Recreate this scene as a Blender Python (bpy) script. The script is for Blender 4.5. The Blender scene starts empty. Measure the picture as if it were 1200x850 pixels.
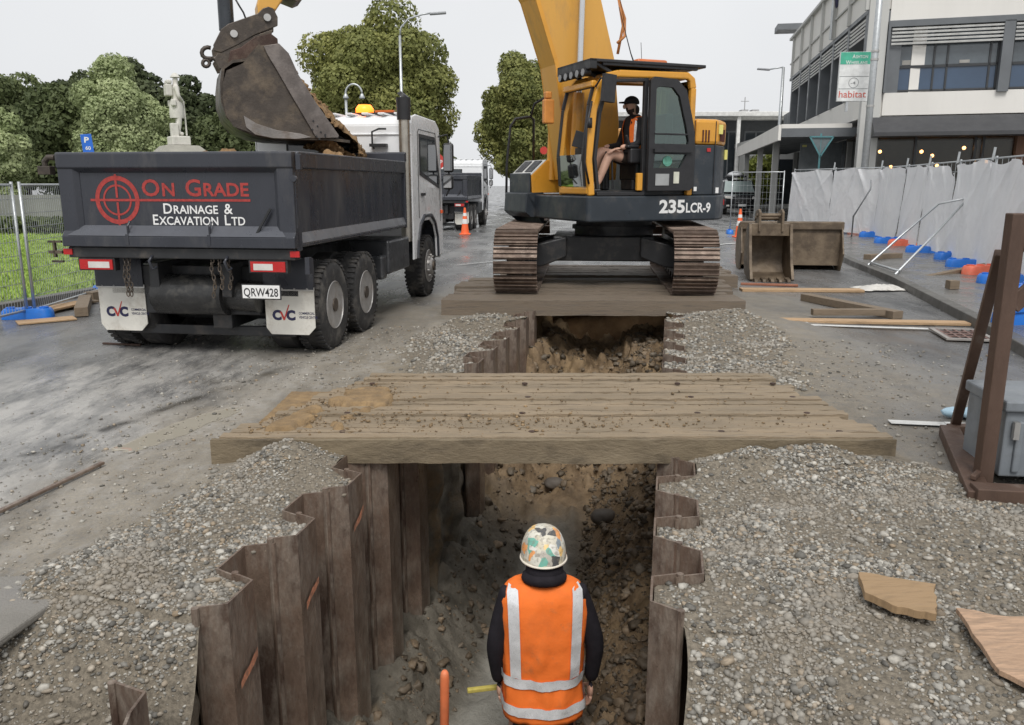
import bpy, bmesh, math, random
import numpy as np
from mathutils import Vector, Matrix, Euler
R = math.radians
random.seed(7); rng = np.random.default_rng(7)
S = bpy.context.scene
COL = S.collection
# ------------------------------------------------------------------ camera model
F, W, H, HZ, EYE = 960.0, 1200.0, 850.0, 215.0, 1.7
PITCH = math.atan((H/2-HZ)/F)
def ray(px, py):
    x = (px-W/2)/F; y = -(py-H/2)/F
    return Vector((x, math.cos(PITCH)+y*math.sin(PITCH), -math.sin(PITCH)+y*math.cos(PITCH)))
def G(px, py, z=0.0):
    d = ray(px, py); t = (z-EYE)/d.z
    return Vector((d.x*t, d.y*t, z))
def P(px, py, Y):
    d = ray(px, py); t = Y/d.y
    return Vector((d.x*t, Y, EYE+d.z*t))
# ------------------------------------------------------------------ noise
def _hash(ix, iy, s):
    n = (ix.astype(np.int64)*374761393 + iy.astype(np.int64)*668265263 + s*974711) & 0xffffffff
    n = ((n ^ (n >> 13))*1274126177) & 0xffffffff
    return ((n ^ (n >> 16)) & 0xffff)/65535.0
def vnoise(x, y, s=0):
    x = np.asarray(x, float); y = np.asarray(y, float)
    ix = np.floor(x); iy = np.floor(y); fx = x-ix; fy = y-iy
    fx = fx*fx*(3-2*fx); fy = fy*fy*(3-2*fy)
    ix = ix.astype(np.int64); iy = iy.astype(np.int64)
    a = _hash(ix, iy, s); b = _hash(ix+1, iy, s); c = _hash(ix, iy+1, s); d = _hash(ix+1, iy+1, s)
    return (a*(1-fx)+b*fx)*(1-fy)+(c*(1-fx)+d*fx)*fy
def fbm(x, y, s=0, o=4):
    v = 0; a = .5; t = 0
    for i in range(o):
        v = v+a*vnoise(x, y, s+i*17); t += a; a *= .5; x = np.asarray(x)*2.03+11.3; y = np.asarray(y)*2.03+7.7
    return v/t
def sst(a, b, x):
    t = np.clip((np.asarray(x, float)-a)/(b-a), 0, 1); return t*t*(3-2*t)
# ------------------------------------------------------------------ materials
MATS = {}
def pm(name, col, rough=.6, metal=0., var=.18, vs=4., dirt=None, da=.5, ds=3., bump=0., bs=60., spec=.5, coat=0., streak=False, rvar=.15, coords='Object', emit=None, es=0., d2=None, d2a=.5, d2s=12.):
    if name in MATS: return MATS[name]
    m = bpy.data.materials.new(name); m.use_nodes = True; MATS[name] = m
    nt = m.node_tree; N = nt.nodes; L = nt.links; b = N['Principled BSDF']
    b.inputs['Roughness'].default_value = rough; b.inputs['Metallic'].default_value = metal
    b.inputs['Specular IOR Level'].default_value = spec; b.inputs['Coat Weight'].default_value = coat
    tc = N.new('ShaderNodeTexCoord'); co = tc.outputs[coords]
    if streak:
        mp = N.new('ShaderNodeMapping'); mp.inputs['Scale'].default_value = streak if isinstance(streak, tuple) else (1, 1, .18)
        L.new(co, mp.inputs['Vector']); co = mp.outputs[0]
    def noise(s, d=5, ro=.6):
        n = N.new('ShaderNodeTexNoise'); n.inputs['Scale'].default_value = s; n.inputs['Detail'].default_value = d; n.inputs['Roughness'].default_value = ro
        L.new(co, n.inputs['Vector']); return n.outputs['Fac']
    def mrange(v, a, b_, c, d):
        n = N.new('ShaderNodeMapRange'); n.inputs[1].default_value = a; n.inputs[2].default_value = b_; n.inputs[3].default_value = c; n.inputs[4].default_value = d
        L.new(v, n.inputs[0]); return n.outputs[0]
    def mix(f, a, c):
        n = N.new('ShaderNodeMix'); n.data_type = 'RGBA'; L.new(f, n.inputs[0])
        for i, v in ((6, a), (7, c)):
            if hasattr(v, 'links'): L.new(v, n.inputs[i])
            else: n.inputs[i].default_value = (*v, 1)
        return n.outputs[2]
    n1 = noise(vs)
    lo = tuple(max(0, c*(1-var)) for c in col); hi = tuple(min(1, c*(1+var)) for c in col)
    c = mix(mrange(n1, .3, .7, 0, 1), lo, hi)
    if dirt:
        c = mix(mrange(noise(ds, 8, .7), .62-.35*da, .72-.2*da+.06, 0, min(1, .35+da)), c, dirt)
    if d2:
        c = mix(mrange(noise(d2s, 8, .7), .62-.35*d2a, .72-.2*d2a+.04, 0, min(1, .35+d2a)), c, d2)
    L.new(c, b.inputs['Base Color'])
    if rvar: L.new(mrange(noise(vs*1.7), .3, .7, max(.02, rough-rvar), min(1, rough+rvar)), b.inputs['Roughness'])
    if bump:
        bn = N.new('ShaderNodeBump'); bn.inputs['Strength'].default_value = min(1, bump); bn.inputs['Distance'].default_value = .01*max(1, bump)
        L.new(noise(bs, 6, .65), bn.inputs['Height']); L.new(bn.outputs[0], b.inputs['Normal'])
    if emit: b.inputs['Emission Color'].default_value = (*emit, 1); b.inputs['Emission Strength'].default_value = es
    return m
def glass(name, col=(.6, .7, .68), alpha=.35, rough=.03):
    if name in MATS: return MATS[name]
    m = bpy.data.materials.new(name); m.use_nodes = True; MATS[name] = m
    nt = m.node_tree; N = nt.nodes; L = nt.links; N.remove(N['Principled BSDF'])
    t = N.new('ShaderNodeBsdfTransparent'); t.inputs[0].default_value = (*col, 1)
    g = N.new('ShaderNodeBsdfGlossy'); g.inputs['Roughness'].default_value = rough; g.inputs[0].default_value = (.8, .85, .85, 1)
    fr = N.new('ShaderNodeFresnel'); fr.inputs[0].default_value = 1.5
    ad = N.new('ShaderNodeMath'); ad.operation = 'ADD'; ad.inputs[1].default_value = alpha; L.new(fr.outputs[0], ad.inputs[0])
    mx = N.new('ShaderNodeMixShader'); L.new(ad.outputs[0], mx.inputs[0]); L.new(t.outputs[0], mx.inputs[1]); L.new(g.outputs[0], mx.inputs[2])
    L.new(mx.outputs[0], N['Material Output'].inputs[0]); return m
# ------------------------------------------------------------------ mesh builder
def rz(a): return Matrix.Rotation(a, 4, 'Z')
class MB:
    def __init__(s): s.v = []; s.f = []
    def add(s, vs, fs, M=None):
        o = len(s.v)
        s.v += [tuple(M @ Vector(v)) if M else tuple(v) for v in vs]
        s.f += [tuple(i+o for i in f) for f in fs]; return s
    def box(s, c, d, M=None, rot=None, taper=1.):
        x, y, z = d[0]/2, d[1]/2, d[2]/2
        vs = [Vector((i*x*(taper if k > 0 else 1), j*y*(taper if k > 0 else 1), k*z)) for k in (-1, 1) for j in (-1, 1) for i in (-1, 1)]
        if rot is not None:
            r = rot.to_matrix() if isinstance(rot, Euler) else rot; vs = [r @ v for v in vs]
        vs = [v+Vector(c) for v in vs]
        return s.add(vs, [(0, 2, 3, 1), (4, 5, 7, 6), (0, 1, 5, 4), (2, 6, 7, 3), (0, 4, 6, 2), (1, 3, 7, 5)], M)
    def bb(s, x0, x1, y0, y1, z0, z1, M=None):
        return s.box(((x0+x1)/2, (y0+y1)/2, (z0+z1)/2), (x1-x0, y1-y0, z1-z0), M)
    def bar(s, p, q, w, h, up=(0, 0, 1), M=None):
        p = Vector(p); q = Vector(q); d = (q-p).normalized(); u = Vector(up)
        if abs(d.dot(u)) > .98: u = Vector((0, 1, 0))
        a = d.cross(u).normalized(); b = a.cross(d)
        vs = [o+a*(i*w/2)+b*(j*h/2) for o in (p, q) for i, j in ((-1, -1), (1, -1), (1, 1), (-1, 1))]
        return s.add(vs, [(3, 2, 1, 0), (4, 5, 6, 7), (0, 1, 5, 4), (1, 2, 6, 5), (2, 3, 7, 6), (3, 0, 4, 7)], M)
    def tube(s, pts, r, n=8, M=None, caps=True, closed=False):
        pts = [Vector(p) for p in pts]; k = len(pts); rs = r if isinstance(r, (list, tuple)) else [r]*k
        vs = []; fs = []; pa = None
        for i, p in enumerate(pts):
            if closed: t = pts[(i+1) % k]-pts[i-1]
            else: t = pts[min(i+1, k-1)]-pts[max(i-1, 0)]
            t.normalize()
            if pa is None:
                u = Vector((0, 0, 1)) if abs(t.z) < .9 else Vector((1, 0, 0)); a = t.cross(u).normalized()
            else: a = (pa-t*pa.dot(t)).normalized()
            pa = a; b = t.cross(a)
            for j in range(n):
                th = 2*math.pi*j/n; vs.append(p+(a*math.cos(th)+b*math.sin(th))*rs[i])
        for i in range(k if closed else k-1):
            for j in range(n):
                i2 = (i+1) % k; fs.append((i*n+j, i*n+(j+1) % n, i2*n+(j+1) % n, i2*n+j))
        if caps and not closed: fs.append(tuple(range(n))[::-1]); fs.append(tuple((k-1)*n+j for j in range(n)))
        return s.add(vs, fs, M)
    def cyl(s, p, q, r, n=16, r2=None, M=None): return s.tube([p, q], [r, r if r2 is None else r2], n, M)
    def prism(s, poly, a0, a1, ax='y', M=None):
        # poly in the plane of the other two axes: ax y -> (x,z); x -> (y,z); z -> (x,y)
        mk = {'y': lambda p, a: (p[0], a, p[1]), 'x': lambda p, a: (a, p[0], p[1]), 'z': lambda p, a: (p[0], p[1], a)}[ax]
        n = len(poly); vs = [mk(p, a0) for p in poly]+[mk(p, a1) for p in poly]
        fs = [tuple(range(n)), tuple(range(2*n-1, n-1, -1))]+[(i, i+n, (i+1) % n+n, (i+1) % n) for i in range(n)]
        return s.add(vs, fs, M)
    def band(s, path, t, a0, a1, ax='y', M=None):
        # strip of thickness t following an open path, extruded a0..a1
        n = len(path); ps = [Vector(p) for p in path]; off = []
        for i in range(n):
            d = (ps[min(i+1, n-1)]-ps[max(i-1, 0)]).normalized(); off.append(ps[i]+Vector((-d.y, d.x))*t)
        mk = {'y': lambda p, a: (p[0], a, p[1]), 'x': lambda p, a: (a, p[0], p[1]), 'z': lambda p, a: (p[0], p[1], a)}[ax]
        vs = [mk(p, a) for a in (a0, a1) for p in ps]+[mk(p, a) for a in (a0, a1) for p in off]
        fs = []
        for i in range(n-1):
            fs += [(i, i+1, n+i+1, n+i), (2*n+i, 3*n+i, 3*n+i+1, 2*n+i+1), (i, 2*n+i, 2*n+i+1, i+1), (n+i, n+i+1, 3*n+i+1, 3*n+i)]
        fs += [(0, n, 3*n, 2*n), (n-1, 3*n-1, 4*n-1, 2*n-1)]
        return s.add(vs, fs, M)
    def lathe(s, prof, n=20, M=None, close=True):
        vs = []; fs = []
        for (r, z) in prof:
            for j in range(n): th = 2*math.pi*j/n; vs.append((r*math.cos(th), r*math.sin(th), z))
        for i in range(len(prof)-1):
            for j in range(n): fs.append((i*n+j, i*n+(j+1) % n, (i+1)*n+(j+1) % n, (i+1)*n+j))
        if close: fs.append(tuple(range(n))[::-1]); fs.append(tuple((len(prof)-1)*n+j for j in range(n)))
        return s.add(vs, fs, M)
    def blob(s, c, r, sub=3, amp=.2, fr=1.5, seed=0, M=None, flat=None):
        vs, fs = ico(sub); v = vs.copy(); sc = np.array(r if hasattr(r, '__len__') else (r, r, r), float)
        n = fbm(v[:, 0]*fr+v[:, 2]*1.3+seed*9.1, v[:, 1]*fr-v[:, 2]*.9+seed*3.7, seed, 4)-.5
        v = v*(1+2*amp*n[:, None])*sc
        if flat is not None: v[:, 2] = np.maximum(v[:, 2], flat)
        return s.add((v+np.array(c)).tolist(), fs.tolist(), M)
    def build(s, name, mat, parent=None, smooth=False, bevel=0., loc=None, rot=None, ang=None):
        me = bpy.data.meshes.new(name); me.from_pydata(s.v, [], s.f)
        bm = bmesh.new(); bm.from_mesh(me); bmesh.ops.recalc_face_normals(bm, faces=bm.faces); bm.to_mesh(me); bm.free()
        return link(name, me, mat, parent, smooth, bevel, loc, rot, ang)
def link(name, me, mat, parent=None, smooth=False, bevel=0., loc=None, rot=None, ang=None):
    o = bpy.data.objects.new(name, me); COL.objects.link(o)
    if mat and not me.materials: me.materials.append(mat)
    if smooth:
        me.polygons.foreach_set('use_smooth', [True]*len(me.polygons))
        if ang:
            me.set_sharp_from_angle(angle=R(ang))
    if bevel:
        b = o.modifiers.new('bevel', 'BEVEL'); b.width = bevel; b.segments = 2; b.limit_method = 'ANGLE'; b.angle_limit = R(40)
    if parent: o.parent = parent
    if loc is not None: o.location = loc
    if rot is not None: o.rotation_euler = rot
    return o
_ico = {}
def ico(sub):
    if sub not in _ico:
        bm = bmesh.new(); bmesh.ops.create_icosphere(bm, subdivisions=sub, radius=1)
        _ico[sub] = (np.array([v.co[:] for v in bm.verts]), np.array([[v.index for v in f.verts] for f in bm.faces])); bm.free()
    return _ico[sub]
def fast_mesh(name, v, f, attr=None):
    me = bpy.data.meshes.new(name); nv, nf, k = len(v), len(f), f.shape[1]
    me.vertices.add(nv); me.vertices.foreach_set('co', v.astype(np.float32).ravel())
    me.loops.add(nf*k); me.loops.foreach_set('vertex_index', f.astype(np.int32).ravel())
    me.polygons.add(nf); me.polygons.foreach_set('loop_start', np.arange(0, nf*k, k, dtype=np.int32))
    me.update(calc_edges=True)
    for a, d in (attr or {}).items():
        at = me.attributes.new(a, 'FLOAT', 'POINT'); at.data.foreach_set('value', np.asarray(d, np.float32))
    return me
def tag(o, label, cat, group=None, kind=None):
    o['label'] = label; o['category'] = cat
    if group: o['group'] = group
    if kind: o['kind'] = kind
    return o
def struct(o): o['kind'] = 'structure'; return o
def thing(name, label, cat, loc=(0, 0, 0), rot=0., group=None):
    o = bpy.data.objects.new(name, None); COL.objects.link(o); o.location = loc; o.rotation_euler = (0, 0, rot)
    o.empty_display_size = .2
    return tag(o, label, cat, group)
def kids(o): return [c for c in bpy.data.objects if c.parent == o]
def dup(root, loc, rot=None, label=None, group=None, scale=None):
    def cp(o, par):
        c = o.copy(); COL.objects.link(c); c.parent = par
        for k in kids(o): cp(k, c)
        return c
    r = cp(root, None); r.location = loc
    if rot is not None: r.rotation_euler = (0, 0, rot) if not hasattr(rot, '__len__') else rot
    if scale: r.scale = (scale,)*3
    if label: r['label'] = label
    if group: r['group'] = group
    return r
def text_mesh(t, size=1., w=None, thick=.0, small=None):
    """text -> (verts, faces) with x along, y up, starting at 0; small = size ratio of small capitals"""
    runs = []; x = 0
    if small:
        for word in t.split(' '):
            runs.append((word[0], 1.)); runs.append((word[1:], small)); runs.append((' ', 1.))
        runs = runs[:-1]
    else: runs = [(t, 1.)]
    V = []; Fc = []
    for s_, k in runs:
        if not s_: continue
        if s_ == ' ': x += .38*size; continue
        cu = bpy.data.curves.new('t', 'FONT'); cu.body = s_; cu.size = size*k; cu.resolution_u = 3; cu.offset = thick*size
        ob = bpy.data.objects.new('t', cu); COL.objects.link(ob)
        dg = bpy.context.evaluated_depsgraph_get(); me = bpy.data.meshes.new_from_object(ob.evaluated_get(dg))
        o = len(V); mx = 0
        for v in me.vertices: V.append([v.co.x+x, v.co.y, 0]); mx = max(mx, v.co.x)
        for p in me.polygons: Fc.append(tuple(i+o for i in p.vertices))
        x += mx+.07*size
        bpy.data.objects.remove(ob); bpy.data.curves.remove(cu); bpy.data.meshes.remove(me)
    if w:
        mn = min(v[0] for v in V); mx = max(v[0] for v in V)
        for v in V: v[0] = (v[0]-mn)/(mx-mn)*w
    return V, Fc
def letters(name, t, M, mat, parent, size=.1, w=None, thick=.02, small=None, rot=None):
    """M maps the text plane (x right, y up, z out) to the parent's space"""
    V, Fc = text_mesh(t, size, w, thick, small)
    mb = MB(); mb.add(V, Fc, M)
    me = bpy.data.meshes.new(name); me.from_pydata(mb.v, [], mb.f)
    return link(name, me, mat, parent, rot=rot)
def plane_M(o, x, y):
    x = Vector(x).normalized(); y = Vector(y).normalized(); z = x.cross(y)
    m = Matrix((x, y, z)).transposed().to_4x4(); m.translation = Vector(o); return m
def ring_poly(cx, cy, r, t, n=32, a0=0, a1=360):
    """flat ring in the text plane"""
    V = []; Fc = []
    for i in range(n+1):
        a = R(a0+(a1-a0)*i/n); V += [(cx+r*math.cos(a), cy+r*math.sin(a), 0), (cx+(r-t)*math.cos(a), cy+(r-t)*math.sin(a), 0)]
    for i in range(n): Fc.append((2*i, 2*i+2, 2*i+3, 2*i+1))
    return V, Fc
def skin_mesh(J, E, root, sub=2):
    """J: name -> (x,y,z,rx,ry) ; E: list of name pairs. Returns a baked mesh"""
    names = list(J); me = bpy.data.meshes.new('sk'); me.from_pydata([J[n][:3] for n in names], [(names.index(a), names.index(b)) for a, b in E], [])
    o = bpy.data.objects.new('sk', me); COL.objects.link(o)
    m = o.modifiers.new('s', 'SKIN'); m.use_smooth_shade = True
    if not me.skin_vertices: 
        bm = bmesh.new(); bm.from_mesh(me); bm.verts.layers.skin.verify(); bm.to_mesh(me); bm.free()
    sv = me.skin_vertices[0].data
    for i, n in enumerate(names):
        q = J[n]; sv[i].radius = (q[3], q[4] if len(q) > 4 else q[3]); sv[i].use_root = (n == root)
    ss = o.modifiers.new('u', 'SUBSURF'); ss.levels = sub; ss.render_levels = sub
    dg = bpy.context.evaluated_depsgraph_get(); dg.update()
    r = bpy.data.meshes.new_from_object(o.evaluated_get(dg))
    bpy.data.objects.remove(o); bpy.data.meshes.remove(me)
    r.polygons.foreach_set('use_smooth', [True]*len(r.polygons)); return r
# ------------------------------------------------------------------ palette
M_asph_w = None
M_rust = pm('rusty_sheet_steel', (.23, .165, .125), .42, .3, .45, 4., dirt=(.50, .46, .39), da=.5, ds=3.6, bump=.9, bs=30, streak=(1, 1, .42), d2=(.085, .052, .038), d2a=.6, d2s=4.5, rvar=.2)
M_mudb = pm('mud_caked_steel', (.135, .10, .068), .6, .2, .35, 3., dirt=(.22, .17, .115), da=.5, ds=3, bump=.6, bs=25)
M_rustdark = pm('rusty_dark_steel', (.075, .045, .035), .65, .4, .4, 4., dirt=(.16, .12, .09), da=.3, ds=5, bump=.4, bs=60)
M_mud = pm('muddy_steel', (.075, .062, .052), .5, .45, .4, 3., dirt=(.20, .155, .11), da=.42, ds=3.5, bump=.4, bs=30)
M_shoe = pm('worn_track_steel', (.17, .125, .10), .5, .55, .35, 6., dirt=(.30, .24, .19), da=.35, ds=7, bump=.3, bs=50)
M_black = pm('black_paint', (.022, .023, .025), .45, 0, .3, 4, dirt=(.12, .1, .08), da=.25, ds=4)
M_rubber = pm('tyre_rubber', (.028, .027, .027), .8, 0, .2, 8, dirt=(.17, .155, .135), da=.35, ds=5, bump=.2, bs=80)
M_plasticblk = pm('black_plastic', (.02, .02, .022), .5, 0, .2, 6)
M_grey = pm('charcoal_paint', (.040, .043, .053), .3, 0.1, .15, 2., dirt=(.12, .115, .11), da=.26, ds=3.0, streak=(1, 1, .3), rvar=.14, bump=.25, bs=3.5)
M_greylt = pm('light_ledge_paint', (.15, .155, .17), .38, .2, .15, 3., dirt=(.3, .29, .28), da=.2, ds=5)  # lighter grey for the side ledges and rim caps
M_white = pm('white_truck_paint', (.86, .87, .88), .3, 0, .03, 3., dirt=(.5, .48, .45), da=.12, ds=2, coat=.3)
M_flap = pm('white_mud_flap', (.68, .66, .60), .6, 0, .10, 4., dirt=(.36, .31, .25), da=.34, ds=5)
M_yel = pm('yellow_machine_paint', (.68, .32, .035), .38, 0, .1, 2., dirt=(.3, .17, .06), da=.26, ds=3, coat=.15)
M_yel2 = pm('pale_yellow_boom_paint', (.68, .36, .07), .42, 0, .08, 1.5, dirt=(.36, .22, .09), da=.28, ds=3, streak=(1, 1, .3))
M_deck = pm('dark_blue_grey_paint', (.028, .036, .045), .42, 0, .2, 3., dirt=(.13, .11, .09), da=.25, ds=3)
M_chrome = pm('chrome_rod', (.62, .62, .62), .2, .95, .05, 3.)
M_alu = pm('brushed_aluminium', (.5, .49, .47), .38, .8, .1, 5.)
M_galv = pm('galvanised_steel', (.50, .52, .53), .42, .7, .12, 12.)
M_rim = pm('dusty_wheel_rim', (.36, .35, .34), .45, .4, .2, 8, dirt=(.22, .18, .14), da=.35, ds=6)
M_red = pm('red_lamp_lens', (.45, .02, .02), .25, 0, .1, 8)
M_clear = pm('clear_lamp_lens', (.6, .58, .55), .25, 0, .1, 8)
M_redp = pm('red_sign_paint', (.50, .045, .035), .5, 0, .1, 8)
M_whp = pm('white_sign_paint', (.78, .78, .77), .5, 0, .03, 8)
M_navyp = pm('navy_sign_paint', (.02, .02, .07), .5, 0, .03, 8)
M_orange = pm('cone_orange', (.85, .13, .03), .5, 0, .08, 8, dirt=(.4, .15, .08), da=.1, ds=9)
M_bluepl = pm('blue_plastic', (.02, .17, .62), .4, 0, .12, 6, dirt=(.12, .2, .4), da=.15, ds=8)
M_redpl = pm('faded_red_plastic', (.75, .16, .09), .5, 0, .12, 6, dirt=(.6, .4, .3), da=.2, ds=8)
M_glass = glass('tinted_glass', (.62, .72, .68), .06)
M_gdark = pm('dark_window_glass', (.03, .037, .043), .06, 0, .2, 1.5, rvar=0, spec=.8)
M_skin = pm('skin_tone', (.55, .33, .24), .5, 0, .08, 12)
M_mortar = pm('stone_statue', (.62, .60, .55), .8, 0, .1, 3, dirt=(.35, .34, .31), da=.25, ds=4, bump=.3, bs=20)
M_conc = pm('pale_concrete', (.42, .41, .38), .8, 0, .1, 2, dirt=(.25, .24, .23), da=.15, ds=1.5, streak=True)
def timber(name, c, d, da=.45, sc=(1, 9, 9), bump=.6, **k):
    return pm(name, c, .65, 0, .3, 3., dirt=d, da=da, ds=3., bump=bump, bs=14, streak=sc, spec=.3, **k)
M_matT = timber('weathered_mat_timber', (.37, .285, .19), (.19, .155, .115), .62, (.9, 6, 6), .8, d2=(.225, .18, .125), d2a=.62, d2s=.8)
M_matD = timber('dark_wet_mat_timber', (.24, .19, .14), (.11, .095, .08), .6, (.6, 14, 14), 1.)
M_matN = timber('muddy_mat_side', (.22, .175, .115), (.10, .08, .055), .6, (1.2, 3, 3), .9, d2=(.26, .21, .14), d2a=.4, d2s=2)
M_plank = timber('fresh_plank', (.46, .31, .18), (.33, .22, .13), .3)
M_plank2 = timber('grey_plank', (.22, .17, .12), (.12, .10, .08), .4)
M_soil = pm('brown_soil', (.17, .105, .055), .9, 0, .35, 6., dirt=(.24, .16, .09), da=.4, ds=4, bump=1., bs=30, spec=.2)
# ================================================================== GROUND, TRENCH
TD = Vector((.187, .982)); TR = Vector((.982, -.187)); TO = Vector((-.864, 0))
def T(u, v, z=0.): return Vector((TO.x+u*TR.x+v*TD.x, TO.y+u*TR.y+v*TD.y, z))
def uv_of(x, y):
    dx = x-TO.x; dy = y-TO.y; return dx*TR.x+dy*TR.y, dx*TD.x+dy*TD.y
HW = .84; PER = .64; PHL = 2.91; PHR = 3.215; DEPTH = .215
PROF = [(0, 0), (.21, 0), (.30, 1), (.53, 1), (.64, 0)]
def zig(v, ph):
    t = np.mod(np.asarray(v, float)-ph, PER)
    return np.interp(t, [p[0] for p in PROF], [p[1] for p in PROF])*DEPTH
V0, V1 = .9, 12.6
def has_pile(v, side):
    v = np.asarray(v, float)
    if side < 0: return ((v > 2.87) & (v < 5.85)) | ((v > 7.1) & (v < 11.2))
    return ((v > 3.15) & (v < 5.2)) | ((v > 6.9) & (v < 11.2))
def edge(v, side):
    """u of the ground's edge on that side"""
    z = zig(v, PHL if side < 0 else PHR)
    w = np.where(has_pile(v, side), HW+z+.006, HW+(.07 if side < 0 else np.where(np.asarray(v) < 4, .128, .07))+np.where((side > 0) & (np.asarray(v) < 4), .012, .05)*np.sin(np.asarray(v)*9))
    return side*w
def groundz(x, y, u, v):
    au = np.abs(u)
    z = .02*(fbm(x*.35, y*.35, 3)-.5)
    gl = gravel_mask(x, y, u, v)
    z = z+gl*(.03+.07*(fbm(x*2.2, y*2.2, 5)-.45)+.02*(fbm(x*9, y*9, 6)-.5))
    z = z-.03*np.exp(-((au-HW-DEPTH-.03)/.22)**2)*gl
    # heaps pushed up against the timber mat
    def heap(cx, cy, rx, ry, h): return h*np.exp(-((x-cx)/rx)**2-((y-cy)/ry)**2)*(.75+.5*fbm(x*7, y*7, 8))
    z = z+heap(-1.32, 4.72, .28, .22, .15)+heap(1.75, 4.62, .5, .2, .13)+heap(1.25, 4.55, .25, .2, .06)
    z = z+heap(.0, 9.9, .9, .35, .07)*(u < -HW)+heap(2.7, 9.9, .7, .7, .12)*(u > HW)
    z = z+heap(-1.75, 3.35, .3, .3, .06)+heap(2.2, 3.6, .5, .6, .05)
    # where there is no pile the edge has slumped into the trench
    s = np.where(u < 0, (1-has_pile(v, -1)), (1-has_pile(v, 1)))*(v < 3.3)
    nz = fbm(x*6, y*6, 9)-.5
    dd = np.clip((1.62+.25*nz-au)/.5, 0, 1)
    gapL = sst(2.05, 2.45, v)*(1-sst(2.35, 2.87, v)*.93); gapR = 1-sst(2.3, 3.14, v)*.97
    ddl = np.clip((1.85+.3*nz-au)/.95, 0, 1)
    z = z-s*np.where(u < 0, gapL*ddl**1.2*.62, gapR*(dd**1.3)*.42)
    return z
def gravel_mask(x, y, u, v):
    n = .35*(fbm(x*1.3, y*1.3, 21)-.5)+.15*(fbm(x*6, y*6, 22)-.5)
    # left strip
    wl = np.interp(v, [0, 1.8, 2.6, 3.2, 4.2, 5., 6.5, 8, 9.5, 11, 12], [1.75, 1.75, 1.85, 1.85, 1.7, 1.6, 1.3, 1.75, 1.85, 1.4, 1.0])
    wr = np.interp(v, [0, 2.3, 2.9, 3.6, 4.4, 5., 6.5, 8, 9.5, 11, 12], [2.3, 2.6, 2.9, 3.1, 3.1, 2.6, 1.9, 2.1, 2.15, 1.9, 1.0])
    w = np.where(u < 0, wl, wr)+n
    return (1-sst(-.16, .1, np.abs(u)-w))*(1-sst(10.8, 12.6, v))
def spaced(parts):
    out = []
    for a, b, d in parts: out += list(np.arange(a, b, d))
    return out
def grow(a, b, d, g):
    o = []
    while a < b: o.append(a); a += d; d *= g
    o.append(b); return o
offs = np.array(spaced([(0, .5, .02), (.5, 2.4, .032), (2.4, 5., .07)])+grow(5., 420, .12, 1.12))
rows = np.array(grow(8., 90, .5, 1.2)[::-1])*-1+8.3
rows = np.concatenate([rows[rows < V0-.02], [V0-.012, V0-.006], np.arange(V0, 2., .08), np.arange(2., 5.2, .026), np.arange(5.2, 7., .06), np.arange(7., 11.3, .045), np.arange(11.3, V1, .1), [V1, V1+.006], grow(V1+.1, 520, .12, 1.07)])
rows = np.unique(np.round(rows, 4))
def ground_half(side):
    Vv, Oo = np.meshgrid(rows, offs, indexing='ij')
    open_ = (Vv >= V0) & (Vv <= V1)
    e = np.where(open_, edge(Vv, side), 0.)
    sm = np.where(open_, side*(HW+.1), 0.)
    bl = sst(0, .5, Oo); base = e*(1-bl)+sm*bl
    # beyond 5 m forget the hole
    far = sst(3, 9, Oo); base = base*(1-far)+far*side*(HW+.1)
    Uu = base+side*Oo
    Uu = np.where((~open_) & (Oo > 3), np.where(np.abs(Uu) > 0, side*(Oo+(HW+.1)*far), Uu), Uu)
    X = TO.x+Uu*TR.x+Vv*TD.x; Y = TO.y+Uu*TR.y+Vv*TD.y
    Z = groundz(X, Y, Uu, Vv)
    g = gravel_mask(X, Y, Uu, Vv)
    v = np.stack([X, Y, Z], -1).reshape(-1, 3); nr, nc = X.shape
    i = np.arange(nr*nc).reshape(nr, nc)
    f = np.stack([i[:-1, :-1], i[:-1, 1:], i[1:, 1:], i[1:, :-1]], -1).reshape(-1, 4)
    if side < 0: f = f[:, ::-1]
    return v, f, g.ravel()
va, fa, ga = ground_half(-1); vb, fb, gb = ground_half(1)
GV = np.concatenate([va, vb]); GF = np.concatenate([fa, fb+len(va)]); GG = np.concatenate([ga, gb])
# dirt stains (dry mud spread over the asphalt), wet zones
gx, gy = GV[:, 0], GV[:, 1]
gu, gv = uv_of(gx, gy)
def stain(cx, cy, rx, ry, rot=0.):
    c, s = math.cos(rot), math.sin(rot); dx = gx-cx; dy = gy-cy
    a = (dx*c+dy*s)/rx; b = (-dx*s+dy*c)/ry; return np.exp(-(a*a+b*b))
n2 = fbm(gx*1.7, gy*1.7, 31); n3 = fbm(gx*7, gy*7, 33)
mud = np.clip(1-sst(0, 1.3, np.abs(gu)-np.interp(gv, [0, 5, 9, 13], [1.6, 2.1, 2.4, 2.0])+(n2-.5)*1.2), 0, 1)*(1-sst(12.5, 15, gv))*.75
mud = np.maximum(mud, stain(-.95, 7.6, .5, .65)*1.5*n3*1.5)          # brown clay by the truck's wheel
mud = np.maximum(mud, stain(2.6, 7.3, 1.0, 1.2)*.75*(.5+n3))
mud = np.clip(mud+GG, 0, 1)
dust = np.clip(sst(.4, .62, fbm(gx*.55+3, gy*.3, 41, 5))*sst(1.9, 3., gy)*(1-sst(9, 14, gy)), 0, 1)*(gu < 0)
dust = np.maximum(dust, stain(-2.7, 3.2, 1.1, 1.)*(.7+n2)); dust = np.maximum(dust, stain(-3.6, 6., 1.8, 2.2)*1.1*(.35+n2)); dust = np.maximum(dust, stain(-2.6, 3.9, .9, .9)*(.5+n2))
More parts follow.
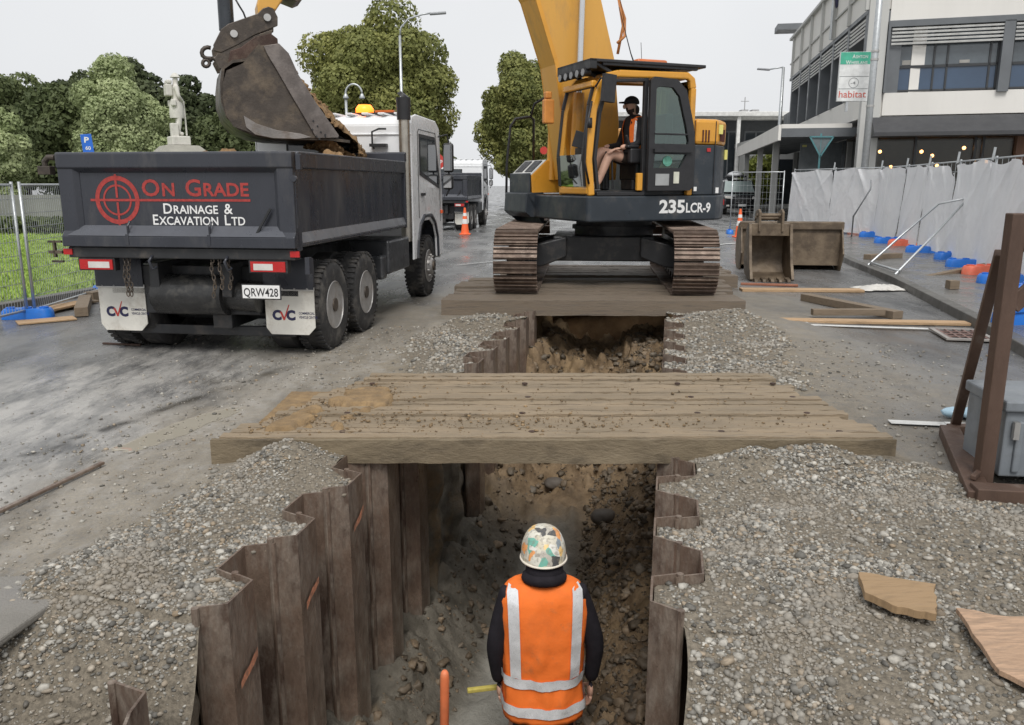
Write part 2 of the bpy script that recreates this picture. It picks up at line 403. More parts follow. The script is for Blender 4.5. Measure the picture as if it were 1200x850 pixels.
track = sum(np.exp(-(((gx-a)-(gy-5.)*.38)/.07)**2)*sst(4.6, 5, gy)*(1-sst(7.2, 8., gy)) for a in (-3.1,))*np.clip((n3-.35)*4, 0, 1)
puddle = (np.exp(-(((gx+2.33)-(gy-5.65)*.36)/.13)**4-((gy-5.6)/.5)**4) > .35+.5*(n3-.5))*1.
me = fast_mesh('road', GV, GF, {'mud': mud, 'gravel': GG, 'dust': dust, 'track': track, 'puddle': puddle})
me.polygons.foreach_set('use_smooth', [True]*len(me.polygons))
def ground_mat():
    m = bpy.data.materials.new('wet_asphalt_ground'); m.use_nodes = True; nt = m.node_tree; N = nt.nodes; L = nt.links; b = N['Principled BSDF']
    tc = N.new('ShaderNodeTexCoord'); co = tc.outputs['Object']
    def noise(s, d=6, ro=.6, sc=None):
        n = N.new('ShaderNodeTexNoise'); n.inputs['Scale'].default_value = s; n.inputs['Detail'].default_value = d; n.inputs['Roughness'].default_value = ro
        v = co
        if sc: mp = N.new('ShaderNodeMapping'); mp.inputs['Scale'].default_value = sc; mp.inputs['Rotation'].default_value = (0, 0, R(18)); L.new(co, mp.inputs[0]); v = mp.outputs[0]
        L.new(v, n.inputs['Vector']); return n.outputs['Fac']
    def mr(v, a, c, d=0., e=1.):
        n = N.new('ShaderNodeMapRange'); n.inputs[1].default_value = a; n.inputs[2].default_value = c; n.inputs[3].default_value = d; n.inputs[4].default_value = e; L.new(v, n.inputs[0]); return n.outputs[0]
    def mul(a, c):
        n = N.new('ShaderNodeMath'); n.operation = 'MULTIPLY'; L.new(a, n.inputs[0])
        if hasattr(c, 'links'): L.new(c, n.inputs[1])
        else: n.inputs[1].default_value = c
        return n.outputs[0]
    def mix(f, a, c):
        n = N.new('ShaderNodeMix'); n.data_type = 'RGBA'; L.new(f, n.inputs[0])
        for i, v in ((6, a), (7, c)):
            if hasattr(v, 'links'): L.new(v, n.inputs[i])
            else: n.inputs[i].default_value = (*v, 1)
        return n.outputs[2]
    def at(nm): n = N.new('ShaderNodeAttribute'); n.attribute_name = nm; return n.outputs['Fac']
    base = mix(mr(noise(140, 3, .8), .4, .6), (.10, .10, .10), (.20, .198, .195))
    base = mix(mr(noise(1.1, 6, .65, (1, .3, 1)), .40, .60), base, (.065, .066, .068))
    base = mix(mul(mr(noise(.6, 7, .7, (1, .3, 1)), .45, .62), .55), base, (.27, .265, .255))
    d = mul(at('dust'), mr(noise(3.2, 8, .72, (1, .35, 1)), .38, .58, .0, 1.))
    c = mix(d, base, (.42, .405, .38))
    c = mix(at('track'), c, (.045, .043, .04))
    mudc = mix(mr(noise(5, 8, .7), .35, .65), (.21, .175, .125), (.33, .28, .205))
    mudc = mix(mr(noise(60, 4, .7), .4, .7), mudc, (.17, .155, .13))
    mm = mul(at('mud'), mr(noise(7, 8, .75), .3, .52, .35, 1.))
    c = mix(mm, c, mudc)
    grc = mix(mr(noise(45, 4, .7), .35, .65), (.105, .09, .068), (.25, .215, .165))  # mud under the stones, its colour darkened to paint shade between them
    c = mix(at('gravel'), c, grc)
    c = mix(at('puddle'), c, (.36, .33, .27))
    L.new(c, b.inputs['Base Color'])
    r = mr(noise(1.4, 5, .6, (1, .4, 1)), .35, .65, .08, .48)
    n = N.new('ShaderNodeMath'); n.operation = 'MAXIMUM'; L.new(r, n.inputs[0]); L.new(mul(at('mud'), .85), n.inputs[1])
    inv = N.new('ShaderNodeMath'); inv.operation = 'SUBTRACT'; L.new(n.outputs[0], inv.inputs[0]); L.new(mul(at('puddle'), .7), inv.inputs[1]); inv.use_clamp = True
    L.new(inv.outputs[0], b.inputs['Roughness'])
    bp = N.new('ShaderNodeBump'); bp.inputs['Strength'].default_value = .55; bp.inputs['Distance'].default_value = .012
    hs = N.new('ShaderNodeMath'); hs.operation = 'ADD'; L.new(noise(110, 4, .7), hs.inputs[0]); L.new(mul(noise(14, 6, .7), 1.2), hs.inputs[1])
    nop = N.new('ShaderNodeMath'); nop.operation = 'SUBTRACT'; nop.inputs[0].default_value = 1; L.new(at('puddle'), nop.inputs[1])
    L.new(mul(hs.outputs[0], nop.outputs[0]), bp.inputs['Height']); L.new(bp.outputs[0], b.inputs['Normal'])
    return m
struct(link('road', me, ground_mat()))
# ---- trench floor and walls
def floorz(u, v):
    z = -1.82+.12*(fbm(u*2, v*2, 51)-.5)
    n = fbm(u*3.1, v*3.1, 52)-.5; m = fbm(u*9, v*9, 53, 4)-.5
    rb = sst(.08+.12*n, .86, u); z = z+rb*(.70+.25*n)+rb**.5*.26*m
    lb = sst(-.38, -.95, u+.12*n); z = z+lb*(.40+.35*n)+lb*.22*m
    z = z+sst(6.8, 11.5, v+.4*n)*(1.15+.3*n)+sst(7.4, 9, v)*.30*m+.05*m
    return np.minimum(z, -.42+.25*m)
uu = np.arange(-1.3, 1.31, .022); vv = np.arange(V0-.2, V1+.2, .03)
Vm, Um = np.meshgrid(vv, uu, indexing='ij')
Zm = floorz(Um, Vm); Xm = TO.x+Um*TR.x+Vm*TD.x; Ym = TO.y+Um*TR.y+Vm*TD.y
fv = np.stack([Xm, Ym, Zm], -1).reshape(-1, 3); nr, nc = Xm.shape; ii = np.arange(nr*nc).reshape(nr, nc)
ff = np.stack([ii[:-1, :-1], ii[:-1, 1:], ii[1:, 1:], ii[1:, :-1]], -1).reshape(-1, 4)
clay = np.clip((1-sst(.10, .34, np.abs(Um+.17+.25*(fbm(Um*3, Vm*3, 55)-.5))))*(1-sst(7.2, 8.2, Vm))*1.2, 0, 1).ravel()
brown = np.clip(sst(.05, .4, Um)*1.+sst(7, 8.5, Vm), 0, 1).ravel()
me = fast_mesh('trench_floor', fv, ff, {'clay': clay, 'brown': brown})
me.polygons.foreach_set('use_smooth', [True]*len(me.polygons))
def soil_mat(name, wall=False):
    m = bpy.data.materials.new(name); m.use_nodes = True; nt = m.node_tree; N = nt.nodes; L = nt.links; b = N['Principled BSDF']
    tc = N.new('ShaderNodeTexCoord'); co = tc.outputs['Object']
    def noise(s, d=6, ro=.65):
        n = N.new('ShaderNodeTexNoise'); n.inputs['Scale'].default_value = s; n.inputs['Detail'].default_value = d; n.inputs['Roughness'].default_value = ro; L.new(co, n.inputs['Vector']); return n.outputs['Fac']
    def mr(v, a, c, d=0., e=1.):
        n = N.new('ShaderNodeMapRange'); n.inputs[1].default_value = a; n.inputs[2].default_value = c; n.inputs[3].default_value = d; n.inputs[4].default_value = e; L.new(v, n.inputs[0]); return n.outputs[0]
    def mix(f, a, c):
        n = N.new('ShaderNodeMix'); n.data_type = 'RGBA'; L.new(f, n.inputs[0])
        for i, v in ((6, a), (7, c)):
            if hasattr(v, 'links'): L.new(v, n.inputs[i])
            else: n.inputs[i].default_value = (*v, 1)
        return n.outputs[2]
    def at(nm): n = N.new('ShaderNodeAttribute'); n.attribute_name = nm; return n.outputs['Fac']
    g = mix(mr(noise(6), .35, .65), (.095, .085, .066), (.20, .18, .145))
    br = mix(mr(noise(5), .35, .65), (.12, .08, .045), (.27, .19, .11))
    c = mix(at('brown'), g, br)
    c = mix(mr(noise(2.2, 4), .5, .62, 0, .6), c, (.30, .20, .10)) if wall else mix(mr(noise(1.7, 4), .56, .66, 0, .35), c, (.30, .21, .11))
    c = mix(at('clay'), c, (.34, .33, .29))
    L.new(c, b.inputs['Base Color']); b.inputs['Roughness'].default_value = .8; b.inputs['Specular IOR Level'].default_value = .35
    L.new(mr(noise(4), .4, .6, .45, .9), b.inputs['Roughness'])
    bp = N.new('ShaderNodeBump'); bp.inputs['Strength'].default_value = .8; bp.inputs['Distance'].default_value = .03
    L.new(noise(22, 8, .7), bp.inputs['Height']); L.new(bp.outputs[0], b.inputs['Normal']); return m
struct(link('trench_floor', me, soil_mat('trench_soil')))
for side in (-1, 1):
    vv = np.arange(V0, V1+.05, .035); zz = np.arange(0, 1.001, .022)
    Vm, Tm = np.meshgrid(vv, zz, indexing='ij')
    e = np.abs(edge(Vm, side))
    sag = np.where(has_pile(Vm, side), 0, 1)
    n = fbm(Vm*1.6, Tm*4, 61+side, 5)-.5; n2_ = fbm(Vm*5, Tm*11, 65+side, 4)-.5
    U = e+.015+(HW+.235-e)*sst(0, .12, Tm)*(1-sag)+(-.06*n-.04*n2_)*sst(0, .12, Tm)*(1-sag)
    bulge = np.where(side < 0, sst(5.9, 6.4, Vm)*(1-sst(10, 11, Vm))*0+1, 1)
    U = U+sag*(-.10*n-.14*n2_+.02)*sst(0, .08, Tm)*bulge
    X = TO.x+side*U*TR.x+Vm*TD.x; Y = TO.y+side*U*TR.y+Vm*TD.y
    top = groundz(X, Y, side*e, Vm); Zt = top*(1-Tm)-2.0*Tm
    v = np.stack([X, Y, Zt], -1).reshape(-1, 3); nr, nc = X.shape; ii = np.arange(nr*nc).reshape(nr, nc)
    f = np.stack([ii[:-1, :-1], ii[:-1, 1:], ii[1:, 1:], ii[1:, :-1]], -1).reshape(-1, 4)
    me = fast_mesh('trench_side', v, f, {'clay': (sst(.55, .7, fbm(Vm*2, Tm*3, 77))*.5).ravel(), 'brown': sst(.35, .65, fbm(Vm*1.3, Tm*2.2, 71)).ravel()})
    me.polygons.foreach_set('use_smooth', [True]*len(me.polygons))
    struct(link('trench_side', me, soil_mat('trench_wall_soil', True)))
for v_, nm in ((V0, 'trench_end'), (V1, 'trench_end')):
    mb = MB(); a = T(-1.2, v_, 0); b = T(1.2, v_, 0); mb.add([(a.x, a.y, -.0), (b.x, b.y, -.0), (b.x, b.y, -2.1), (a.x, a.y, -2.1)], [(0, 1, 2, 3)])
    struct(mb.build(nm, M_soil))
# ---- loose stones (uncountable): one mesh per side
def stones(name, label, pts, size, flat=.55, sub=1, seed=0, rough=.42):
    r = np.random.default_rng(seed); bv, bf = ico(sub); n = len(pts); k = len(bv)
    sc = size[:, None]*np.stack([r.uniform(.75, 1.3, n), r.uniform(.6, 1., n), r.uniform(flat*.6, flat*1.3, n)], -1)
    base = bv[None]*(1+rough*(r.random((n, k, 1))-.5))
    v = base*sc[:, None, :]
    a = r.uniform(0, 2*np.pi, n); t = r.normal(0, .35, n)
    ct, st = np.cos(t)[:, None], np.sin(t)[:, None]
    x, y, z = v[..., 0], v[..., 1], v[..., 2]
    y, z = y*ct-z*st, y*st+z*ct
    ca, sa = np.cos(a)[:, None], np.sin(a)[:, None]
    v = np.stack([x*ca-y*sa, x*sa+y*ca, z], -1)+pts[:, None, :]
    f = (bf[None]+(np.arange(n)*k)[:, None, None]).reshape(-1, 3)
    sh = np.repeat(r.random(n), k); h2 = np.repeat(r.random(n), k)
    me = fast_mesh(name, v.reshape(-1, 3), f, {'shade': sh, 'hue': h2})
    me.polygons.foreach_set('use_smooth', [True]*len(me.polygons))
    return me
def stone_mat(name='river_gravel', dark=(.085, .08, .07), light=(.50, .475, .42), warm=(.33, .245, .155)):
    m = bpy.data.materials.new(name); m.use_nodes = True; nt = m.node_tree; N = nt.nodes; L = nt.links; b = N['Principled BSDF']
    def at(nm): n = N.new('ShaderNodeAttribute'); n.attribute_name = nm; return n.outputs['Fac']
    cr = N.new('ShaderNodeValToRGB'); L.new(at('shade'), cr.inputs[0]); e = cr.color_ramp.elements
    e[0].color = (*dark, 1); e[1].color = (*light, 1); e2 = e.new(.45); e2.color = tuple(.38*l+.4*d_ for l, d_ in zip(light, dark))+(1,); e3 = e.new(.85); e3.color = tuple(.75*l for l in light)+(1,)
    mr = N.new('ShaderNodeMapRange'); L.new(at('hue'), mr.inputs[0]); mr.inputs[1].default_value = .72; mr.inputs[2].default_value = 1.; mr.inputs[4].default_value = .75
    mx = N.new('ShaderNodeMix'); mx.data_type = 'RGBA'; L.new(mr.outputs[0], mx.inputs[0]); L.new(cr.outputs[0], mx.inputs[6]); mx.inputs[7].default_value = (*warm, 1)
    tc = N.new('ShaderNodeTexCoord'); n = N.new('ShaderNodeTexNoise'); n.inputs['Scale'].default_value = 70; n.inputs['Detail'].default_value = 5; L.new(tc.outputs['Object'], n.inputs['Vector'])
    m2 = N.new('ShaderNodeMapRange'); L.new(n.outputs['Fac'], m2.inputs[0]); m2.inputs[1].default_value = .3; m2.inputs[2].default_value = .7; m2.inputs[3].default_value = .75; m2.inputs[4].default_value = 1.2
    mm = N.new('ShaderNodeMix'); mm.data_type = 'RGBA'; mm.blend_type = 'MULTIPLY'; mm.inputs[0].default_value = 1; L.new(mx.outputs[2], mm.inputs[6]); L.new(m2.outputs[0], mm.inputs[7])
    # mud film over patches of the stones
    n4 = N.new('ShaderNodeTexNoise'); n4.inputs['Scale'].default_value = 2.6; n4.inputs['Detail'].default_value = 6; L.new(tc.outputs['Object'], n4.inputs['Vector'])
    m4 = N.new('ShaderNodeMapRange'); L.new(n4.outputs['Fac'], m4.inputs[0]); m4.inputs[1].default_value = .48; m4.inputs[2].default_value = .62; m4.inputs[4].default_value = .8
    mf = N.new('ShaderNodeMix'); mf.data_type = 'RGBA'; L.new(m4.outputs[0], mf.inputs[0]); L.new(mm.outputs[2], mf.inputs[6]); mf.inputs[7].default_value = tuple(.36*l+.22*w_ for l, w_ in zip(light, warm))+(1,)
    L.new(mf.outputs[2], b.inputs['Base Color']); b.inputs['Roughness'].default_value = .6; b.inputs['Specular IOR Level'].default_value = .4
    return m
M_stone = stone_mat()
def scatter(n, side, vr, ur, seed, dens=1.):
    r = np.random.default_rng(seed); v = r.uniform(vr[0], vr[1], n); u = r.uniform(ur[0], ur[1], n)*side
    x = TO.x+u*TR.x+v*TD.x; y = TO.y+u*TR.y+v*TD.y
    g = gravel_mask(x, y, u, v); e = np.abs(edge(v, side)); bare = sst(.40, .56, fbm(x*1.9+5, y*1.9, 91, 5))
    ok = (np.abs(u) > e+.012) & (r.random(n) < g*dens*(1-.85*bare*(.4+.6*(r.random(n) < .8))))
    # the timber mat covers part of the ground
    ok &= ~((y > 4.9) & (y < 6.6))
    x, y, u, v = x[ok], y[ok], u[ok], v[ok]
    return x, y, groundz(x, y, u, v), r
for side, nm, lab in ((-1, 'gravel', 'grey river gravel and mud spread beside the left row of sheet piles'), (1, 'gravel', 'grey river gravel heaped beside the right row of sheet piles')):
    P1 = []; S1 = []
    for (n, vr, ur, lo, hi, sd) in ((70000, (1.9, 5.2), (.84, 3.5), .0045, .011, 1), (17000, (1.9, 5.2), (.84, 3.5), .010, .021, 2), (1000, (1.9, 5.2), (.84, 3.5), .018, .031, 3), (20000, (6.6, 11.8), (.84, 3.2), .012, .03, 4)):
        x, y, z, r = scatter(n, side, vr, ur, sd*10+side)
        s_ = lo+(hi-lo)*r.random(len(x))**2; P1.append(np.stack([x, y, z+s_*.15], -1)); S1.append(s_)
    # strays on the asphalt
    r = np.random.default_rng(90+side); n = 2600; v = r.uniform(2, 9.5, n); u = side*(1.8+np.abs(r.normal(0, 1.0, n)))
    x = TO.x+u*TR.x+v*TD.x; y = TO.y+u*TR.y+v*TD.y; ok = ~((y > 4.8) & (y < 6.7) & (x > -2) & (x < 2.6)) & (gravel_mask(x, y, u, v) < .9)
    x, y, u, v = x[ok], y[ok], u[ok], v[ok]; s_ = .005+.014*r.random(len(x))**3
    P1.append(np.stack([x, y, groundz(x, y, u, v)+s_*.3], -1)); S1.append(s_)
    me = stones(nm, lab, np.concatenate(P1), np.concatenate(S1), .6, 1 if True else 2, 5+side)
    tag(link(nm, me, M_stone), lab, 'gravel', kind='stuff')
# clods on the trench floor: one heap of rubble (uncountable) and two boulders
r = np.random.default_rng(12); n = 8000
u = np.where(r.random(n) < .86, r.uniform(.12, .84, n), r.uniform(-.84, -.45, n)); v = r.uniform(3, 12, n)
u = np.where((v > 8.3) & (r.random(n) < .45), r.uniform(-.8, .84, n), u)
x = TO.x+u*TR.x+v*TD.x; y = TO.y+u*TR.y+v*TD.y; s_ = .008+.045*r.random(n)**6
me = stones('clods', '', np.stack([x, y, floorz(u, v)+s_*.05], -1), s_, .7, 2, 8, rough=.9)
tag(link('soil_clods', me, stone_mat('soil_clod_brown', (.05, .04, .028), (.25, .185, .12), (.19, .165, .13))), 'loose brown clods and rubble lying along the trench bottom', 'soil clods', kind='stuff')
for px, py, s_, lab in ((650, 570, .085, 'dark lone boulder on the clay path far down the trench'), (708, 610, .10, 'wet grey boulder in the brown bank beside the helmet')):
    d = ray(px, py); t = 6.
    for _ in range(60):
        q = Vector((0, 0, EYE))+d*t; u_, v_ = uv_of(q.x, q.y); t += (q.z-float(floorz(np.array(u_), np.array(v_))))*.6
    mb = MB(); mb.blob((0, 0, 0), (s_*1.3, s_, s_*.8), 3, .25, 1.6, 3)
    tag(mb.build('boulder', pm('dark_boulder', (.10, .085, .07), .7, 0, .3, 5, bump=.5, bs=20), smooth=True, loc=q+Vector((0, 0, s_*.4))), lab, 'boulder')
# ---- sheet piles: one U per object
def pile_mesh(path, z0, z1, t=.011, lip=True):
    mb = MB(); mb.band(path, t, z0, z1, 'z')
    for e, o in ((path[0], path[1]), (path[-1], path[-2])):
        d = (Vector(e)-Vector(o)).normalized(); c = Vector(e)+d*.004
        mb.tube([(c.x, c.y, z0), (c.x, c.y, z1+.001)], .016, 8)
    return mb
# local piles: x outwards, y along
prof_in = [(DEPTH*.5, -.055), (0, 0), (0, .21), (DEPTH*.5, .255)]
prof_out = [(DEPTH*.5, .255), (DEPTH, .30), (DEPTH, .53), (DEPTH*.5, .585)]
kk = 0
def put_piles(side, ks, lab_in, lab_out, ph, ztop):
    global kk
    for k in ks:
        for typ, prof in (('in', prof_in), ('out', prof_out)):
            v0 = ph+k*PER
            zt = ztop+.012*math.sin(k*5+side*2)+(.012 if typ == 'in' else 0)
            pts = [tuple(T(side*(HW+a), v0+b)[:2]) for a, b in prof]
            c = Vector((sum(p[0] for p in pts)/4, sum(p[1] for p in pts)/4))
            mb = pile_mesh([(p[0]-c.x, p[1]-c.y) for p in pts], -2.3, zt)
            yield k, typ, mb.build('sheet_pile', M_rust, loc=(c.x, c.y, 0))
ordw = ['nearest', 'second', 'third', 'fourth', 'fifth', 'sixth', 'seventh', 'eighth', 'ninth', 'tenth']
def run(side, ks, row, ph, zt, where):
    c = {'in': 0, 'out': 0}
    for k, typ, o in put_piles(side, ks, '', '', ph, zt):
        w = 'jutting inwards' if typ == 'in' else 'set back outwards'
        tag(o, f'{row} row sheet pile {w}, {ordw[c[typ]]} of those {where}', 'sheet pile', f'sheet piles of the {row} row')
        if side < 0 and typ == 'in' and where.startswith('before') and c[typ] in (0, 1, 2):
            mb = MB(); q0 = T(-(HW-.014), ph+k*PER+.03)-o.location; q1 = T(-(HW-.014), ph+k*PER+.18)-o.location
            z_ = (-.36, -.34, -.22)[c[typ]]
            qq = [q0.lerp(q1, t_) for t_ in (0, .25, .5, .75, 1)]; rr_ = random.Random(k)
            mb.add([(q.x, q.y, z_+.018*i+rr_.uniform(-.012, .004)) for i, q in enumerate(qq)]+[(q.x, q.y, z_+.018*i+.03+rr_.uniform(-.004, .014)) for i, q in enumerate(qq)], [(i, i+1, i+6, i+5) for i in range(4)])
            mb.build('spray_mark', pm('orange_spray', (.50, .20, .11), .8, 0, .4, 40, dirt=(.2, .12, .08), da=.6, ds=30), o)
        c[typ] += 1
run(-1, range(0, 5), 'left', PHL, .045, 'before the long timber mat')
run(1, range(0, 4), 'right', PHR, .045, 'before the long timber mat')
run(-1, range(7, 13), 'left', PHL, .05, 'beyond the long timber mat')
run(1, range(6, 12), 'right', PHR, .03, 'beyond the long timber mat')
mb = MB(); st = [G(133, 806), G(168, 818), G(150, 842), G(128, 900)]; c = st[1]
tag(pile_mesh([(p.x-c.x, p.y-c.y) for p in st], -2.2, 0.02).build('sheet_pile', M_rust, loc=(c.x, c.y, .0)), 'short rusty pile corner poking out of gravel apart from the others', 'sheet pile', 'sheet piles of the left row')
# ================================================================== TIMBER MATS AND BOARDS
def wood_block(mb, x0, x1, y0, y1, z0, z1, n=40, amp=.006, seed=0, sx0=0., sx1=0.):
    """a sawn timber along x with slightly uneven faces; sx: skew of the two ends"""
    secs = [(-1, -1), (0, -1.0), (1, -1), (1, 0), (1, 1), (.4, 1.0), (-.4, 1.0), (-1, 1), (-1, 0)]
    k = len(secs); vs = []
    for i in range(n+1):
        t = i/n
        for j, (a, b) in enumerate(secs):
            xa = x0+sx0*(a+1)/2; xb = x1+sx1*(a+1)/2; x = xa+(xb-xa)*t
            nn = float(fbm(x*2.5+seed*3.1, j*1.7+seed, seed, 3))-.5; n3_ = float(fbm(x*14+seed, j*2.3, seed+4, 2))-.5
            vs.append((x, (y0+y1)/2+a*(y1-y0)/2+amp*(nn*2+n3_), (z0+z1)/2+b*(z1-z0)/2+amp*(nn+n3_*1.6)))
    fs = [(i*k+j, i*k+(j+1) % k, (i+1)*k+(j+1) % k, (i+1)*k+j) for i in range(n) for j in range(k)]
    fs += [tuple(range(k))[::-1], tuple(n*k+j for j in range(k))]
    mb.add(vs, fs)
def mat_obj(label, y0, y1, z1, lx, rx, nb, seed, loc, group='timber mats bridging the trench', rot=0., wood=None):
    root = thing('timber_mat', label, 'timber mat', loc, rot, group); rr = random.Random(seed)
    w = (y1-y0)/nb
    mb = MB(); 
    for i in range(nb):
        a = i*w; f0 = lx[0]+(lx[1]-lx[0])*i/nb; f1 = rx[0]+(rx[1]-rx[0])*i/nb
        if i > 0: f0 += rr.uniform(-.04, .05); f1 += rr.uniform(-.10, .04)
        wood_block(mb, f0, f1, a+.001, a+w-rr.uniform(.004, .018), 0.01 if i else 0, z1-rr.uniform(0, .02)*(i > 0), 60, .007, seed+i)
    mb.build('boards', wood or M_matT, root, smooth=True, ang=50)
    return root
m = mat_obj('long timber mat across the trench in front, brown clay on its left end', 4.86, 6.62, .165, (-1.815, -1.16), (2.36, 2.12), 17, 3, (0, 4.86, 0.0))
mb = MB(); wood_block(mb, -1.86, 2.37, -.035, -.002, .004, .155, 60, .006, 77); mb.build('front_beam', M_matN, m, smooth=True, ang=50)
mb = MB()
for x in (-1.1, .1, 1.3, 2.05):
    for y in (.12, .55, .98, 1.4): mb.cyl((x+.03*math.sin(y*9), y, .155), (x+.03*math.sin(y*9), y, .166), .022, 8)
mb.build('bolts', M_rustdark, m)
# crumbs of clay and stones on the mat
r = np.random.default_rng(4); n = 1900
x = r.uniform(-1.7, 2.3, n); y = r.uniform(4.9, 6.55, n); x[:900] = -1.7+np.abs(r.normal(0, .45, 900)); x[900:1400] = r.normal(.0, .9, 500); y[900:1400] = r.normal(5.2, .12, 500)
ok = (x > -1.78+(y-4.86)*.38) & (x < 2.1); s_ = .004+.012*r.random(n)**4
me = stones('crumbs', '', np.stack([x, y, .163+s_*.3], -1)[ok], s_[ok], .6, 1, 9)
tag(link('mud_crumbs', me, stone_mat('ochre_crumbs', (.10, .07, .04), (.32, .22, .12), (.33, .22, .11))), 'crumbs of brown clay and grit sprinkled over the long timber mat', 'mud crumbs', kind='stuff')
cm = pm('ochre_clay', (.27, .18, .09), .85, 0, .3, 9., dirt=(.17, .12, .07), da=.5, ds=12, bump=1., bs=60)
mb = MB(); gx_ = np.linspace(-1.72, -.75, 60); gy_ = np.linspace(4.93, 6.2, 70); A, B = np.meshgrid(gx_, gy_)
fade_ = 1-sst(-1.0, -.78, A); edg = (fbm(A*4, B*4, 15)-.35)*1.2*fade_-.08*(1-fade_)-((A+1.35-(B-5.)*.42)/.42)**2*.45-((B-5.5)/.62)**2*.35
edg = edg-.25*(1-sst(-1.70, -1.60, A-(B-4.86)*.37))-.25*(1-sst(4.93, 5.0, B))
Z = .146+np.clip(edg, -.05, .05)*.8+.012*fbm(A*22, B*22, 16)
ii = np.arange(A.size).reshape(A.shape); ff_ = np.stack([ii[:-1, :-1], ii[:-1, 1:], ii[1:, 1:], ii[1:, :-1]], -1).reshape(-1, 4)
me = fast_mesh('clay', np.stack([A, B, Z], -1).reshape(-1, 3), ff_); me.polygons.foreach_set('use_smooth', [True]*len(me.polygons))
me.polygons.foreach_set('use_smooth', [True]*len(me.polygons))
tag(link('clay_smear', me, cm), 'ochre clay caked on the left end of the long timber mat', 'clay', kind='stuff')
mat_obj('thick timber mat under the fronts of the excavator tracks', 0, 1.25, .2, (-.93, -.80), (3.05, 3.1), 5, 31, (0, 10.66, 0.0), rot=R(-1.0), wood=M_matD)
mat_obj('timber mat under the middle of the excavator tracks', 0, 1.3, .2, (-.86, -.7), (3.25, 3.35), 5, 32, (0, 12.15, 0.0), rot=R(-2), wood=M_matD)
mat_obj('farthest timber mat under the rear of the excavator tracks', 0, 1.9, .2, (-.2, -.1), (3.75, 3.8), 7, 33, (0, 13.75, 0.0), rot=R(-3), wood=M_matD)
def beam(name, label, cat, p, q, w, h, mat, group=None, bevel=.004):
    c = (Vector(p)+Vector(q))/2; mb = MB(); mb.bar(Vector(p)-c, Vector(q)-c, w, h)
    return tag(mb.build(name, mat, bevel=bevel, loc=c), label, cat, group)
z4 = lambda p, h: Vector((p.x, p.y, h))
GP = 'loose timbers by the kerb'
beam('timber_plank', 'long pale plank on the asphalt nearest the catch pit', 'plank', z4(G(910, 377), .02), z4(G(1134, 381), .02), .2, .035, M_plank, GP)
beam('timber_beam', 'short dark beam lying on top of the long pale plank', 'plank', z4(G(951, 373), .08), z4(G(1035, 373), .08), .10, .08, M_plank2, GP)
beam('timber_beam', 'grey brown beam angled behind the long pale plank', 'plank', z4(G(943, 352), .05), z4(G(1052, 374), .05), .16, .1, M_plank2, GP)
beam('timber_plank', 'pale plank on the ground right in front of the narrow bucket', 'plank', z4(G(868, 341), .02), z4(G(1010, 342), .02), .25, .04, M_plank, GP)
beam('timber_plank', 'thin reddish board just behind the pale plank near the bucket', 'plank', z4(G(868, 334), .02), z4(G(935, 336), .02), .12, .03, pm('red_plank', (.30, .12, .07), .7), GP)
beam('timber_beam', 'beam resting aslant on the footpath edge under the sheeted fence', 'plank', P(1070, 331, 14.2)+Vector((0, 0, .02)), P(1156, 313, 15.2)+Vector((0, 0, .02)), .12, .1, M_plank2, GP)
beam('timber_block', 'small timber offcut alone on the footpath', 'timber block', z4(G(1110, 339, .12), .19), z4(G(1121, 339, .12), .19), .15, .13, M_plank2)
beam('timber_beam', 'dark short beam lying on the footpath beyond the fence brace', 'plank', z4(G(1016, 304, .12), .17), z4(G(1053, 302, .12), .17), .2, .1, M_plank2, GP)
# flat boards left by the fence
for i, (a, b, w, h, zz, lab, mm) in enumerate([((20, 380), (88, 374), .3, .02, .015, 'flat brown board lowest in the heap by the fence', M_plank), ((35, 372), (98, 358), .25, .03, .05, 'splintered board on top of the heap by the fence', M_plank), ((60, 362), (112, 355), .2, .03, .03, 'brown board at the back of the heap by the fence', M_plank2), ((96, 372), (101, 356), .16, .12, .07, 'squared timber stub standing out of the board heap', M_plank2), ((104, 353), (127, 349), .18, .12, .07, 'short beam lying behind the mud flap by the kerb', M_plank2)]):
    beam('timber_scrap', lab, 'timber scrap', z4(G(*a), zz), z4(G(*b), zz), w, h, mm, 'timber scraps by the fence')
# chips of plywood
def chip(label, pts, z, mat, seed, t=.022):
    c = sum((Vector(p) for p in pts), Vector())/len(pts); out = []; rr = random.Random(seed); n = len(pts)
    for i in range(n):
        a = Vector(pts[i])-c; b = Vector(pts[(i+1) % n])-c
        for j in range(7):
            q = a.lerp(b, j/7); k = 1+rr.uniform(-.05, .04); out.append((q.x*k, q.y*k))
    mb = MB(); mb.prism(out, 0, t, 'z'); o = mb.build('plywood_piece', mat, loc=(c.x, c.y, z), rot=(R(4), R(-2), 0), bevel=.002)
    return tag(o, label, 'plywood')
M_ply = pm('wet_plywood', (.33, .22, .12), .7, 0, .25, 5., dirt=(.25, .17, .10), da=.4, ds=5, bump=.5, bs=12, streak=(1.5, 9, 1))
chip('ragged brown timber slab lying alone on the gravel', [G(1003, 684, .06), G(1094, 700, .06), G(1097, 731, .06), G(1050, 722, .06), G(1012, 706, .06)], .075, M_ply, 1, .035)
chip('pinkish plywood sheet on the gravel at the bottom corner', [G(1121, 729, .05), G(1260, 748, .05), G(1270, 840, .05), G(1168, 795, .05)], .07, pm('pink_plywood', (.44, .29, .19), .7, 0, .25, 5., dirt=(.24, .17, .12), da=.5, ds=6, bump=.4, bs=12, streak=(1.5, 9, 1)), 2)
beam('steel_rod', 'long thin rusty rod lying on the road left of the trench', 'steel rod', z4(G(-60, 632), .02), z4(G(121, 546), .02), .03, .018, M_rust)
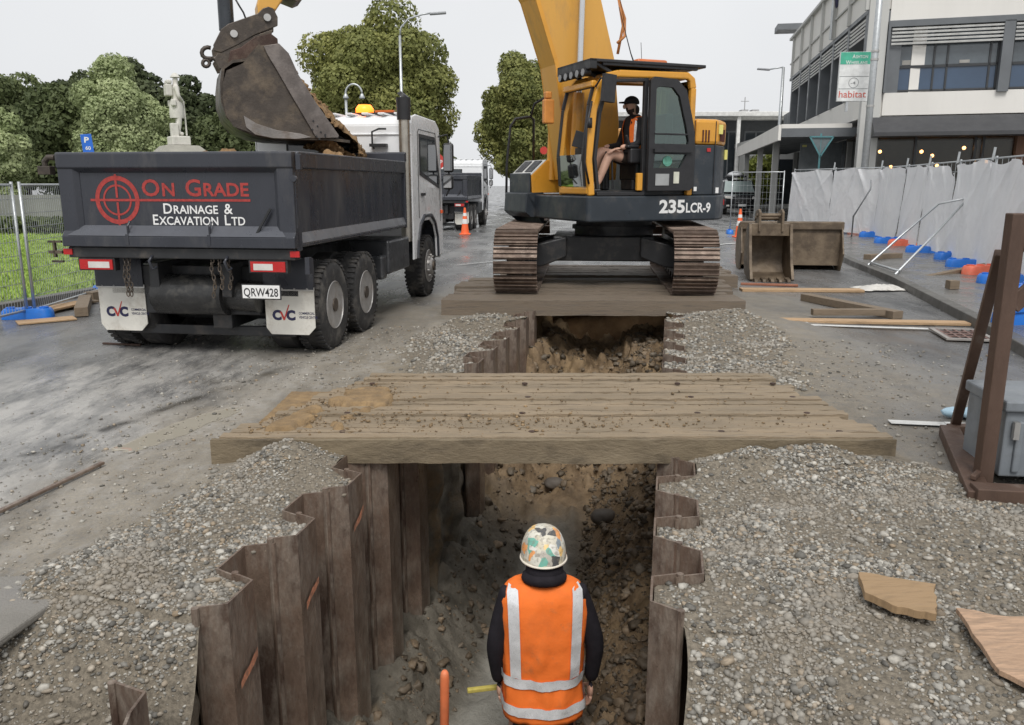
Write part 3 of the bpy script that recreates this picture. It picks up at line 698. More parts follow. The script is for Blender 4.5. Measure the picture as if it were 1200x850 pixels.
beam('steel_rod', 'thin dark bar lying on the road beneath the truck tail', 'steel rod', z4(G(121, 404), .015), z4(G(165, 406), .015), .03, .02, M_rustdark)
# ================================================================== PEOPLE
M_hood = pm('dark_hoodie', (.018, .016, .02), .9, 0, .3, 10, bump=.3, bs=60, spec=.2)
M_vest = pm('orange_hi_vis', (.92, .20, .035), .75, 0, .06, 4, bump=.6, bs=9, spec=.2, dirt=(.60, .15, .04), da=.28, ds=4, d2=(.30, .16, .08), d2a=.12, d2s=9)
M_refl = pm('reflective_tape', (.74, .75, .76), .3, .15, .12, 20, dirt=(.4, .4, .38), da=.2, ds=14)
M_trou = pm('dark_trousers', (.03, .03, .04), .85)
def add_mats(me, mats, fn):
    me.materials.clear()
    for m_ in mats: me.materials.append(m_)
    for p in me.polygons: p.material_index = fn(p.center)
def finger(mb, root, dirv, curl, ln, r0=.0085):
    """tapered bent finger: root, direction, axis to bend towards"""
    p = Vector(root); d = Vector(dirv).normalized(); c = Vector(curl).normalized(); pts = [p-d*.015, p]
    for k, (L_, a) in enumerate(((.42, .25), (.32, .6), (.26, .9))):
        dd = (d*math.cos(a)+c*math.sin(a)).normalized(); p = p+dd*ln*L_; pts.append(p.copy())
    mb.tube(pts+[pts[-1]+(pts[-1]-pts[-2])*.15], [r0, r0, r0*.95, r0*.9, r0*.8, r0*.4], 8)
def hand_mb(wrist, dirv, palm_n, side):
    """palm + five fingers; side = thumb direction"""
    mb = MB(); w = Vector(wrist); d = Vector(dirv).normalized(); n = Vector(palm_n).normalized(); s = Vector(side).normalized()
    o, f = ico(2); vs = [w+d*(.045+v[0]*.052)+s*(v[1]*.040)+n*(v[2]*.017) for v in o.tolist()]; mb.add(vs, f.tolist())
    for i, ln in enumerate((.070, .080, .075, .058)): finger(mb, w+d*.088+s*(.029-.0195*i), d, n, ln)
    finger(mb, w+d*.03+s*.036, (d*.6+s*.8), n, .058, .010)
    return mb
def shell(mb_fn, zs, nth=48, holes=None):
    vs = []; fs = []
    for i, z in enumerate(zs):
        for j in range(nth): vs.append(mb_fn(2*math.pi*j/nth, z))
    for i in range(len(zs)-1):
        for j in range(nth): fs.append((i*nth+j, i*nth+(j+1) % nth, (i+1)*nth+(j+1) % nth, (i+1)*nth+j))
    return vs, fs
# --- the worker in the trench
wk = thing('person', 'person in an orange vest standing in the trench seen from behind, holding a yellow rod', 'person', (.165, 3.92, -1.80), R(3))
J = dict(pel=(0, 0, .95, .155, .115), wai=(0, 0, 1.10, .145, .11), che=(0, .0, 1.28, .175, .125), upp=(0, -.005, 1.40, .155, .10), nek=(0, .0, 1.50, .075, .075), hea=(0, .03, 1.60, .085, .095), top=(0, .035, 1.70, .08, .09),
         shL=(-.185, -.005, 1.405, .068), elL=(-.255, -.03, 1.13, .055), wrL=(-.235, .045, .875, .036), shR=(.185, -.005, 1.405, .068), elR=(.275, -.03, 1.13, .055), wrR=(.262, .03, .875, .038),
         hiL=(-.09, 0, .87, .10), knL=(-.12, .03, .48, .07), anL=(-.13, 0, .09, .055), toL=(-.145, .15, .055, .045), hiR=(.09, 0, .87, .10), knR=(.12, .03, .48, .07), anR=(.13, 0, .09, .055), toR=(.145, .15, .055, .045))
E = [('pel', 'wai'), ('wai', 'che'), ('che', 'upp'), ('upp', 'nek'), ('nek', 'hea'), ('hea', 'top'), ('upp', 'shL'), ('shL', 'elL'), ('elL', 'wrL'), ('upp', 'shR'), ('shR', 'elR'), ('elR', 'wrR'), ('pel', 'hiL'), ('hiL', 'knL'), ('knL', 'anL'), ('anL', 'toL'), ('pel', 'hiR'), ('hiR', 'knR'), ('knR', 'anR'), ('anR', 'toR')]
bodym = skin_mesh(J, E, 'pel')
def joinmesh(me, mbs):
    bm = bmesh.new(); bm.from_mesh(me)
    for mb in mbs:
        t = bpy.data.meshes.new('t'); t.from_pydata(mb.v, [], mb.f); bm.from_mesh(t); bpy.data.meshes.remove(t)
    bmesh.ops.recalc_face_normals(bm, faces=bm.faces); bm.to_mesh(me); bm.free(); me.polygons.foreach_set('use_smooth', [True]*len(me.polygons))
hl = hand_mb((-.233, .05, .865), (.05, .15, -1), (.9, .3, 0), (0, 1, -.1)); hr = hand_mb((.262, .03, .86), (-.02, .1, -1), (-.9, .3, 0), (0, 1, -.1))
joinmesh(bodym, [hl, hr])
add_mats(bodym, [M_hood, M_trou, M_skin], lambda c: 2 if (abs(c.x) > .17 and c.z < .85 and c.z > .6) else (1 if c.z < .9 and abs(c.x) < .2 else 0))
link('body', bodym, None, wk)
def vest_fn(sx, off=0.):
    zz = [.74, .95, 1.2, 1.33, 1.41, 1.455, 1.485, 1.50]; aa = [.215, .212, .222, .232, .225, .20, .155, .095]; bb_ = [.16, .15, .155, .145, .13, .11, .09, .075]
    def f(th, z):
        a = float(np.interp(z, zz, aa)); b = float(np.interp(z, zz, bb_)); c, s_ = math.cos(th), math.sin(th)
        k = 2.7; rr = (abs(c)**k+abs(s_)**k)**(-1/k)
        wr = .020*(float(fbm(th*3.0+4+z*2, z*6-th, 88, 4))-.5)*(1.5 if z < 1.15 else 1)
        return ((a+off+wr)*rr*c*sx, (b+off+wr*1.5)*rr*s_, z)
    return f
zs = [.74+i*.02 for i in range(39)]
vs, fs = shell(vest_fn(1), zs, 72); mb = MB(); mb.add(vs, fs); vest = mb.build('vest', M_vest, wk, smooth=True)
so = vest.modifiers.new('t', 'SOLIDIFY'); so.thickness = .004
fv_ = vest_fn(1, .010)
def strip_v(x0, x1, z0, z1, back=True):
    mb = MB(); n = 26; vs = []
    for i in range(n+1):
        z = z0+(z1-z0)*i/n
        for x in (x0 if not callable(x0) else x0(z), x1 if not callable(x1) else x1(z)):
            lo, hi = (math.pi, 1.5*math.pi) if x < 0 else (1.5*math.pi, 2*math.pi)
            a, b = lo, hi
            for _ in range(30):
                mth = (a+b)/2
                if fv_(mth, z)[0] < x: a = mth
                else: b = mth
            vs.append(fv_(mth, z))
    mb.add(vs, [(2*i, 2*i+1, 2*i+3, 2*i+2) for i in range(n)]); return mb
for sx in (-1, 1):
    x0 = (lambda z, s=sx: s*(.125+.012*(z-1.0)/.4)); x1 = (lambda z, s=sx: s*(.178+.015*(z-1.0)/.4))
    strip_v(x0 if sx > 0 else x1, x1 if sx > 0 else x0, 1.0, 1.475).build('reflective_strip', M_refl, vest, smooth=True)
for z0 in (.955, .80):
    vs, fs = shell(lambda th, z: fv_(th, z+.012*math.sin(th)), [z0, z0+.012, z0+.028, z0+.042, z0+.055], 72); mb = MB(); mb.add(vs, fs); mb.build('reflective_band', M_refl, vest, smooth=True)
# hood bunched on the neck
mb = MB(); mb.tube([(.085*math.cos(a), -.01+.085*math.sin(a)-.01, 1.515-.018*math.sin(a)) for a in [2*math.pi*i/20 for i in range(20)]], .034, 10, closed=True)
mb.blob((0, -.02, 1.555), (.098, .10, .07), 3, .06, 2, 5); mb.build('hood', M_hood, wk, smooth=True)
def helmet_mat():
    m = bpy.data.materials.new('stickered_helmet'); m.use_nodes = True; nt = m.node_tree; N = nt.nodes; L = nt.links; b = N['Principled BSDF']
    tc = N.new('ShaderNodeTexCoord')
    nz = N.new('ShaderNodeTexNoise'); nz.inputs['Scale'].default_value = 14; L.new(tc.outputs['Object'], nz.inputs['Vector'])
    mv = N.new('ShaderNodeMix'); mv.data_type = 'VECTOR'; mv.inputs[0].default_value = .07; L.new(tc.outputs['Object'], mv.inputs[4]); L.new(nz.outputs['Color'], mv.inputs[5])
    vo = N.new('ShaderNodeTexVoronoi'); vo.inputs['Scale'].default_value = 24; L.new(mv.outputs[1], vo.inputs['Vector'])
    sp = N.new('ShaderNodeSeparateColor'); L.new(vo.outputs['Color'], sp.inputs[0])
    cr = N.new('ShaderNodeValToRGB'); L.new(sp.outputs[0], cr.inputs[0]); e = cr.color_ramp.elements; cr.color_ramp.interpolation = 'CONSTANT'
    cols = [(0, (.62, .58, .48)), (.22, (.45, .42, .36)), (.36, (.78, .34, .12)), (.46, (.66, .64, .55)), (.58, (.16, .42, .33)), (.66, (.55, .50, .38)), (.78, (.80, .52, .2)), (.84, (.08, .08, .08)), (.89, (.70, .68, .62)), (.96, (.25, .30, .34))]
    e[0].position = 0; e[0].color = (*cols[0][1], 1); e[1].position = cols[1][0]; e[1].color = (*cols[1][1], 1)
    for p_, c_ in cols[2:]: q = e.new(p_); q.color = (*c_, 1)
    n2_ = N.new('ShaderNodeTexNoise'); n2_.inputs['Scale'].default_value = 60; n2_.inputs['Detail'].default_value = 5; L.new(tc.outputs['Object'], n2_.inputs['Vector'])
    mr = N.new('ShaderNodeMapRange'); L.new(n2_.outputs['Fac'], mr.inputs[0]); mr.inputs[1].default_value = .5; mr.inputs[2].default_value = .62; mr.inputs[4].default_value = .5
    mx = N.new('ShaderNodeMix'); mx.data_type = 'RGBA'; L.new(mr.outputs[0], mx.inputs[0]); L.new(cr.outputs[0], mx.inputs[6]); mx.inputs[7].default_value = (.2, .17, .13, 1)
    L.new(mx.outputs[2], b.inputs['Base Color']); b.inputs['Roughness'].default_value = .45; return m
def helm(th, t):   # t 0..1 rim -> crown
    a = t*math.pi/2; c = math.cos(a); rim = .035*math.cos(th)**2*(1-t)*0-.03*(-math.sin(th))*(1-t)
    return (.118*c**.75*math.cos(th), .140*c**.75*math.sin(th), -.05+rim+.165*math.sin(a)**.9)
vs, fs = shell(helm, [i/14 for i in range(15)], 40); mb = MB(); mb.add(vs, fs)
hm = mb.build('hard_hat', helmet_mat(), wk, smooth=True, loc=(0, .03, 1.655), rot=(R(-14), 0, R(-2)))
mb = MB(); mb.tube([helm(2*math.pi*i/40, 0) for i in range(40)], .006, 8, closed=True)
mb.build('brim_edge', pm('cream_rim', (.72, .66, .56), .5), hm, smooth=True)
hand = wk.matrix_basis @ Vector((-.225, .05, .79))
th_ = Vector((.165, 3.92, -1.80))
beam('measuring_rod', 'yellow rod held level in the left hand of the trench worker', 'rod', th_+Vector((-.41, .08, .785)), th_+Vector((.0, .14, .80)), .028, .022, pm('yellow_rod', (.50, .42, .10), .5, 0, .2, 30))
a_ = P(521, 786, 3.35)
mb = MB(); mb.tube([(0, 0, 0), (0, 0, -.012), (.0, .0, -.03), (-.02, .03, -.8)], [.010, .018, .021, .02], 12)
tag(mb.build('shovel', pm('orange_fibreglass', (.75, .20, .08), .5, 0, .12, 12, dirt=(.4, .25, .15), da=.25, ds=9), smooth=True, loc=a_), 'upright orange shovel handle beside the trench worker', 'shovel')
# ================================================================== EXCAVATOR
EXC = Vector((1.62, 13.2, 0)); HA = R(202); hf = Vector((math.cos(HA), math.sin(HA), 0)); hl_ = Vector((-hf.y, hf.x, 0))
ex = thing('excavator', 'yellow and dark grey tracked excavator standing on timber mats over the trench', 'excavator', (EXC.x, EXC.y, .2))
ZO = (0, 0, -.2)
def HP(px, py, yl=0.):
    """pixel -> (forward, world z) in the house's vertical plane at lateral offset yl"""
    o = EXC+hl_*yl; d = ray(px, py); e = Vector((0, 0, EYE))
    n = hl_; t = (o-e).dot(n)/d.dot(n); q = e+d*t; return ((q-EXC).dot(hf), q.z)
def hb(mb, name, mat, par=None, **k): return mb.build(name, mat, par or ex, loc=(0, 0, -.2) if (par is None) else None, rot=(0, 0, HA) if par is None else None, **k)
# tracks
def track_path(L_, h, n):
    r = h/2; st = L_-h; per = 2*st+2*math.pi*r; out = []
    for i in range(n):
        s_ = per*i/n
        if s_ < st: out.append(((-st/2+s_), 0, 0.))
        elif s_ < st+math.pi*r: a = (s_-st)/r; out.append((st/2+r*math.sin(a), r-r*math.cos(a), a))
        elif s_ < 2*st+math.pi*r: out.append((st/2-(s_-st-math.pi*r), 2*r, math.pi))
        else: a = (s_-2*st-math.pi*r)/r; out.append((-st/2-r*math.sin(a), r+r*math.cos(a), math.pi+a))
    return out
TY = R(-5); TX = -.18
for sx in (-1, 1):
    mb = MB(); gl = MB()
    for (y, z, a) in track_path(4.25, .82, 48):
        rot = Matrix.Rotation(a, 3, 'X'); zz = z+.03*math.cos(a)*0
        mb.box((sx*1.22, y, z+.02), (.60, .175, .022), rot=rot)
        for dy in (-.065, .0, .065):
            off = rot @ Vector((0, dy, -.026)); gl_ = .03 if dy else .022
            mb.box((sx*1.22, y+off.y, z+.02+off.z), (.60, .016, gl_), rot=rot)
        off = rot @ Vector((0, 0, .05)); gl.box((sx*1.22, y+off.y, z+.02+off.z), (.16, .12, .07), rot=rot)
    tr = mb.build('track', M_shoe, ex, loc=(TX, 0, 0), rot=(0, 0, TY), bevel=.003)
    gl.build('chain', M_mud, tr)
    fr = MB(); fr.bb(sx*1.22-.16, sx*1.22+.16, -1.65, 1.65, .16, .56)
    fr.prism([(-1.5, .56), (1.5, .56), (1.1, .66), (-1.1, .66)], sx*1.22-.13, sx*1.22+.13, 'x')
    fr.build('track_frame', M_black, ex, loc=(TX, 0, 0), rot=(0, 0, TY), bevel=.01)
    wh = MB()
    for y, r_ in ((-1.72, .34), (1.72, .34)): wh.cyl((sx*1.22-.1, y, .43), (sx*1.22+.1, y, .43), r_, 24)
    for k in range(8): wh.cyl((sx*1.22-.12, -1.3+k*.37, .15), (sx*1.22+.12, -1.3+k*.37, .15), .1, 14)
    wh.build('roller_set', M_mud, ex, loc=(TX, 0, 0), rot=(0, 0, TY))
mb = MB(); mb.bb(-.75, .75, -.8, .8, .35, .72)
for sx in (-1, 1):
    for sy in (-1, 1):
        mb.prism([(sx*.55, .72), (sx*1.1, .58), (sx*1.12, .25), (sx*.9, .28), (sx*.55, .42)], sy*.75-.16, sy*.75+.16, 'y')
mb.build('undercarriage', M_black, ex, loc=(TX, 0, 0), rot=(0, 0, TY), bevel=.02)
mb = MB(); mb.lathe([(.62, .70), (.62, .80), (.66, .80), (.66, .86), (.60, .86), (.60, .93), (.74, .93), (.74, 1.0)], 36); mb.build('slew_ring', M_black, ex, smooth=True, ang=30)
# house: deck
def arc_plan(x1, yh=1.4, rr=1.67, n=14):
    a0 = math.acos(-math.sqrt(max(0, 1-(yh/rr)**2))) if False else math.pi-math.asin(yh/rr)
    pts = [(rr*math.cos(a0+(2*math.pi-2*a0)*i/n*1.0), rr*math.sin(a0+(2*math.pi-2*a0)*i/n)) for i in range(n+1)]
    return pts
arc = arc_plan(0)          # from (-.91,1.4) round the tail to (-.91,-1.4)
deck = MB(); deck.prism([(1.16, 1.40)]+[(-.5, 1.4)]+arc+[(1.16, -1.4), (1.16, -.45), (1.2, .42), (1.2, 1.36)], 1.17, 1.53, 'z')
dk = hb(deck, 'deck', M_deck, bevel=.025)
mb = MB(); mb.prism([(-.52, 1.385)]+[(a*.985, b*.985) for a, b in arc]+[(-.52, -1.385)], 1.535, 2.24, 'z'); hb(mb, 'lower_engine_cover', M_deck, bevel=.015)
mb = MB(); mb.prism([(-.52, 1.39)]+[(a*.99, b*.99) for a, b in arc]+[(-.52, -1.39)], 2.243, 2.60, 'z'); ec = hb(mb, 'engine_cover', M_yel, bevel=.05)
mb = MB()
for x in (-.64, -.69, -.74): mb.box((x, 1.392, 2.36), (.022, .012, .17))
for x in (-.98, -1.03, -1.08, -1.13): 
    y_ = math.sqrt(1.655**2-x*x); mb.box((x, y_+.0, 2.38), (.02, .03, .17))
mb.build('vent_slots', pm('vent_dark_red', (.08, .02, .015), .7), ec)
mb = MB()
for x in (-.50, -.86): mb.box((x, 1.389, 2.06), (.012, .006, 1.02))
hb(mb, 'panel_gap', M_plasticblk)
mb = MB(); mb.box((-.955, 1.372, 2.46), (.07, .012, .13)); hb(mb, 'warning_label', pm('yellow_label', (.75, .68, .2), .5)); mb = MB(); mb.box((-1.30, 1.04, 2.12), (.05, .03, .14)); hb(mb, 'warning_label', MATS['yellow_label'])
mb = MB(); mb.box((-.75, 1.39, 2.17), (.06, .012, .05)); mb.bar((-1.30, 1.06, 1.42), (-1.50, .72, 1.42), .012, .08); hb(mb, 'red_marker', M_red)
mb = MB(); mb.box((-.93, 1.385, 1.60), (.05, .012, .08)); hb(mb, 'white_marker', M_whp); mb = MB(); mb.box((-.54, 1.40, 1.62), (.05, .01, .06)); hb(mb, 'white_marker', M_whp)
letters('lettering', '235', plane_M((.05, 1.403, 1.29), (-1, 0, 0), (0, 0, 1)), M_whp, dk, .25, .43, .035)
letters('lettering', 'LCR-9', plane_M((-.40, 1.403, 1.29), (-1, 0, 0), (0, 0, 1)), M_whp, dk, .19, .42, .025)
# right front box
mb = MB(); mb.prism([(.3, 1.55), (1.2, 1.55), (1.22, 1.82), (.95, 2.06), (.3, 2.08)], -.52, -.50, 'y'); mb.prism([(.3, 1.55), (1.17, 1.55), (1.19, 1.82), (.94, 2.04), (.3, 2.06)], -1.38, -.53, 'y')
tb = hb(mb, 'tool_box', M_yel, bevel=.012)
mb = MB(); mb.box((1.225, -.95, 1.66), (.03, .84, .40)); mb.prism([(1.0, 1.0), (1.0, 1.58), (1.3, 1.55), (1.32, 1.25), (1.22, 1.17), (1., 1.17)], -1.42, -.5, 'y'); hb(mb, 'step_guard', M_deck, bevel=.02)
mb = MB()
for y in (-.75, -1.15): mb.add([Vector(v) for v in [(1.16, y-.14, 1.865), (1.16, y+.14, 1.865), (.98, y+.14, 2.035), (.98, y-.14, 2.035), (1.17, y-.14, 1.885), (1.17, y+.14, 1.885), (.99, y+.14, 2.055), (.99, y-.14, 2.055)]], [(0, 1, 2, 3), (4, 5, 6, 7), (0, 1, 5, 4), (1, 2, 6, 5), (2, 3, 7, 6), (3, 0, 4, 7)])
hb(mb, 'grip_pad', M_plasticblk)
mb = MB(); mb.add([(1.215, -1.37, 1.83), (1.215, -.51, 1.83), (.955, -.51, 2.065), (.955, -1.37, 2.065)], [(0, 1, 2, 3)]); hb(mb, 'step_plate', pm('pale_step_plate', (.55, .55, .53), .5))
mb = MB(); mb.tube([(1.28, -1.42, 1.3), (1.26, -1.44, 2.0), (1.2, -1.42, 2.62), (1.12, -1.40, 2.74), (.86, -1.38, 2.78), (.80, -1.38, 2.74), (.80, -1.38, 2.05)], .022, 8)
mb.tube([(.86, -1.38, 2.76), (.82, -1.3, 2.98), (.55, -1.1, 3.15), (.3, -1.0, 3.2)], .02, 8); hb(mb, 'handrail', M_plasticblk, smooth=True)
# cab
CX0, CX1 = -.5, 1.15
sil = [(1.17, 1.53), (1.22, 2.05), (1.16, 2.75), (1.06, 3.12), (.94, 3.25), (.75, 3.30), (-.36, 3.32), (-.47, 3.24), (-.5, 3.1), (-.5, 1.53)]
def arch(mb, path, w, y0, y1): mb.band(path, w, y0, y1, 'y')
mb = MB()
for (y0, y1) in ((1.31, 1.39), (.42, .49)):
    mb.band(sil[:6], .095, y0, y1, 'y'); mb.band(sil[5:9], .10, y0, y1, 'y'); mb.band(sil[8:], .09, y0, y1, 'y')
mb.bb(-.46, .78, .49, 1.31, 3.235, 3.30)
mb.bar((1.10, .45, 3.10), (1.10, 1.35, 3.10), .08, .09); mb.bar((1.14, .45, 1.60), (1.14, 1.35, 1.60), .09, .10)
mb.bb(-.5, -.46, .45, 1.35, 1.53, 2.3)
cab = hb(mb, 'cab', M_yel, bevel=.018)
mb = MB(); mb.bb(.27, .335, 1.315, 1.375, 1.55, 3.22); mb.band([(1.055, 1.62), (1.11, 2.05), (1.05, 2.7), (.96, 3.02), (.80, 3.17), (.34, 3.20)], .045, 1.33, 1.40, 'y')
mb.bb(.3, 1.05, 1.32, 1.40, 1.53, 1.58)
# front window gasket
mb.bar((1.19, 1.30, 1.66), (1.23, 1.30, 2.1), .03, .05); mb.bar((1.23, 1.30, 2.1), (1.16, 1.30, 2.8), .03, .05); mb.bar((1.16, 1.30, 2.8), (1.09, 1.30, 3.08), .03, .05)
mb.bar((1.19, .50, 1.66), (1.23, .50, 2.1), .03, .05); mb.bar((1.23, .50, 2.1), (1.16, .50, 2.8), .03, .05); mb.bar((1.16, .50, 2.8), (1.09, .50, 3.08), .03, .05)
mb.bar((1.10, .5, 3.07), (1.10, 1.3, 3.07), .04, .05)
mb.build('door_frame', M_plasticblk, cab, bevel=.008)
mb = MB(); mb.bar((1.205, .90, 1.655), (1.24, .90, 2.12), .80, .008, (1, 0, 0)); mb.v = []; mb.f = []
mb.add([(1.19, .50, 1.66), (1.19, 1.30, 1.66), (1.225, 1.30, 2.12), (1.225, .50, 2.12)], [(0, 1, 2, 3)])
mb.build('lower_window', glass('green_lower_glass', (.42, .52, .44), .12), cab)
# door, swung back
mb = MB(); D0, D1 = -.46, .30; dy0, dy1 = 1.42, 1.48
outl = [(D1, 1.60), (D1, 3.17), (D1-.06, 3.22), (-.12, 3.20), (-.28, 3.05), (-.42, 2.55), (D0, 2.2), (D0, 1.66), (D0+.06, 1.60)]
win = [(.21, 2.28), (.21, 3.05), (.16, 3.09), (-.06, 3.08), (-.17, 2.96), (-.30, 2.52), (-.345, 2.32), (-.34, 2.28)]
def ring_prism(mb, outer, inner, y0, y1):
    """prism with a hole: outlines resampled to the same count by angle about the inner centroid"""
    cx = sum(p[0] for p in inner)/len(inner); cz = sum(p[1] for p in inner)/len(inner); n = 56
    def cast(poly, a):
        dx, dz = math.cos(a), math.sin(a); best = None
        for i in range(len(poly)):
            x1, z1 = poly[i]; x2, z2 = poly[(i+1) % len(poly)]; ex_, ez = x2-x1, z2-z1; den = dx*ez-dz*ex_
            if abs(den) < 1e-9: continue
            t = ((x1-cx)*ez-(z1-cz)*ex_)/den; s_ = ((x1-cx)*dz-(z1-cz)*dx)/den
            if t > 0 and -1e-6 <= s_ <= 1+1e-6 and (best is None or t < best): best = t
        return (cx+dx*best, cz+dz*best)
    angs = sorted(set([2*math.pi*i/n for i in range(n)]+[math.atan2(p[1]-cz, p[0]-cx) % (2*math.pi) for p in list(outer)+list(inner)]))
    O = [cast(outer, a) for a in angs]; I = [cast(inner, a) for a in angs]; k = len(angs)
    vs = [(p[0], y, p[1]) for y in (y0, y1) for L_ in (O, I) for p in L_]; fs = []
    for i in range(k):
        j = (i+1) % k
        fs += [(i, j, k+j, k+i), (2*k+i, 3*k+i, 3*k+j, 2*k+j), (i, 2*k+i, 2*k+j, j), (k+i, k+j, 3*k+j, 3*k+i)]
    mb.add(vs, fs)
top_o = [(D1, 2.20), (D1, 3.17), (D1-.06, 3.22), (-.12, 3.20), (-.28, 3.05), (-.42, 2.55), (D0, 2.20)]
bot_o = [(D0, 2.198), (D0, 1.66), (D0+.06, 1.60), (D1, 1.60), (D1, 2.198)]
bwin = [(.20, 2.13), (.22, 1.93), (-.22, 1.93), (-.32, 2.13)]
ring_prism(mb, top_o, win, dy0, dy1); ring_prism(mb, bot_o, bwin, dy0, dy1); mb.box((-.06, 1.49, 2.42), (.55, .015, .02)); mb.box((-.08, 1.50, 2.18), (.62, .05, .05))
dr = hb(mb, 'cab_door', M_plasticblk, bevel=.008)
mb = MB(); mb.prism([(p[0], p[1]) for p in win], 1.448, 1.452, 'y'); mb.prism(bwin, 1.448, 1.452, 'y'); mb.build('window_pane', glass('door_glass', (.55, .72, .66), .08), dr)
mb = MB(); mb.box((.07, 1.484, 1.76), (.22, .008, .17)); mb.build('paper_label', pm('grey_label', (.33, .34, .34), .5), dr)
mb = MB(); mb.box((-.16, 1.484, 1.79), (.09, .008, .17)); mb.build('white_label', pm('cream_label', (.62, .62, .52), .5), dr)
mb = MB(); mb.prism([(.04, 1.94), (-.11, 1.94), (-.03+-.12, 2.12), (-.02, 2.12)] if False else [(.10, 1.935), (-.06, 1.935), (-.14, 2.13), (.0, 2.13)], 1.44, 1.446, 'y'); mb.build('yellow_plate', M_yel, dr)
mb = MB(); mb.cyl((-.02, 1.456, 2.03), (-.02, 1.460, 2.03), .075, 20); mb.build('round_sticker', pm('green_sticker', (.10, .30, .22), .5, 0, .4, 20), dr)
mb = MB(); mb.bb(.345, .43, 1.36, 1.42, 1.60, 1.84); hb(mb, 'door_latch_post', M_yel, bevel=.01)
mb = MB(); mb.bb(-.44, -.40, .5, 1.3, 2.3, 3.2); hb(mb, 'rear_window', glass('rear_glass', (.6, .72, .7), .05))
mb = MB(); mb.bb(-.46, 1.1, .5, 1.3, 1.54, 1.60); hb(mb, 'cab_floor', M_black)
mb = MB(); mb.bb(-.25, .28, .62, 1.12, 1.75, 2.02); mb.bb(-.33, -.2, .64, 1.10, 2.0, 2.75); mb.bb(-.15, .45, 1.14, 1.24, 2.0, 2.22); mb.bb(-.1, .3, .70, 1.05, 1.6, 1.76); mb.bb(.5, .62, .65, .75, 1.6, 2.15); mb.bb(.3, .5, 1.14, 1.24, 2.22, 2.27)
hb(mb, 'seat', M_plasticblk, bevel=.03)
mb = MB(); mb.bb(.75, .98, .55, .75, 1.6, 2.2); mb.bar((.95, .62, 2.2), (.9, .66, 2.42), .14, .2); mb.tube([(.6, .85, 1.62), (.63, .85, 2.15)], .015); mb.tube([(.6, 1.02, 1.62), (.63, 1.02, 2.15)], .015); mb.bar((.42, 1.19, 2.2), (.5, 1.19, 2.36), .03, .03)
hb(mb, 'controls', M_plasticblk, bevel=.01)
# roof guard, lamps, beacon, mirror, antennas
mb = MB(); mb.bb(-.62, 1.2, .38, 1.42, 3.385, 3.43); mb.bb(-.62, .9, .40, .46, 3.32, 3.40); mb.bb(-.5, 1.0, 1.34, 1.40, 3.345, 3.40)
mb.bar((1.15, .38, 3.36), (1.15, 1.42, 3.36), .10, .14); 
for y in (.45, .9, 1.35): mb.bar((1.18, y, 3.42), (.85, y, 3.26), .04, .05)
hb(mb, 'roof_guard', M_plasticblk, bevel=.01)
for y in (.52, .70, .88, 1.06, 1.24):
    mb = MB(); mb.cyl((1.12, y, 3.27), (1.22, y, 3.26), .05, 14, .062); lp = hb(mb, 'work_lamp', M_plasticblk, smooth=True, ang=30)
    mb = MB(); mb.cyl((1.221, y, 3.26), (1.227, y, 3.26), .05, 14); mb.build('lens', pm('dim_lens', (.22, .22, .22), .2), lp)
mb = MB(); mb.box((-.05, .85, 3.50), (.50, .16, .10)); hb(mb, 'beacon_bar', pm('orange_beacon', (.62, .17, .05), .35), bevel=.03)
mb = MB(); mb.tube([(.22, .9, 3.43), (.30, .9, 3.62), (.52, .92, 4.25)], [.012, .008, .004], 6); mb.tube([(.05, .8, 3.43), (.08, .8, 3.8)], .004, 6); hb(mb, 'antenna', M_plasticblk)
mb = MB(); mb.box((.98, 1.53, 3.02), (.20, .07, .38), rot=Euler((0, R(-4), R(12)))); mb.tube([(1.10, 1.38, 3.05), (1.08, 1.5, 3.16), (1.0, 1.52, 3.1)], .015); hb(mb, 'mirror', M_plasticblk, bevel=.015)
mb = MB(); mb.tube([(1.18, 1.40, 1.7), (1.26, 1.42, 2.0), (1.24, 1.42, 2.5), (1.16, 1.40, 2.85)], .016, 8); mb.box((1.2, 1.42, 2.55), (.06, .05, .14)); hb(mb, 'grab_rail', M_plasticblk, smooth=True)
# boom: box section following a bent centreline in the (forward, z) plane
def quadpath(mb, low, up, y0, y1): mb.prism(low+up[::-1], y0, y1, 'y')
lowp = [(.85, 1.75), (1.0, 2.6), (1.12, 3.4), (1.45, 4.3), (2.05, 5.15), (2.9, 5.8), (4.25, 6.35)]
upp_ = [(.05, 1.75), (.02, 2.6), (.12, 3.5), (.42, 4.5), (1.1, 5.7), (2.2, 6.6), (4.2, 6.85)]
mb = MB(); quadpath(mb, lowp, upp_, -.38, .12); bo = hb(mb, 'boom', M_yel2, bevel=.012)
mb = MB(); 
for y in (-.40, .12): mb.band([(a, b) for a, b in lowp], .06, y, y+.02, 'y')
mb.build('boom_edge', M_yel, bo)
for y in (.28, -.55):
    mb = MB(); mb.cyl((.85, y, 1.75), (.80, y, 3.0), .085, 18); cyb = hb(mb, 'boom_cylinder', M_yel, smooth=True, ang=30)
    mb = MB(); mb.cyl((.80, y, 3.0), (.76, y, 4.9), .048, 16); mb.build('rod', M_chrome, cyb, smooth=True, ang=30)
mb = MB(); mb.tube([(.10, .16, 3.6), (.02, .16, 4.0), (.12, .17, 4.4), (.0, .17, 4.1), (.0, .18, 3.85), (.12, .18, 3.75)], .022, 8); hb(mb, 'hydraulic_pipe', pm('orange_pipe', (.5, .2, .06), .5), smooth=True)
mb = MB(); mb.box((1.3, .30, 2.72), (.16, .10, .34)); mb.box((1.30, .28, 2.95), (.1, .1, .1)); hb(mb, 'hose_bracket', pm('orange_bracket', (.60, .24, .05), .5), bevel=.02)
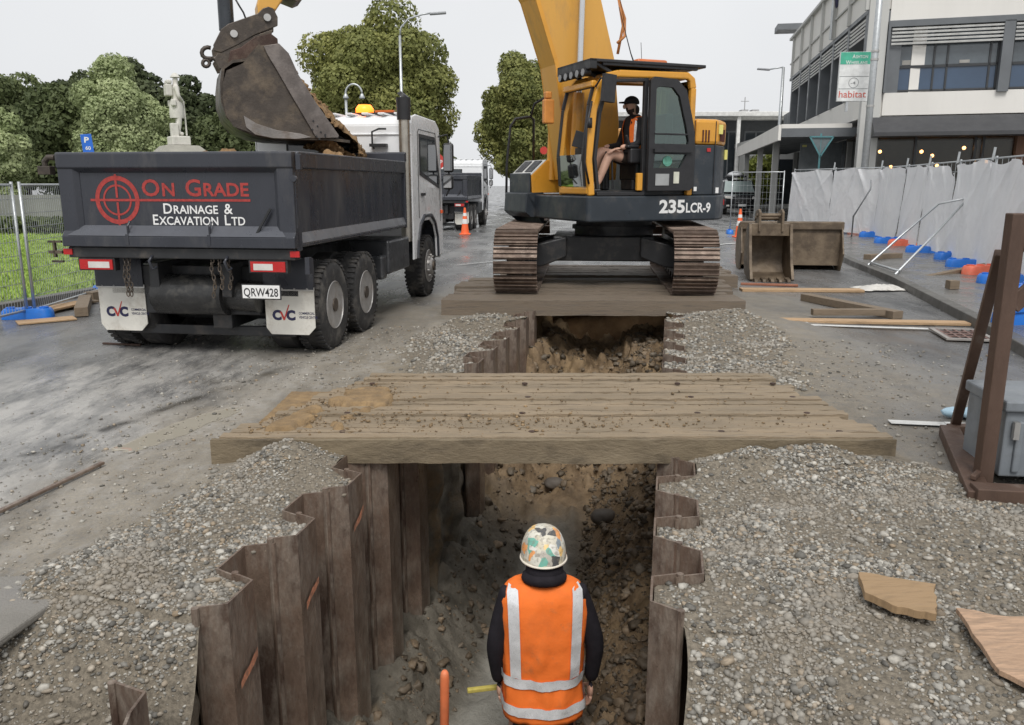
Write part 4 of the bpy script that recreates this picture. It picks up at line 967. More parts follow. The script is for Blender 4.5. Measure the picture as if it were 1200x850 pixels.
# stick
def PX(*l): return [HP(a, b) for a, b in l]
tip = (4.25, 6.55); pn = HP(313, 21)
sl = PX((304, 18), (322, 18)); 
stick = [HP(301, 20), HP(300, 8), HP(308, -20), (tip[0]+.10, tip[1]-.25), (tip[0]-.05, tip[1]+.55), (tip[0]-.35, tip[1]+.45), HP(352, -20), HP(330, 2), HP(322, 14)]
mb = MB(); mb.prism(stick, -.18, .16, 'y'); stk = hb(mb, 'stick', M_yel2, bevel=.015)
mb = MB(); mb.prism(PX((330, 0), (345, 6), (352, 3), (354, -6), (338, -14), (328, -8)), -.24, .22, 'y'); hb(mb, 'stick_lug', M_mud, bevel=.01)
q = HP(266, 36); q2 = HP(261, -60)
mb = MB(); mb.cyl((q[0], -.02, q[1]), (q2[0], -.02, q2[1]+1.6), .095, 18); bc = hb(mb, 'bucket_cylinder', pm('bluegrey_rod', (.05, .055, .062), .35, .5, .1, 4), smooth=True, ang=30)
mb = MB(); h_ = [HP(275, 3), HP(279, 10), HP(284, 18), HP(287, 26)]; mb.tube([(a, .18, b) for a, b in h_], .012, 6); mb.build('hose', M_plasticblk, bc, smooth=True)
# quick hitch
hit = PX((318, 14), (323, 24), (323, 34), (316, 37), (296, 45), (277, 56), (258, 65), (250, 63), (249, 56), (258, 38), (266, 32), (280, 27), (300, 20), (306, 14), (312, 12))
hm_ = MB(); hm_.prism(hit, .20, .24, 'y'); hm_.prism(hit, -.28, -.24, 'y'); hm_.prism(PX((300, 34), (312, 34), (296, 45), (262, 62), (262, 52)), -.24, .20, 'y')
ht = hb(hm_, 'quick_hitch', M_mud, bevel=.008)
hook = PX((256, 62), (250, 72), (256, 84), (266, 80), (276, 76), (300, 54), (316, 44), (318, 38), (300, 44))
mb = MB(); mb.prism(hook, .17, .23, 'y'); mb.prism(hook, -.27, -.21, 'y'); mb.build('hook_plate', M_mud, ht, bevel=.006)
cl = [HP(243+7*math.cos(a), 64+6.5*math.sin(a)) for a in [R(t) for t in range(-60, -330, -30)]]
mb = MB(); mb.tube([(a, .14, b) for a, b in cl]+[(HP(246, 74)[0], .14, HP(246, 74)[1])], .026, 8); c2 = [HP(241+4*math.cos(a), 76+4*math.sin(a)) for a in [R(t) for t in range(0, 360, 30)]]; mb.tube([(a, .14, b) for a, b in c2], .022, 8, closed=True); mb.tube([(HP(248, 70)[0], .14, HP(248, 70)[1]), (HP(256, 72)[0], .14, HP(256, 72)[1])], .03, 8)
mb.build('lifting_hook', M_mud, ht, smooth=True)
mb = MB()
for px, py, r_ in ((313, 21, .045), (274, 40, .045), (312, 56, .045)):
    a, b = HP(px, py, .24); mb.cyl((a, .235, b), (a, .27, b), r_, 18)
mb.build('pin', M_alu, ht, smooth=True, ang=30)
# bucket
back = PX((298, 60), (284, 76), (268, 78), (257, 86), (255, 104), (256, 124), (262, 142), (275, 155), (293, 162), (315, 165.5), (340, 166.5), (374, 167), (400, 170))
BW0, BW1 = -.66, .60
mb = MB(); mb.band([Vector(p) for p in back], -.035, BW0, BW1, 'y'); bk = hb(mb, 'bucket', M_mud, smooth=True, ang=35)
side_ = PX((300, 62), (320, 60), (331, 71), (342, 95), (361, 125), (387, 162), (361, 164.5), (338, 165.5), (314, 164), (292, 160), (270, 152), (262, 140), (258, 122), (258, 104), (262, 90), (280, 82))
for a, b in ((BW1, BW1+.025), (BW0-.025, BW0)):
    mb = MB(); mb.prism(side_, a, b, 'y'); mb.build('side_plate', M_mud, bk)
cut = PX((303, 63), (320, 60), (331, 71), (342, 95), (361, 125), (387, 162), (386, 164.5), (362, 165), (349, 143), (333, 116), (318, 90), (307, 72))
low = PX((281, 140), (296, 149), (318, 156), (345, 160), (357, 164), (340, 165.8), (314, 165), (294, 161), (284, 153))
M_wear = pm('worn_bright_steel', (.27, .25, .235), .45, .6, .25, 4., dirt=(.16, .12, .09), da=.4, ds=6, bump=.3, bs=40)
for (a, b) in ((BW1+.026, BW1+.055), (BW0-.055, BW0-.026)):
    mb = MB(); mb.prism(cut, a, b, 'y'); mb.build('side_cutter', pm('grey_side_cutter', (.15, .13, .12), .5, .5, .3, 4., dirt=(.25, .22, .2), da=.4, ds=4, bump=.3, bs=40), bk, bevel=.005)
    mb = MB(); mb.prism(low, a-.006, b-.014, 'y'); mb.build('wear_plate', M_wear, bk, bevel=.003)
ears = PX((296, 48), (314, 44), (322, 50), (323, 62), (331, 72), (318, 74), (300, 68), (286, 84), (275, 94), (262, 100), (256, 92), (265, 80), (268, 64), (280, 60))
for a in (.27, -.33):
    mb = MB(); mb.prism(ears, a, a+.05, 'y'); mb.build('ear', M_rustdark, bk, bevel=.006)
mb = MB()
for px, py in ((372, 148), (376, 155), (381, 160), (367, 142), (366, 152), (371, 160), (374, 163), (381, 158)):
    a, b = HP(px, py, BW1+.05); mb.cyl((a, BW1+.053, b), (a, BW1+.065, b), .011, 8)
mb.build('bolt', M_black, bk)
# soil in the bucket, spilling
def soil_strip(name, label, prof_lo, prof_hi, y0, y1, seed, n=34):
    c0 = HP(370, 150); vs = []; k = len(prof_lo)
    return None
pl = [(318, 66), (334, 80), (345, 96), (357, 113), (371, 130), (385, 143), (399, 157), (411, 172), (416, 184), (408, 189), (392, 184), (378, 176), (366, 168)]
bs_ = [Vector(HP(a, b)) for a, b in pl]; ys = np.linspace(BW0+.05, BW1-.03, 60); m_ = 90; pos = []
seg = np.linspace(0, len(bs_)-1.001, m_)
for s_ in seg:
    i_ = int(s_); pos.append(bs_[i_].lerp(bs_[i_+1], s_-i_))
pos = np.array([list(q) for q in pos]); tg_ = np.gradient(pos, axis=0); tg_ /= np.linalg.norm(tg_, axis=1)[:, None]; nm_ = np.stack([tg_[:, 1], -tg_[:, 0]], -1)
if (nm_[30, 0] > 0): nm_ = -nm_
A, B = np.meshgrid(seg, ys, indexing='ij'); D = .16*(fbm(A*.9, B*3.2, 5, 5)-.45)+.07*(fbm(A*4, B*14, 8, 3)-.5)-.14*np.abs(B/.63)**4+.05*(np.sin(seg/len(bs_)*math.pi))[:, None]
Xs = pos[:, 0][:, None]+nm_[:, 0][:, None]*D; Zs_ = pos[:, 1][:, None]+nm_[:, 1][:, None]*D
M_load = pm('bucket_soil', (.23, .145, .075), .9, 0, .4, 12., dirt=(.34, .24, .14), da=.4, ds=8, bump=1.5, bs=45, spec=.15)
v_ = np.stack([Xs, B, Zs_], -1).reshape(-1, 3); ii = np.arange(A.size).reshape(A.shape)
me = fast_mesh('soil', v_, np.stack([ii[:-1, :-1], ii[:-1, 1:], ii[1:, 1:], ii[1:, :-1]], -1).reshape(-1, 4)); bm = bmesh.new(); bm.from_mesh(me)
r = np.random.default_rng(77); pick = v_[r.integers(0, len(v_), 900)]; cs = .008+.035*r.random(900)**4
m2_ = stones('c', '', pick, cs, .9, 2, 4, rough=.7); bm.from_mesh(m2_); me2 = bpy.data.meshes.new('soil_load'); bm.to_mesh(me2); bm.free(); me2.polygons.foreach_set('use_smooth', [True]*len(me2.polygons))
o = link('soil_load', me2, M_load, loc=(EXC.x, EXC.y, 0), rot=(0, 0, HA))
tag(o, 'brown soil bulging out of the raised excavator bucket', 'soil')
# operator
# the cab is a little lower than first drawn
for o_ in [c for c in kids(ex) if c.name.split('.')[0] in ('cab', 'cab_door', 'rear_window', 'roof_guard', 'work_lamp', 'beacon_bar', 'antenna', 'mirror', 'grab_rail', 'seat')]:
    for q_ in [o_]+kids(o_):
        for v_ in q_.data.vertices:
            if v_.co.z > 1.6: v_.co.z = 1.6+(v_.co.z-1.6)*.94
op = thing('person', 'person in a black cap and orange vest seated at the excavator controls', 'person', tuple(EXC+hf*.19+hl_*.87+Vector((0, 0, 1.93))), HA); op.scale = (1.18,)*3
J = dict(pel=(0, 0, .10, .15, .12), wai=(-.02, 0, .25, .12, .14), che=(-.02, 0, .42, .13, .165), upp=(.0, 0, .54, .09, .14), nek=(.03, 0, .62, .055), hea=(.06, 0, .71, .085, .075), top=(.055, 0, .80, .08, .072),
         shL=(.0, .18, .52, .06), elL=(.07, .24, .27, .045), wrL=(.30, .20, .22, .03), shR=(.0, -.18, .52, .06), elR=(.07, -.24, .27, .045), wrR=(.30, -.20, .24, .03),
         hiL=(.06, .10, .09, .09), knL=(.40, .12, .15, .066), anL=(.56, .13, -.20, .042), toL=(.70, .14, -.27, .042), hiR=(.06, -.10, .09, .09), knR=(.41, -.10, .19, .066), anR=(.55, -.10, -.20, .042), toR=(.69, -.11, -.27, .042))
J = {k: (v[0], v[1], v[2])+tuple(v[3:]) for k, v in J.items()}
bodym = skin_mesh(J, E, 'pel')
fc = MB(); fc.blob((.145, 0, .715), (.022, .014, .03), 2, 0, 1)      # nose
for sy in (-1, 1): fc.blob((.06, sy*.078, .71), (.018, .01, .03), 2, 0, 1)
joinmesh(bodym, [hand_mb((.30, .20, .215), (1, -.1, -.2), (0, 0, -1), (.1, -1, 0)), hand_mb((.30, -.20, .235), (1, .1, -.2), (0, 0, -1), (.1, 1, 0)), fc])
M_tee = pm('black_tee', (.012, .012, .014), .85); M_short = pm('brown_shorts', (.05, .035, .028), .85); M_shoe2 = pm('cream_boot', (.42, .36, .25), .7)
M_beard = pm('dark_beard', (.035, .022, .018), .9)
def opm(c):
    if c.z < -.20 and c.x > .5: return 3
    if c.z < .24 and c.x > .30 and abs(c.y) < .19 and c.z < .22: return 1
    if c.x > .24 and c.z < .30: return 1
    if c.z < .14 and c.x > -.2: return 2
    if c.z > .62: return 4 if (c.z < .69 and c.x > .05) else 1
    return 0
add_mats(bodym, [M_tee, M_skin, M_short, M_shoe2, M_beard], opm); link('body', bodym, None, op)
def vf(th, z):
    a = float(np.interp(z, [.10, .3, .46, .56, .60], [.155, .14, .155, .13, .09])); b = float(np.interp(z, [.10, .3, .46, .56, .60], [.165, .17, .195, .19, .12])); return (-.02+a*math.cos(th), b*math.sin(th), z)
vs, fs = shell(vf, [.10+i*.02 for i in range(26)], 40); n_ = 40
fs = [f for f in fs if not (min((f[0] % n_), n_-(f[0] % n_)) <= 2 and True)]
mb = MB(); mb.add(vs, fs); v2 = mb.build('vest', M_vest, op, smooth=True)
mb = MB()
for sy in (-1, 1):
    pts = [vf(sy*R(52), .10+i*.05) for i in range(10)]
    mb.band([(0, 0), (0, 1)], .01, 0, .01, 'y') if False else None
    vs = []
    for i in range(11):
        z = .10+i*.047
        for dth in (-9, 9): x, y, z_ = vf(sy*R(58)+R(dth), z); vs.append((x*1.02+.004, y*1.03, z_))
    mb.add(vs, [(2*i, 2*i+1, 2*i+3, 2*i+2) for i in range(10)])
mb.build('reflective_strip', M_refl, v2, smooth=True)
mb = MB(); o_, f_ = ico(3); mb.add([(.045+v[0]*.098, v[1]*.086, .76+max(v[2], -.15)*.085) for v in o_.tolist()], f_.tolist()); mb.prism([(.11, -.07), (.19, -.06), (.215, 0), (.19, .06), (.11, .07)], .755, .768, 'z')
mb.build('cap', M_tee, op, smooth=True, ang=50)
mb = MB(); mb.blob((-.0, 0, .68), (.06, .07, .07), 2, .05, 2); mb.build('hair', M_beard, op, smooth=True)
# ================================================================== TIP TRUCKS
M_lampglow = pm('amber_beacon_lit', (.9, .3, .03), .4, 0, 0, 5, rvar=0, emit=(1, .15, .01), es=2.4)
def wheel(par, x, y, side, r=.46, dual=False, w=.27):
    """wheel on local x; side=+1 outer face to +x"""
    mb = MB(); n = 56
    M = Matrix.Translation((x, y, r)) @ Matrix.Rotation(R(90)*side, 4, 'Y')
    prof = [(r*.54, -w/2), (r*.80, -w/2-.006), (r*.95, -w/2+.01), (r, -w/2+.035), (r, w/2-.035), (r*.95, w/2-.01), (r*.80, w/2+.006), (r*.54, w/2)]
    mb.lathe(prof, n, M, close=False)
    for k in range(44):
        a = 2*math.pi*k/44
        for s_, o in ((-1, 0), (1, .5)):
            a2 = a+o*2*math.pi/44; mb.box((r*math.cos(a2)*1.003, r*math.sin(a2)*1.003, s_*w*.33), (.022, .030, w*.32), M, rot=Euler((0, 0, a2)))
    if dual: mb.lathe(prof, n, M @ Matrix.Translation((0, 0, -w-.05)), close=False)
    t = mb.build('wheel', M_rubber, par, smooth=True, ang=35)
    mb = MB(); mb.lathe([(r*.55, w/2-.004), (r*.53, w/2+.006), (r*.51, w/2-.03), (r*.46, w/2-.10 if dual else w/2-.03), (r*.30, w/2-.12 if dual else w/2+.0), (r*.28, w/2-.03 if dual else w/2+.04), (r*.22, w/2-.01 if dual else w/2+.07), (.001, w/2-.01 if dual else w/2+.075)], 40, M)
    for k in range(10):
        a = 2*math.pi*k/10; zc = (w/2-.11 if dual else w/2+.015); mb.cyl(M @ Vector((r*.36*math.cos(a), r*.36*math.sin(a), zc)), M @ Vector((r*.36*math.cos(a), r*.36*math.sin(a), zc+.035)), .016, 6)
    mb.build('rim', M_rim, t, smooth=True, ang=30)
    mb = MB(); zc = w/2-.02 if dual else w/2+.06; mb.cyl(M @ Vector((0, 0, zc-.06)), M @ Vector((0, 0, zc+.03)), r*.17, 20, r*.15); mb.build('hub', M_mud, t, smooth=True, ang=30)
    return t
def cvc(par, x, z, y):
    M = plane_M((x, y, z), (1, 0, 0), (0, 0, 1))
    letters('lettering', 'C', M, M_navyp, par, .13, None, .06); letters('lettering', 'C', M @ Matrix.Translation((.145, 0, 0)), M_navyp, par, .13, None, .06)
    mb = MB(); mb.add([(0, 0, .002), (.022, 0, .002), (.045, -.055, .002), (.095, .07, .002), (.105, .07, .002), (.05, -.085, .002), (.035, -.085, .002)], [(0, 1, 2, 5, 6), (2, 3, 4, 5)], M @ Matrix.Translation((.078, .08, 0)))
    mb.build('tick_mark', M_redp, par)
    letters('lettering', 'COMMERCIAL', M @ Matrix.Translation((.275, .055, 0)), M_navyp, par, .035, .165, .02); letters('lettering', 'VEHICLE CENTRE', M @ Matrix.Translation((.275, .015, 0)), M_navyp, par, .035, .19, .02)
def tip_truck(name, label, loc, rot, near=True, group='tip trucks on the road'):
    t = thing(name, label, 'truck', loc, rot, group)
    B = lambda mb, n, m, par=t, **k: mb.build(n, m, par, **k)
    L = 3.85; Z0, Z1 = 1.11, 1.985; hw = 1.165
    # tray
    mb = MB(); mb.bb(-hw+.05, hw-.05, .06, L-.05, 1.10, 1.16)
    for s in (-1, 1):
        prof = [(s*hw, Z0), (s*hw, Z0+.05), (s*(hw-.03), Z0+.05), (s*(hw-.06), 1.10), (s*(hw-.06), Z0)]
        mb.bb(min(s*(hw-.085), s*(hw-.03)), max(s*(hw-.085), s*(hw-.03)), .10, L, Z0+.13, Z1-.13)
        mb.bb(min(s*(hw-.10), s*hw), max(s*(hw-.10), s*hw), .10, L, Z1-.15, Z1-.004)
        mb.bb(min(s*(hw-.12), s*hw), max(s*(hw-.12), s*hw), .0, .11, Z0-.03, Z1-.02)
        mb.bb(min(s*(hw-.10), s*(hw-.005)), max(s*(hw-.10), s*(hw-.005)), .11, L, Z0, Z0+.04)
    mb.bb(-hw, hw, L-.06, L, 1.1, Z1+.12); mb.bb(-hw, hw, L, L+.05, Z1+.0, Z1+.13)
    tray = B(mb, 'tray', M_grey, bevel=.012)
    for s in (-1, 1):
        mb = MB(); mb.add([(s*(hw-.03), .115, Z0+.135), (s*(hw-.03), L, Z0+.135), (s*(hw+.0), L, Z0+.04), (s*(hw+.0), .115, Z0+.04), (s*(hw-.05), .115, Z0+.135), (s*(hw-.05), L, Z0+.135), (s*(hw-.05), L, Z0+.04), (s*(hw-.05), .115, Z0+.04)], [(0, 1, 2, 3), (4, 5, 6, 7), (0, 4, 5, 1), (3, 2, 6, 7), (0, 3, 7, 4), (1, 5, 6, 2)])
        mb.build('side_ledge', M_greylt, tray)
        mb = MB(); mb.bb(min(s*(hw-.09), s*(hw+.004)), max(s*(hw-.09), s*(hw+.004)), .11, L, Z1-.012, Z1+.004); mb.build('rim_cap', M_greylt, tray, bevel=.003)
        V, Fc = ring_poly(0, 0, .19, .012, 40); V2, F2 = ring_poly(0, 0, .13, .01, 40)
        mb = MB(); M = plane_M((s*(hw-.024), L-.45, 1.5), (0, s, 0), (0, 0, 1)); S_ = Matrix.Diagonal((.9, 1.25, 1, 1)); mb.add(V, Fc, M @ S_); mb.add(V2, F2, M @ S_); mb.build('round_emblem', M_black, tray)
    # tailgate
    mb = MB(); mb.bb(-hw+.03, hw-.03, .0, .05, Z0+.02, Z1-.02)                                  # sheet
    mb.prism([(-.06, Z1-.015), (-.045, Z1), (.05, Z1), (.05, Z1-.18), (-.0, Z1-.19), (-.06, Z1-.14)], -hw, hw, 'x')   # top beam with a soft lower face
    for s in (-1, 1): mb.prism([(s*hw, -.045), (s*(hw-.15), -.045), (s*(hw-.20), .0), (s*hw, .0)], Z0+.14, Z1-.14, 'z')
    mb.prism([(-.085, Z0+.0), (-.085, Z0+.10), (-.0, Z0+.20), (.03, Z0+.20), (.03, Z0)], -hw, hw, 'x')
    tg = B(mb, 'tailgate', M_grey, bevel=.008)
    mb = MB(); mb.add([(-hw+.06, -.0886, Z0+.105), (hw-.08, -.0886, Z0+.105), (hw-.17, -.008, Z0+.199), (-hw+.2, -.008, Z0+.199)], [(0, 1, 2, 3)]); mb.build('tailgate_ledge', pm('ledge_paint', (.085, .09, .105), .35, .1, .15, 3), tg)
    if near:
        yt = -.0035
        V, Fc = ring_poly(0, 0, .225, .042, 64); V2, F2 = ring_poly(0, 0, .145, .018, 48)
        M = plane_M((-.605, yt, 1.545), (1, 0, 0), (0, 0, 1)); mb = MB(); mb.add(V, Fc, M); mb.add(V2, F2, M)
        for (x0, x1, y0, y1) in ((-.275, 1.33, -.011, .011), (-.011, .011, -.275, -.02), (-.011, .011, .02, .24)): mb.add([(x0, y0, .001), (x1, y0, .001), (x1, y1, .001), (x0, y1, .001)], [(0, 1, 2, 3)], M)
        mb.build('crosshair_emblem', pm('brick_red_paint', (.36, .042, .036), .5, 0, .25, 30), tg)
        letters('lettering', 'ON GRADE', plane_M((-.345, yt, 1.585), (1, 0, 0), (0, 0, 1)), MATS['brick_red_paint'], tg, .215, 1.06, .02, .78)
        letters('lettering', 'DRAINAGE &', plane_M((-.145, yt, 1.422), (1, 0, 0), (0, 0, 1)), M_whp, tg, .135, .69, .012, .8)
        letters('lettering', 'EXCAVATION LTD', plane_M((-.26, yt, 1.318), (1, 0, 0), (0, 0, 1)), M_whp, tg, .135, .92, .012, .8)
    for x in (-.49, .33):
        mb = MB(); mb.tube([(x, -.06, Z0+.1), (x+.01, -.075, Z0+.2), (x+.02, -.05, Z0+.24)], .012, 8); mb.bb(x-.015, x+.015, -.09, -.03, Z0+.02, Z0+.12); mb.build('hook', M_grey, tg)
    mb = MB(); mb.bar((.78, -.05, Z0+.12), (.93, -.04, Z0+.36), .02, .02); mb.build('strut', M_black, tg)
    # rear underside
    mb = MB(); mb.bb(-hw+.02, hw-.02, -.04, .10, 1.0, Z0-.005); mb.bb(-.42, -.32, .1, 6., .62, .95); mb.bb(.32, .42, .1, 6., .62, .95); mb.bb(-1.0, 1.0, .35, .5, .60, .9); mb.bb(-.95, .95, .9, 1.1, .36, .54); mb.bb(-.95, .95, 1.95, 2.15, .36, .54)
    mb.bb(-.6, .6, .3, .42, .42, .62); mb.cyl((-.5, .8, .5), (.5, .8, .5), .2, 16); mb.bb(-.9, .9, .45, .5, .18, .28); mb.bb(.1, .3, .3, .9, .28, .5)
    ch = B(mb, 'chassis', M_black, bevel=.01)
    if near:
        mb = MB(); mb.cyl((-.42, .28, .62), (.30, .28, .62), .20, 28); mb.cyl((-.45, .28, .62), (-.42, .28, .62), .17, 28); mb.cyl((.30, .3, .62), (.62, .3, .60), .15, 24)
        B(mb, 'air_tank', pm('satin_black_tank', (.03, .03, .03), .3, .2, .3, 6, dirt=(.15, .14, .12), da=.3, ds=5), smooth=True, ang=30)
    for s in (-1, 1):
        mb = MB(); x0, x1 = sorted((s*.64, s*1.155)); mb.bb(x0, x1, .33, .37, .68, .99); B(mb, 'guard_panel', M_grey)
        x0, x1 = sorted((s*.64, s*1.15)); mb = MB(); mb.prism([(x0, .69), (x1, .69), (x1, .30), (x1-.07, .225), (x0+.05, .225), (x0, .29)], .35, .362, 'y'); fl = B(mb, 'mud_flap', M_flap)
        mb = MB(); mb.bb(x0-.01, x1+.01, .335, .35, .665, .70); 
        for k in range(4): mb.cyl((x0+.06+k*.13, .33, .683), (x0+.06+k*.13, .336, .683), .012, 8)
        mb.build('clamp_bar', M_alu, fl)
        if near: cvc(fl, (x0+.07), .375, .3485)
        x0, x1 = sorted((s*.70, s*1.04)); mb = MB(); mb.bb(x0-.02, x1+.02, -.03, .05, .878, .998); lh = B(mb, 'tail_lamp', M_black)
        mb = MB(); mb.bb(x0, x1, -.042, -.03, .89, .985); mb.build('red_lens', M_red, lh)
        mb = MB(); mb.bb(x0+.09, x1-.03, -.046, -.042, .905, .965) if s < 0 else mb.bb(x0+.03, x1-.12, -.046, -.042, .905, .965); mb.build('clear_lens', M_clear, lh)
        mb = MB(); mb.bb(min(s*1.1, s*1.19), max(s*1.1, s*1.19), -.052, -.04, 1.03, 1.085); mb.build('side_marker_lens', M_red, ch)
    if near:
        mb = MB(); mb.bb(.61, .98, -.06, -.05, .64, .765); pl = B(mb, 'number_plate', M_whp, bevel=.004)
        letters('lettering', 'QRW428', plane_M((.625, -.0615, .662), (1, 0, 0), (0, 0, 1)), M_plasticblk, pl, .11, .34, .012)
        mb = MB(); mb.bb(.60, .99, -.052, -.045, .63, .775); mb.build('plate_holder', M_black, pl)
        for x in (-.60, -.56, .30, .38, .47):
            mb = MB(); z = .99
            for k in range(9 if x < .35 else 7):
                r0 = Matrix.Translation((x+.012*math.sin(k+x*9), .0, z)) @ Matrix.Rotation(R(90)*(k % 2), 4, 'Z') @ Matrix.Rotation(R(90), 4, 'X')
                mb.tube([(.016*math.cos(a), .028*math.sin(a), 0) for a in [2*math.pi*i/8 for i in range(8)]], .006, 5, M=r0, closed=True); z -= .042
            B(mb, 'chain', M_mud)
        for x in (-.28, .48):
            mb = MB(); mb.tube([(x, -.04, 1.03), (x-.02, -.07, .98), (x+.0, -.06, .90), (x+.03, -.03, .92)], .014, 8); B(mb, 'tailgate_latch', M_grey, smooth=True)
        mb = MB(); mb.bar((-1.36, -.02, 1.05), (-1.22, -.02, 1.05), .03, .03); mb.bar((-1.30, -.02, 1.0), (-1.30, -.02, 1.16), .02, .03); mb.bar((-1.36, -.02, 1.15), (-1.22, -.02, 1.15), .02, .02); mb.bar((-1.34, -.02, .96), (-1.22, -.02, .96), .02, .02); B(mb, 'side_latch', M_mud)
        mb = MB(); mb.tube([(-1.22, .02, 1.94), (-1.29, .02, 1.94), (-1.33, .02, 1.90), (-1.33, .02, 1.84)], .028, 10); mb.bb(-1.38, -1.25, -.03, .05, 1.78, 1.86); B(mb, 'hinge_arm', M_mud, bevel=.006)
        mb = MB(); mb.cyl((1.17, -.05, 1.74), (1.17, -.01, 1.74), .03, 12); mb.bb(1.19, 1.235, -.03, .02, 1.82, 1.96); mb.bb(1.195, 1.24, .05, .12, .86, 1.02); B(mb, 'hinge_bracket', M_grey, bevel=.004)
    # wheels
    for y in (.85, 1.9):
        for s in (-1, 1): wheel(t, s*(1.2-.155), y, s, dual=True)
    for s in (-1, 1): wheel(t, s*(1.19-.16), 5.05, s)
    mb = MB(); mb.bb(.62, 1.16, 2.95, 3.95, .55, .98); mb.bb(.66, 1.13, 2.75, 2.95, .5, .8); mb2 = MB(); mb2.bb(-1.16, -.62, 2.9, 3.9, .55, .98); B(mb2, 'side_locker', M_black); B(mb, 'side_locker', pm('locker_dark', (.05, .052, .056), .35, .2, .2, 4, dirt=(.3, .3, .3), da=.1, ds=6), bevel=.03)
    # cab
    x = hw-.01; zr = 2.66
    mb = MB()
    prof = [(4.22, .95), (4.22, 2.52), (4.30, 2.62), (4.5, zr), (5.7, zr-.01), (5.95, 2.55), (6.06, 1.75), (6.10, 1.55), (6.12, .55), (5.66, .55), (5.62, .85), (5.48, 1.05), (5.25, 1.15), (4.85, 1.15), (4.62, 1.05), (4.50, .85), (4.46, .62), (4.22, .62)]
    for s in (-1, 1): mb.prism(prof, s*(x-.03), s*x, 'x')
    mb.bb(-x+.03, x-.03, 4.22, 4.27, .95, 2.50); mb.prism([(4.22, 2.50), (4.30, 2.60), (4.5, zr-.02), (5.7, zr-.03), (5.95, 2.53), (5.9, 2.5), (5.68, zr-.08), (4.5, zr-.08), (4.27, 2.48)], -x+.03, x-.03, 'x')
    mb.prism([(5.9, 1.55), (6.10, 1.55), (6.12, .55), (6.0, .5), (5.9, .6)], -x+.03, x-.03, 'x')
    cb = B(mb, 'cab', M_white, bevel=.02)
    mb = MB(); 
    for k in range(9): mb.bb(-1.0+k*.235, -.9+k*.235, 4.32, 5.7, zr-.01, zr+.015)
    mb.bb(-x, x, 4.20, 4.22, 2.36, 2.385); mb.build('roof_rib', M_white, cb, bevel=.01)
    mb = MB(); mb.prism([(4.215, 1.98), (4.215, 2.28)], -.62, .62, 'x') if False else mb.bb(-.68, .32, 4.196, 4.222, 1.95, 2.27); rw = mb.build('rear_window', M_plasticblk, cb, bevel=.03)
    mb = MB(); mb.bb(-.64, .28, 4.185, 4.197, 1.98, 2.24); mb.build('pane', M_gdark, rw, bevel=.02)
    for s in (-1, 1):
        sp = [(4.62, 1.82), (4.62, 2.40), (5.62, 2.40), (5.86, 1.80), (5.86, 1.62)]
        mb = MB(); mb.prism(sp, s*(x+.001), s*(x+.008), 'x'); sw = mb.build('side_window', M_plasticblk, cb, bevel=.004)
        mb = MB(); mb.prism([(4.67, 1.87), (4.67, 2.35), (5.08, 2.35), (5.08, 1.80)], s*(x+.009), s*(x+.012), 'x'); mb.prism([(5.12, 1.79), (5.12, 2.35), (5.58, 2.35), (5.80, 1.79), (5.80, 1.68)], s*(x+.009), s*(x+.012), 'x'); mb.build('pane', M_gdark, sw)
        mb = MB(); mb.tube([(s*(x+.002), 4.55, 1.2), (s*(x+.002), 4.55, 2.42), (s*(x+.002), 4.62, 2.46), (s*(x+.002), 5.65, 2.46), (s*(x+.002), 5.92, 1.75), (s*(x+.002), 5.92, 1.1)], .006, 5); mb.bb(min(s*x, s*(x+.03)), max(s*x, s*(x+.03)), 4.68, 4.86, 1.52, 1.56); mb.build('door_seam', M_plasticblk, cb)
        mb = MB(); mb.band([(4.42, .62), (4.47, .87), (4.60, 1.08), (4.84, 1.20), (5.26, 1.20), (5.50, 1.08), (5.65, .87), (5.68, .55)], .05, min(s*(x-.25), s*(x+.03)), max(s*(x-.25), s*(x+.03)), 'x'); mb.build('wheel_arch', M_grey, cb, bevel=.01)
        mb = MB(); mb.tube([(s*x, 5.85, 2.42), (s*(x+.12), 5.98, 2.46), (s*(x+.14), 6.0, 2.36), (s*(x+.14), 6.0, 1.6), (s*(x+.1), 5.95, 1.5)], .014, 6); mr = mb.build('mirror_arm', M_plasticblk, cb, smooth=True)
        mb = MB(); mb.box((s*(x+.14), 5.98, 2.10), (.17, .10, .46)); mb.box((s*(x+.13), 5.98, 1.72), (.17, .12, .24)); mb.build('mirror', M_plasticblk, cb, bevel=.04)
        mb = MB(); mb.box((s*(x+.14), 5.926, 2.10), (.13, .008, .40)); mb.box((s*(x+.13), 5.916, 1.72), (.13, .008, .18)); mb.build('mirror_face', pm('mirror_glass', (.7, .7, .7), .05, 1., 0, 3, rvar=0), cb)
        mb = MB(); mb.box((s*(x+.01), 6.0, 1.25), (.03, .08, .05)); mb.build('indicator', M_orange, cb)
    mb = MB(); mb.prism([(5.98, 2.48), (6.09, 1.78), (6.10, 1.79), (5.99, 2.50)], -x+.08, x-.08, 'x'); mb.build('windscreen', M_gdark, cb)
    mb = MB(); mb.bb(-1.0, 1.0, 4.3, 5.8, 1.0, 1.3); mb.bb(-.9, -.4, 4.4, 4.6, 1.3, 2.2); mb.bb(.4, .9, 4.4, 4.6, 1.3, 2.2); B(mb, 'interior', M_plasticblk)
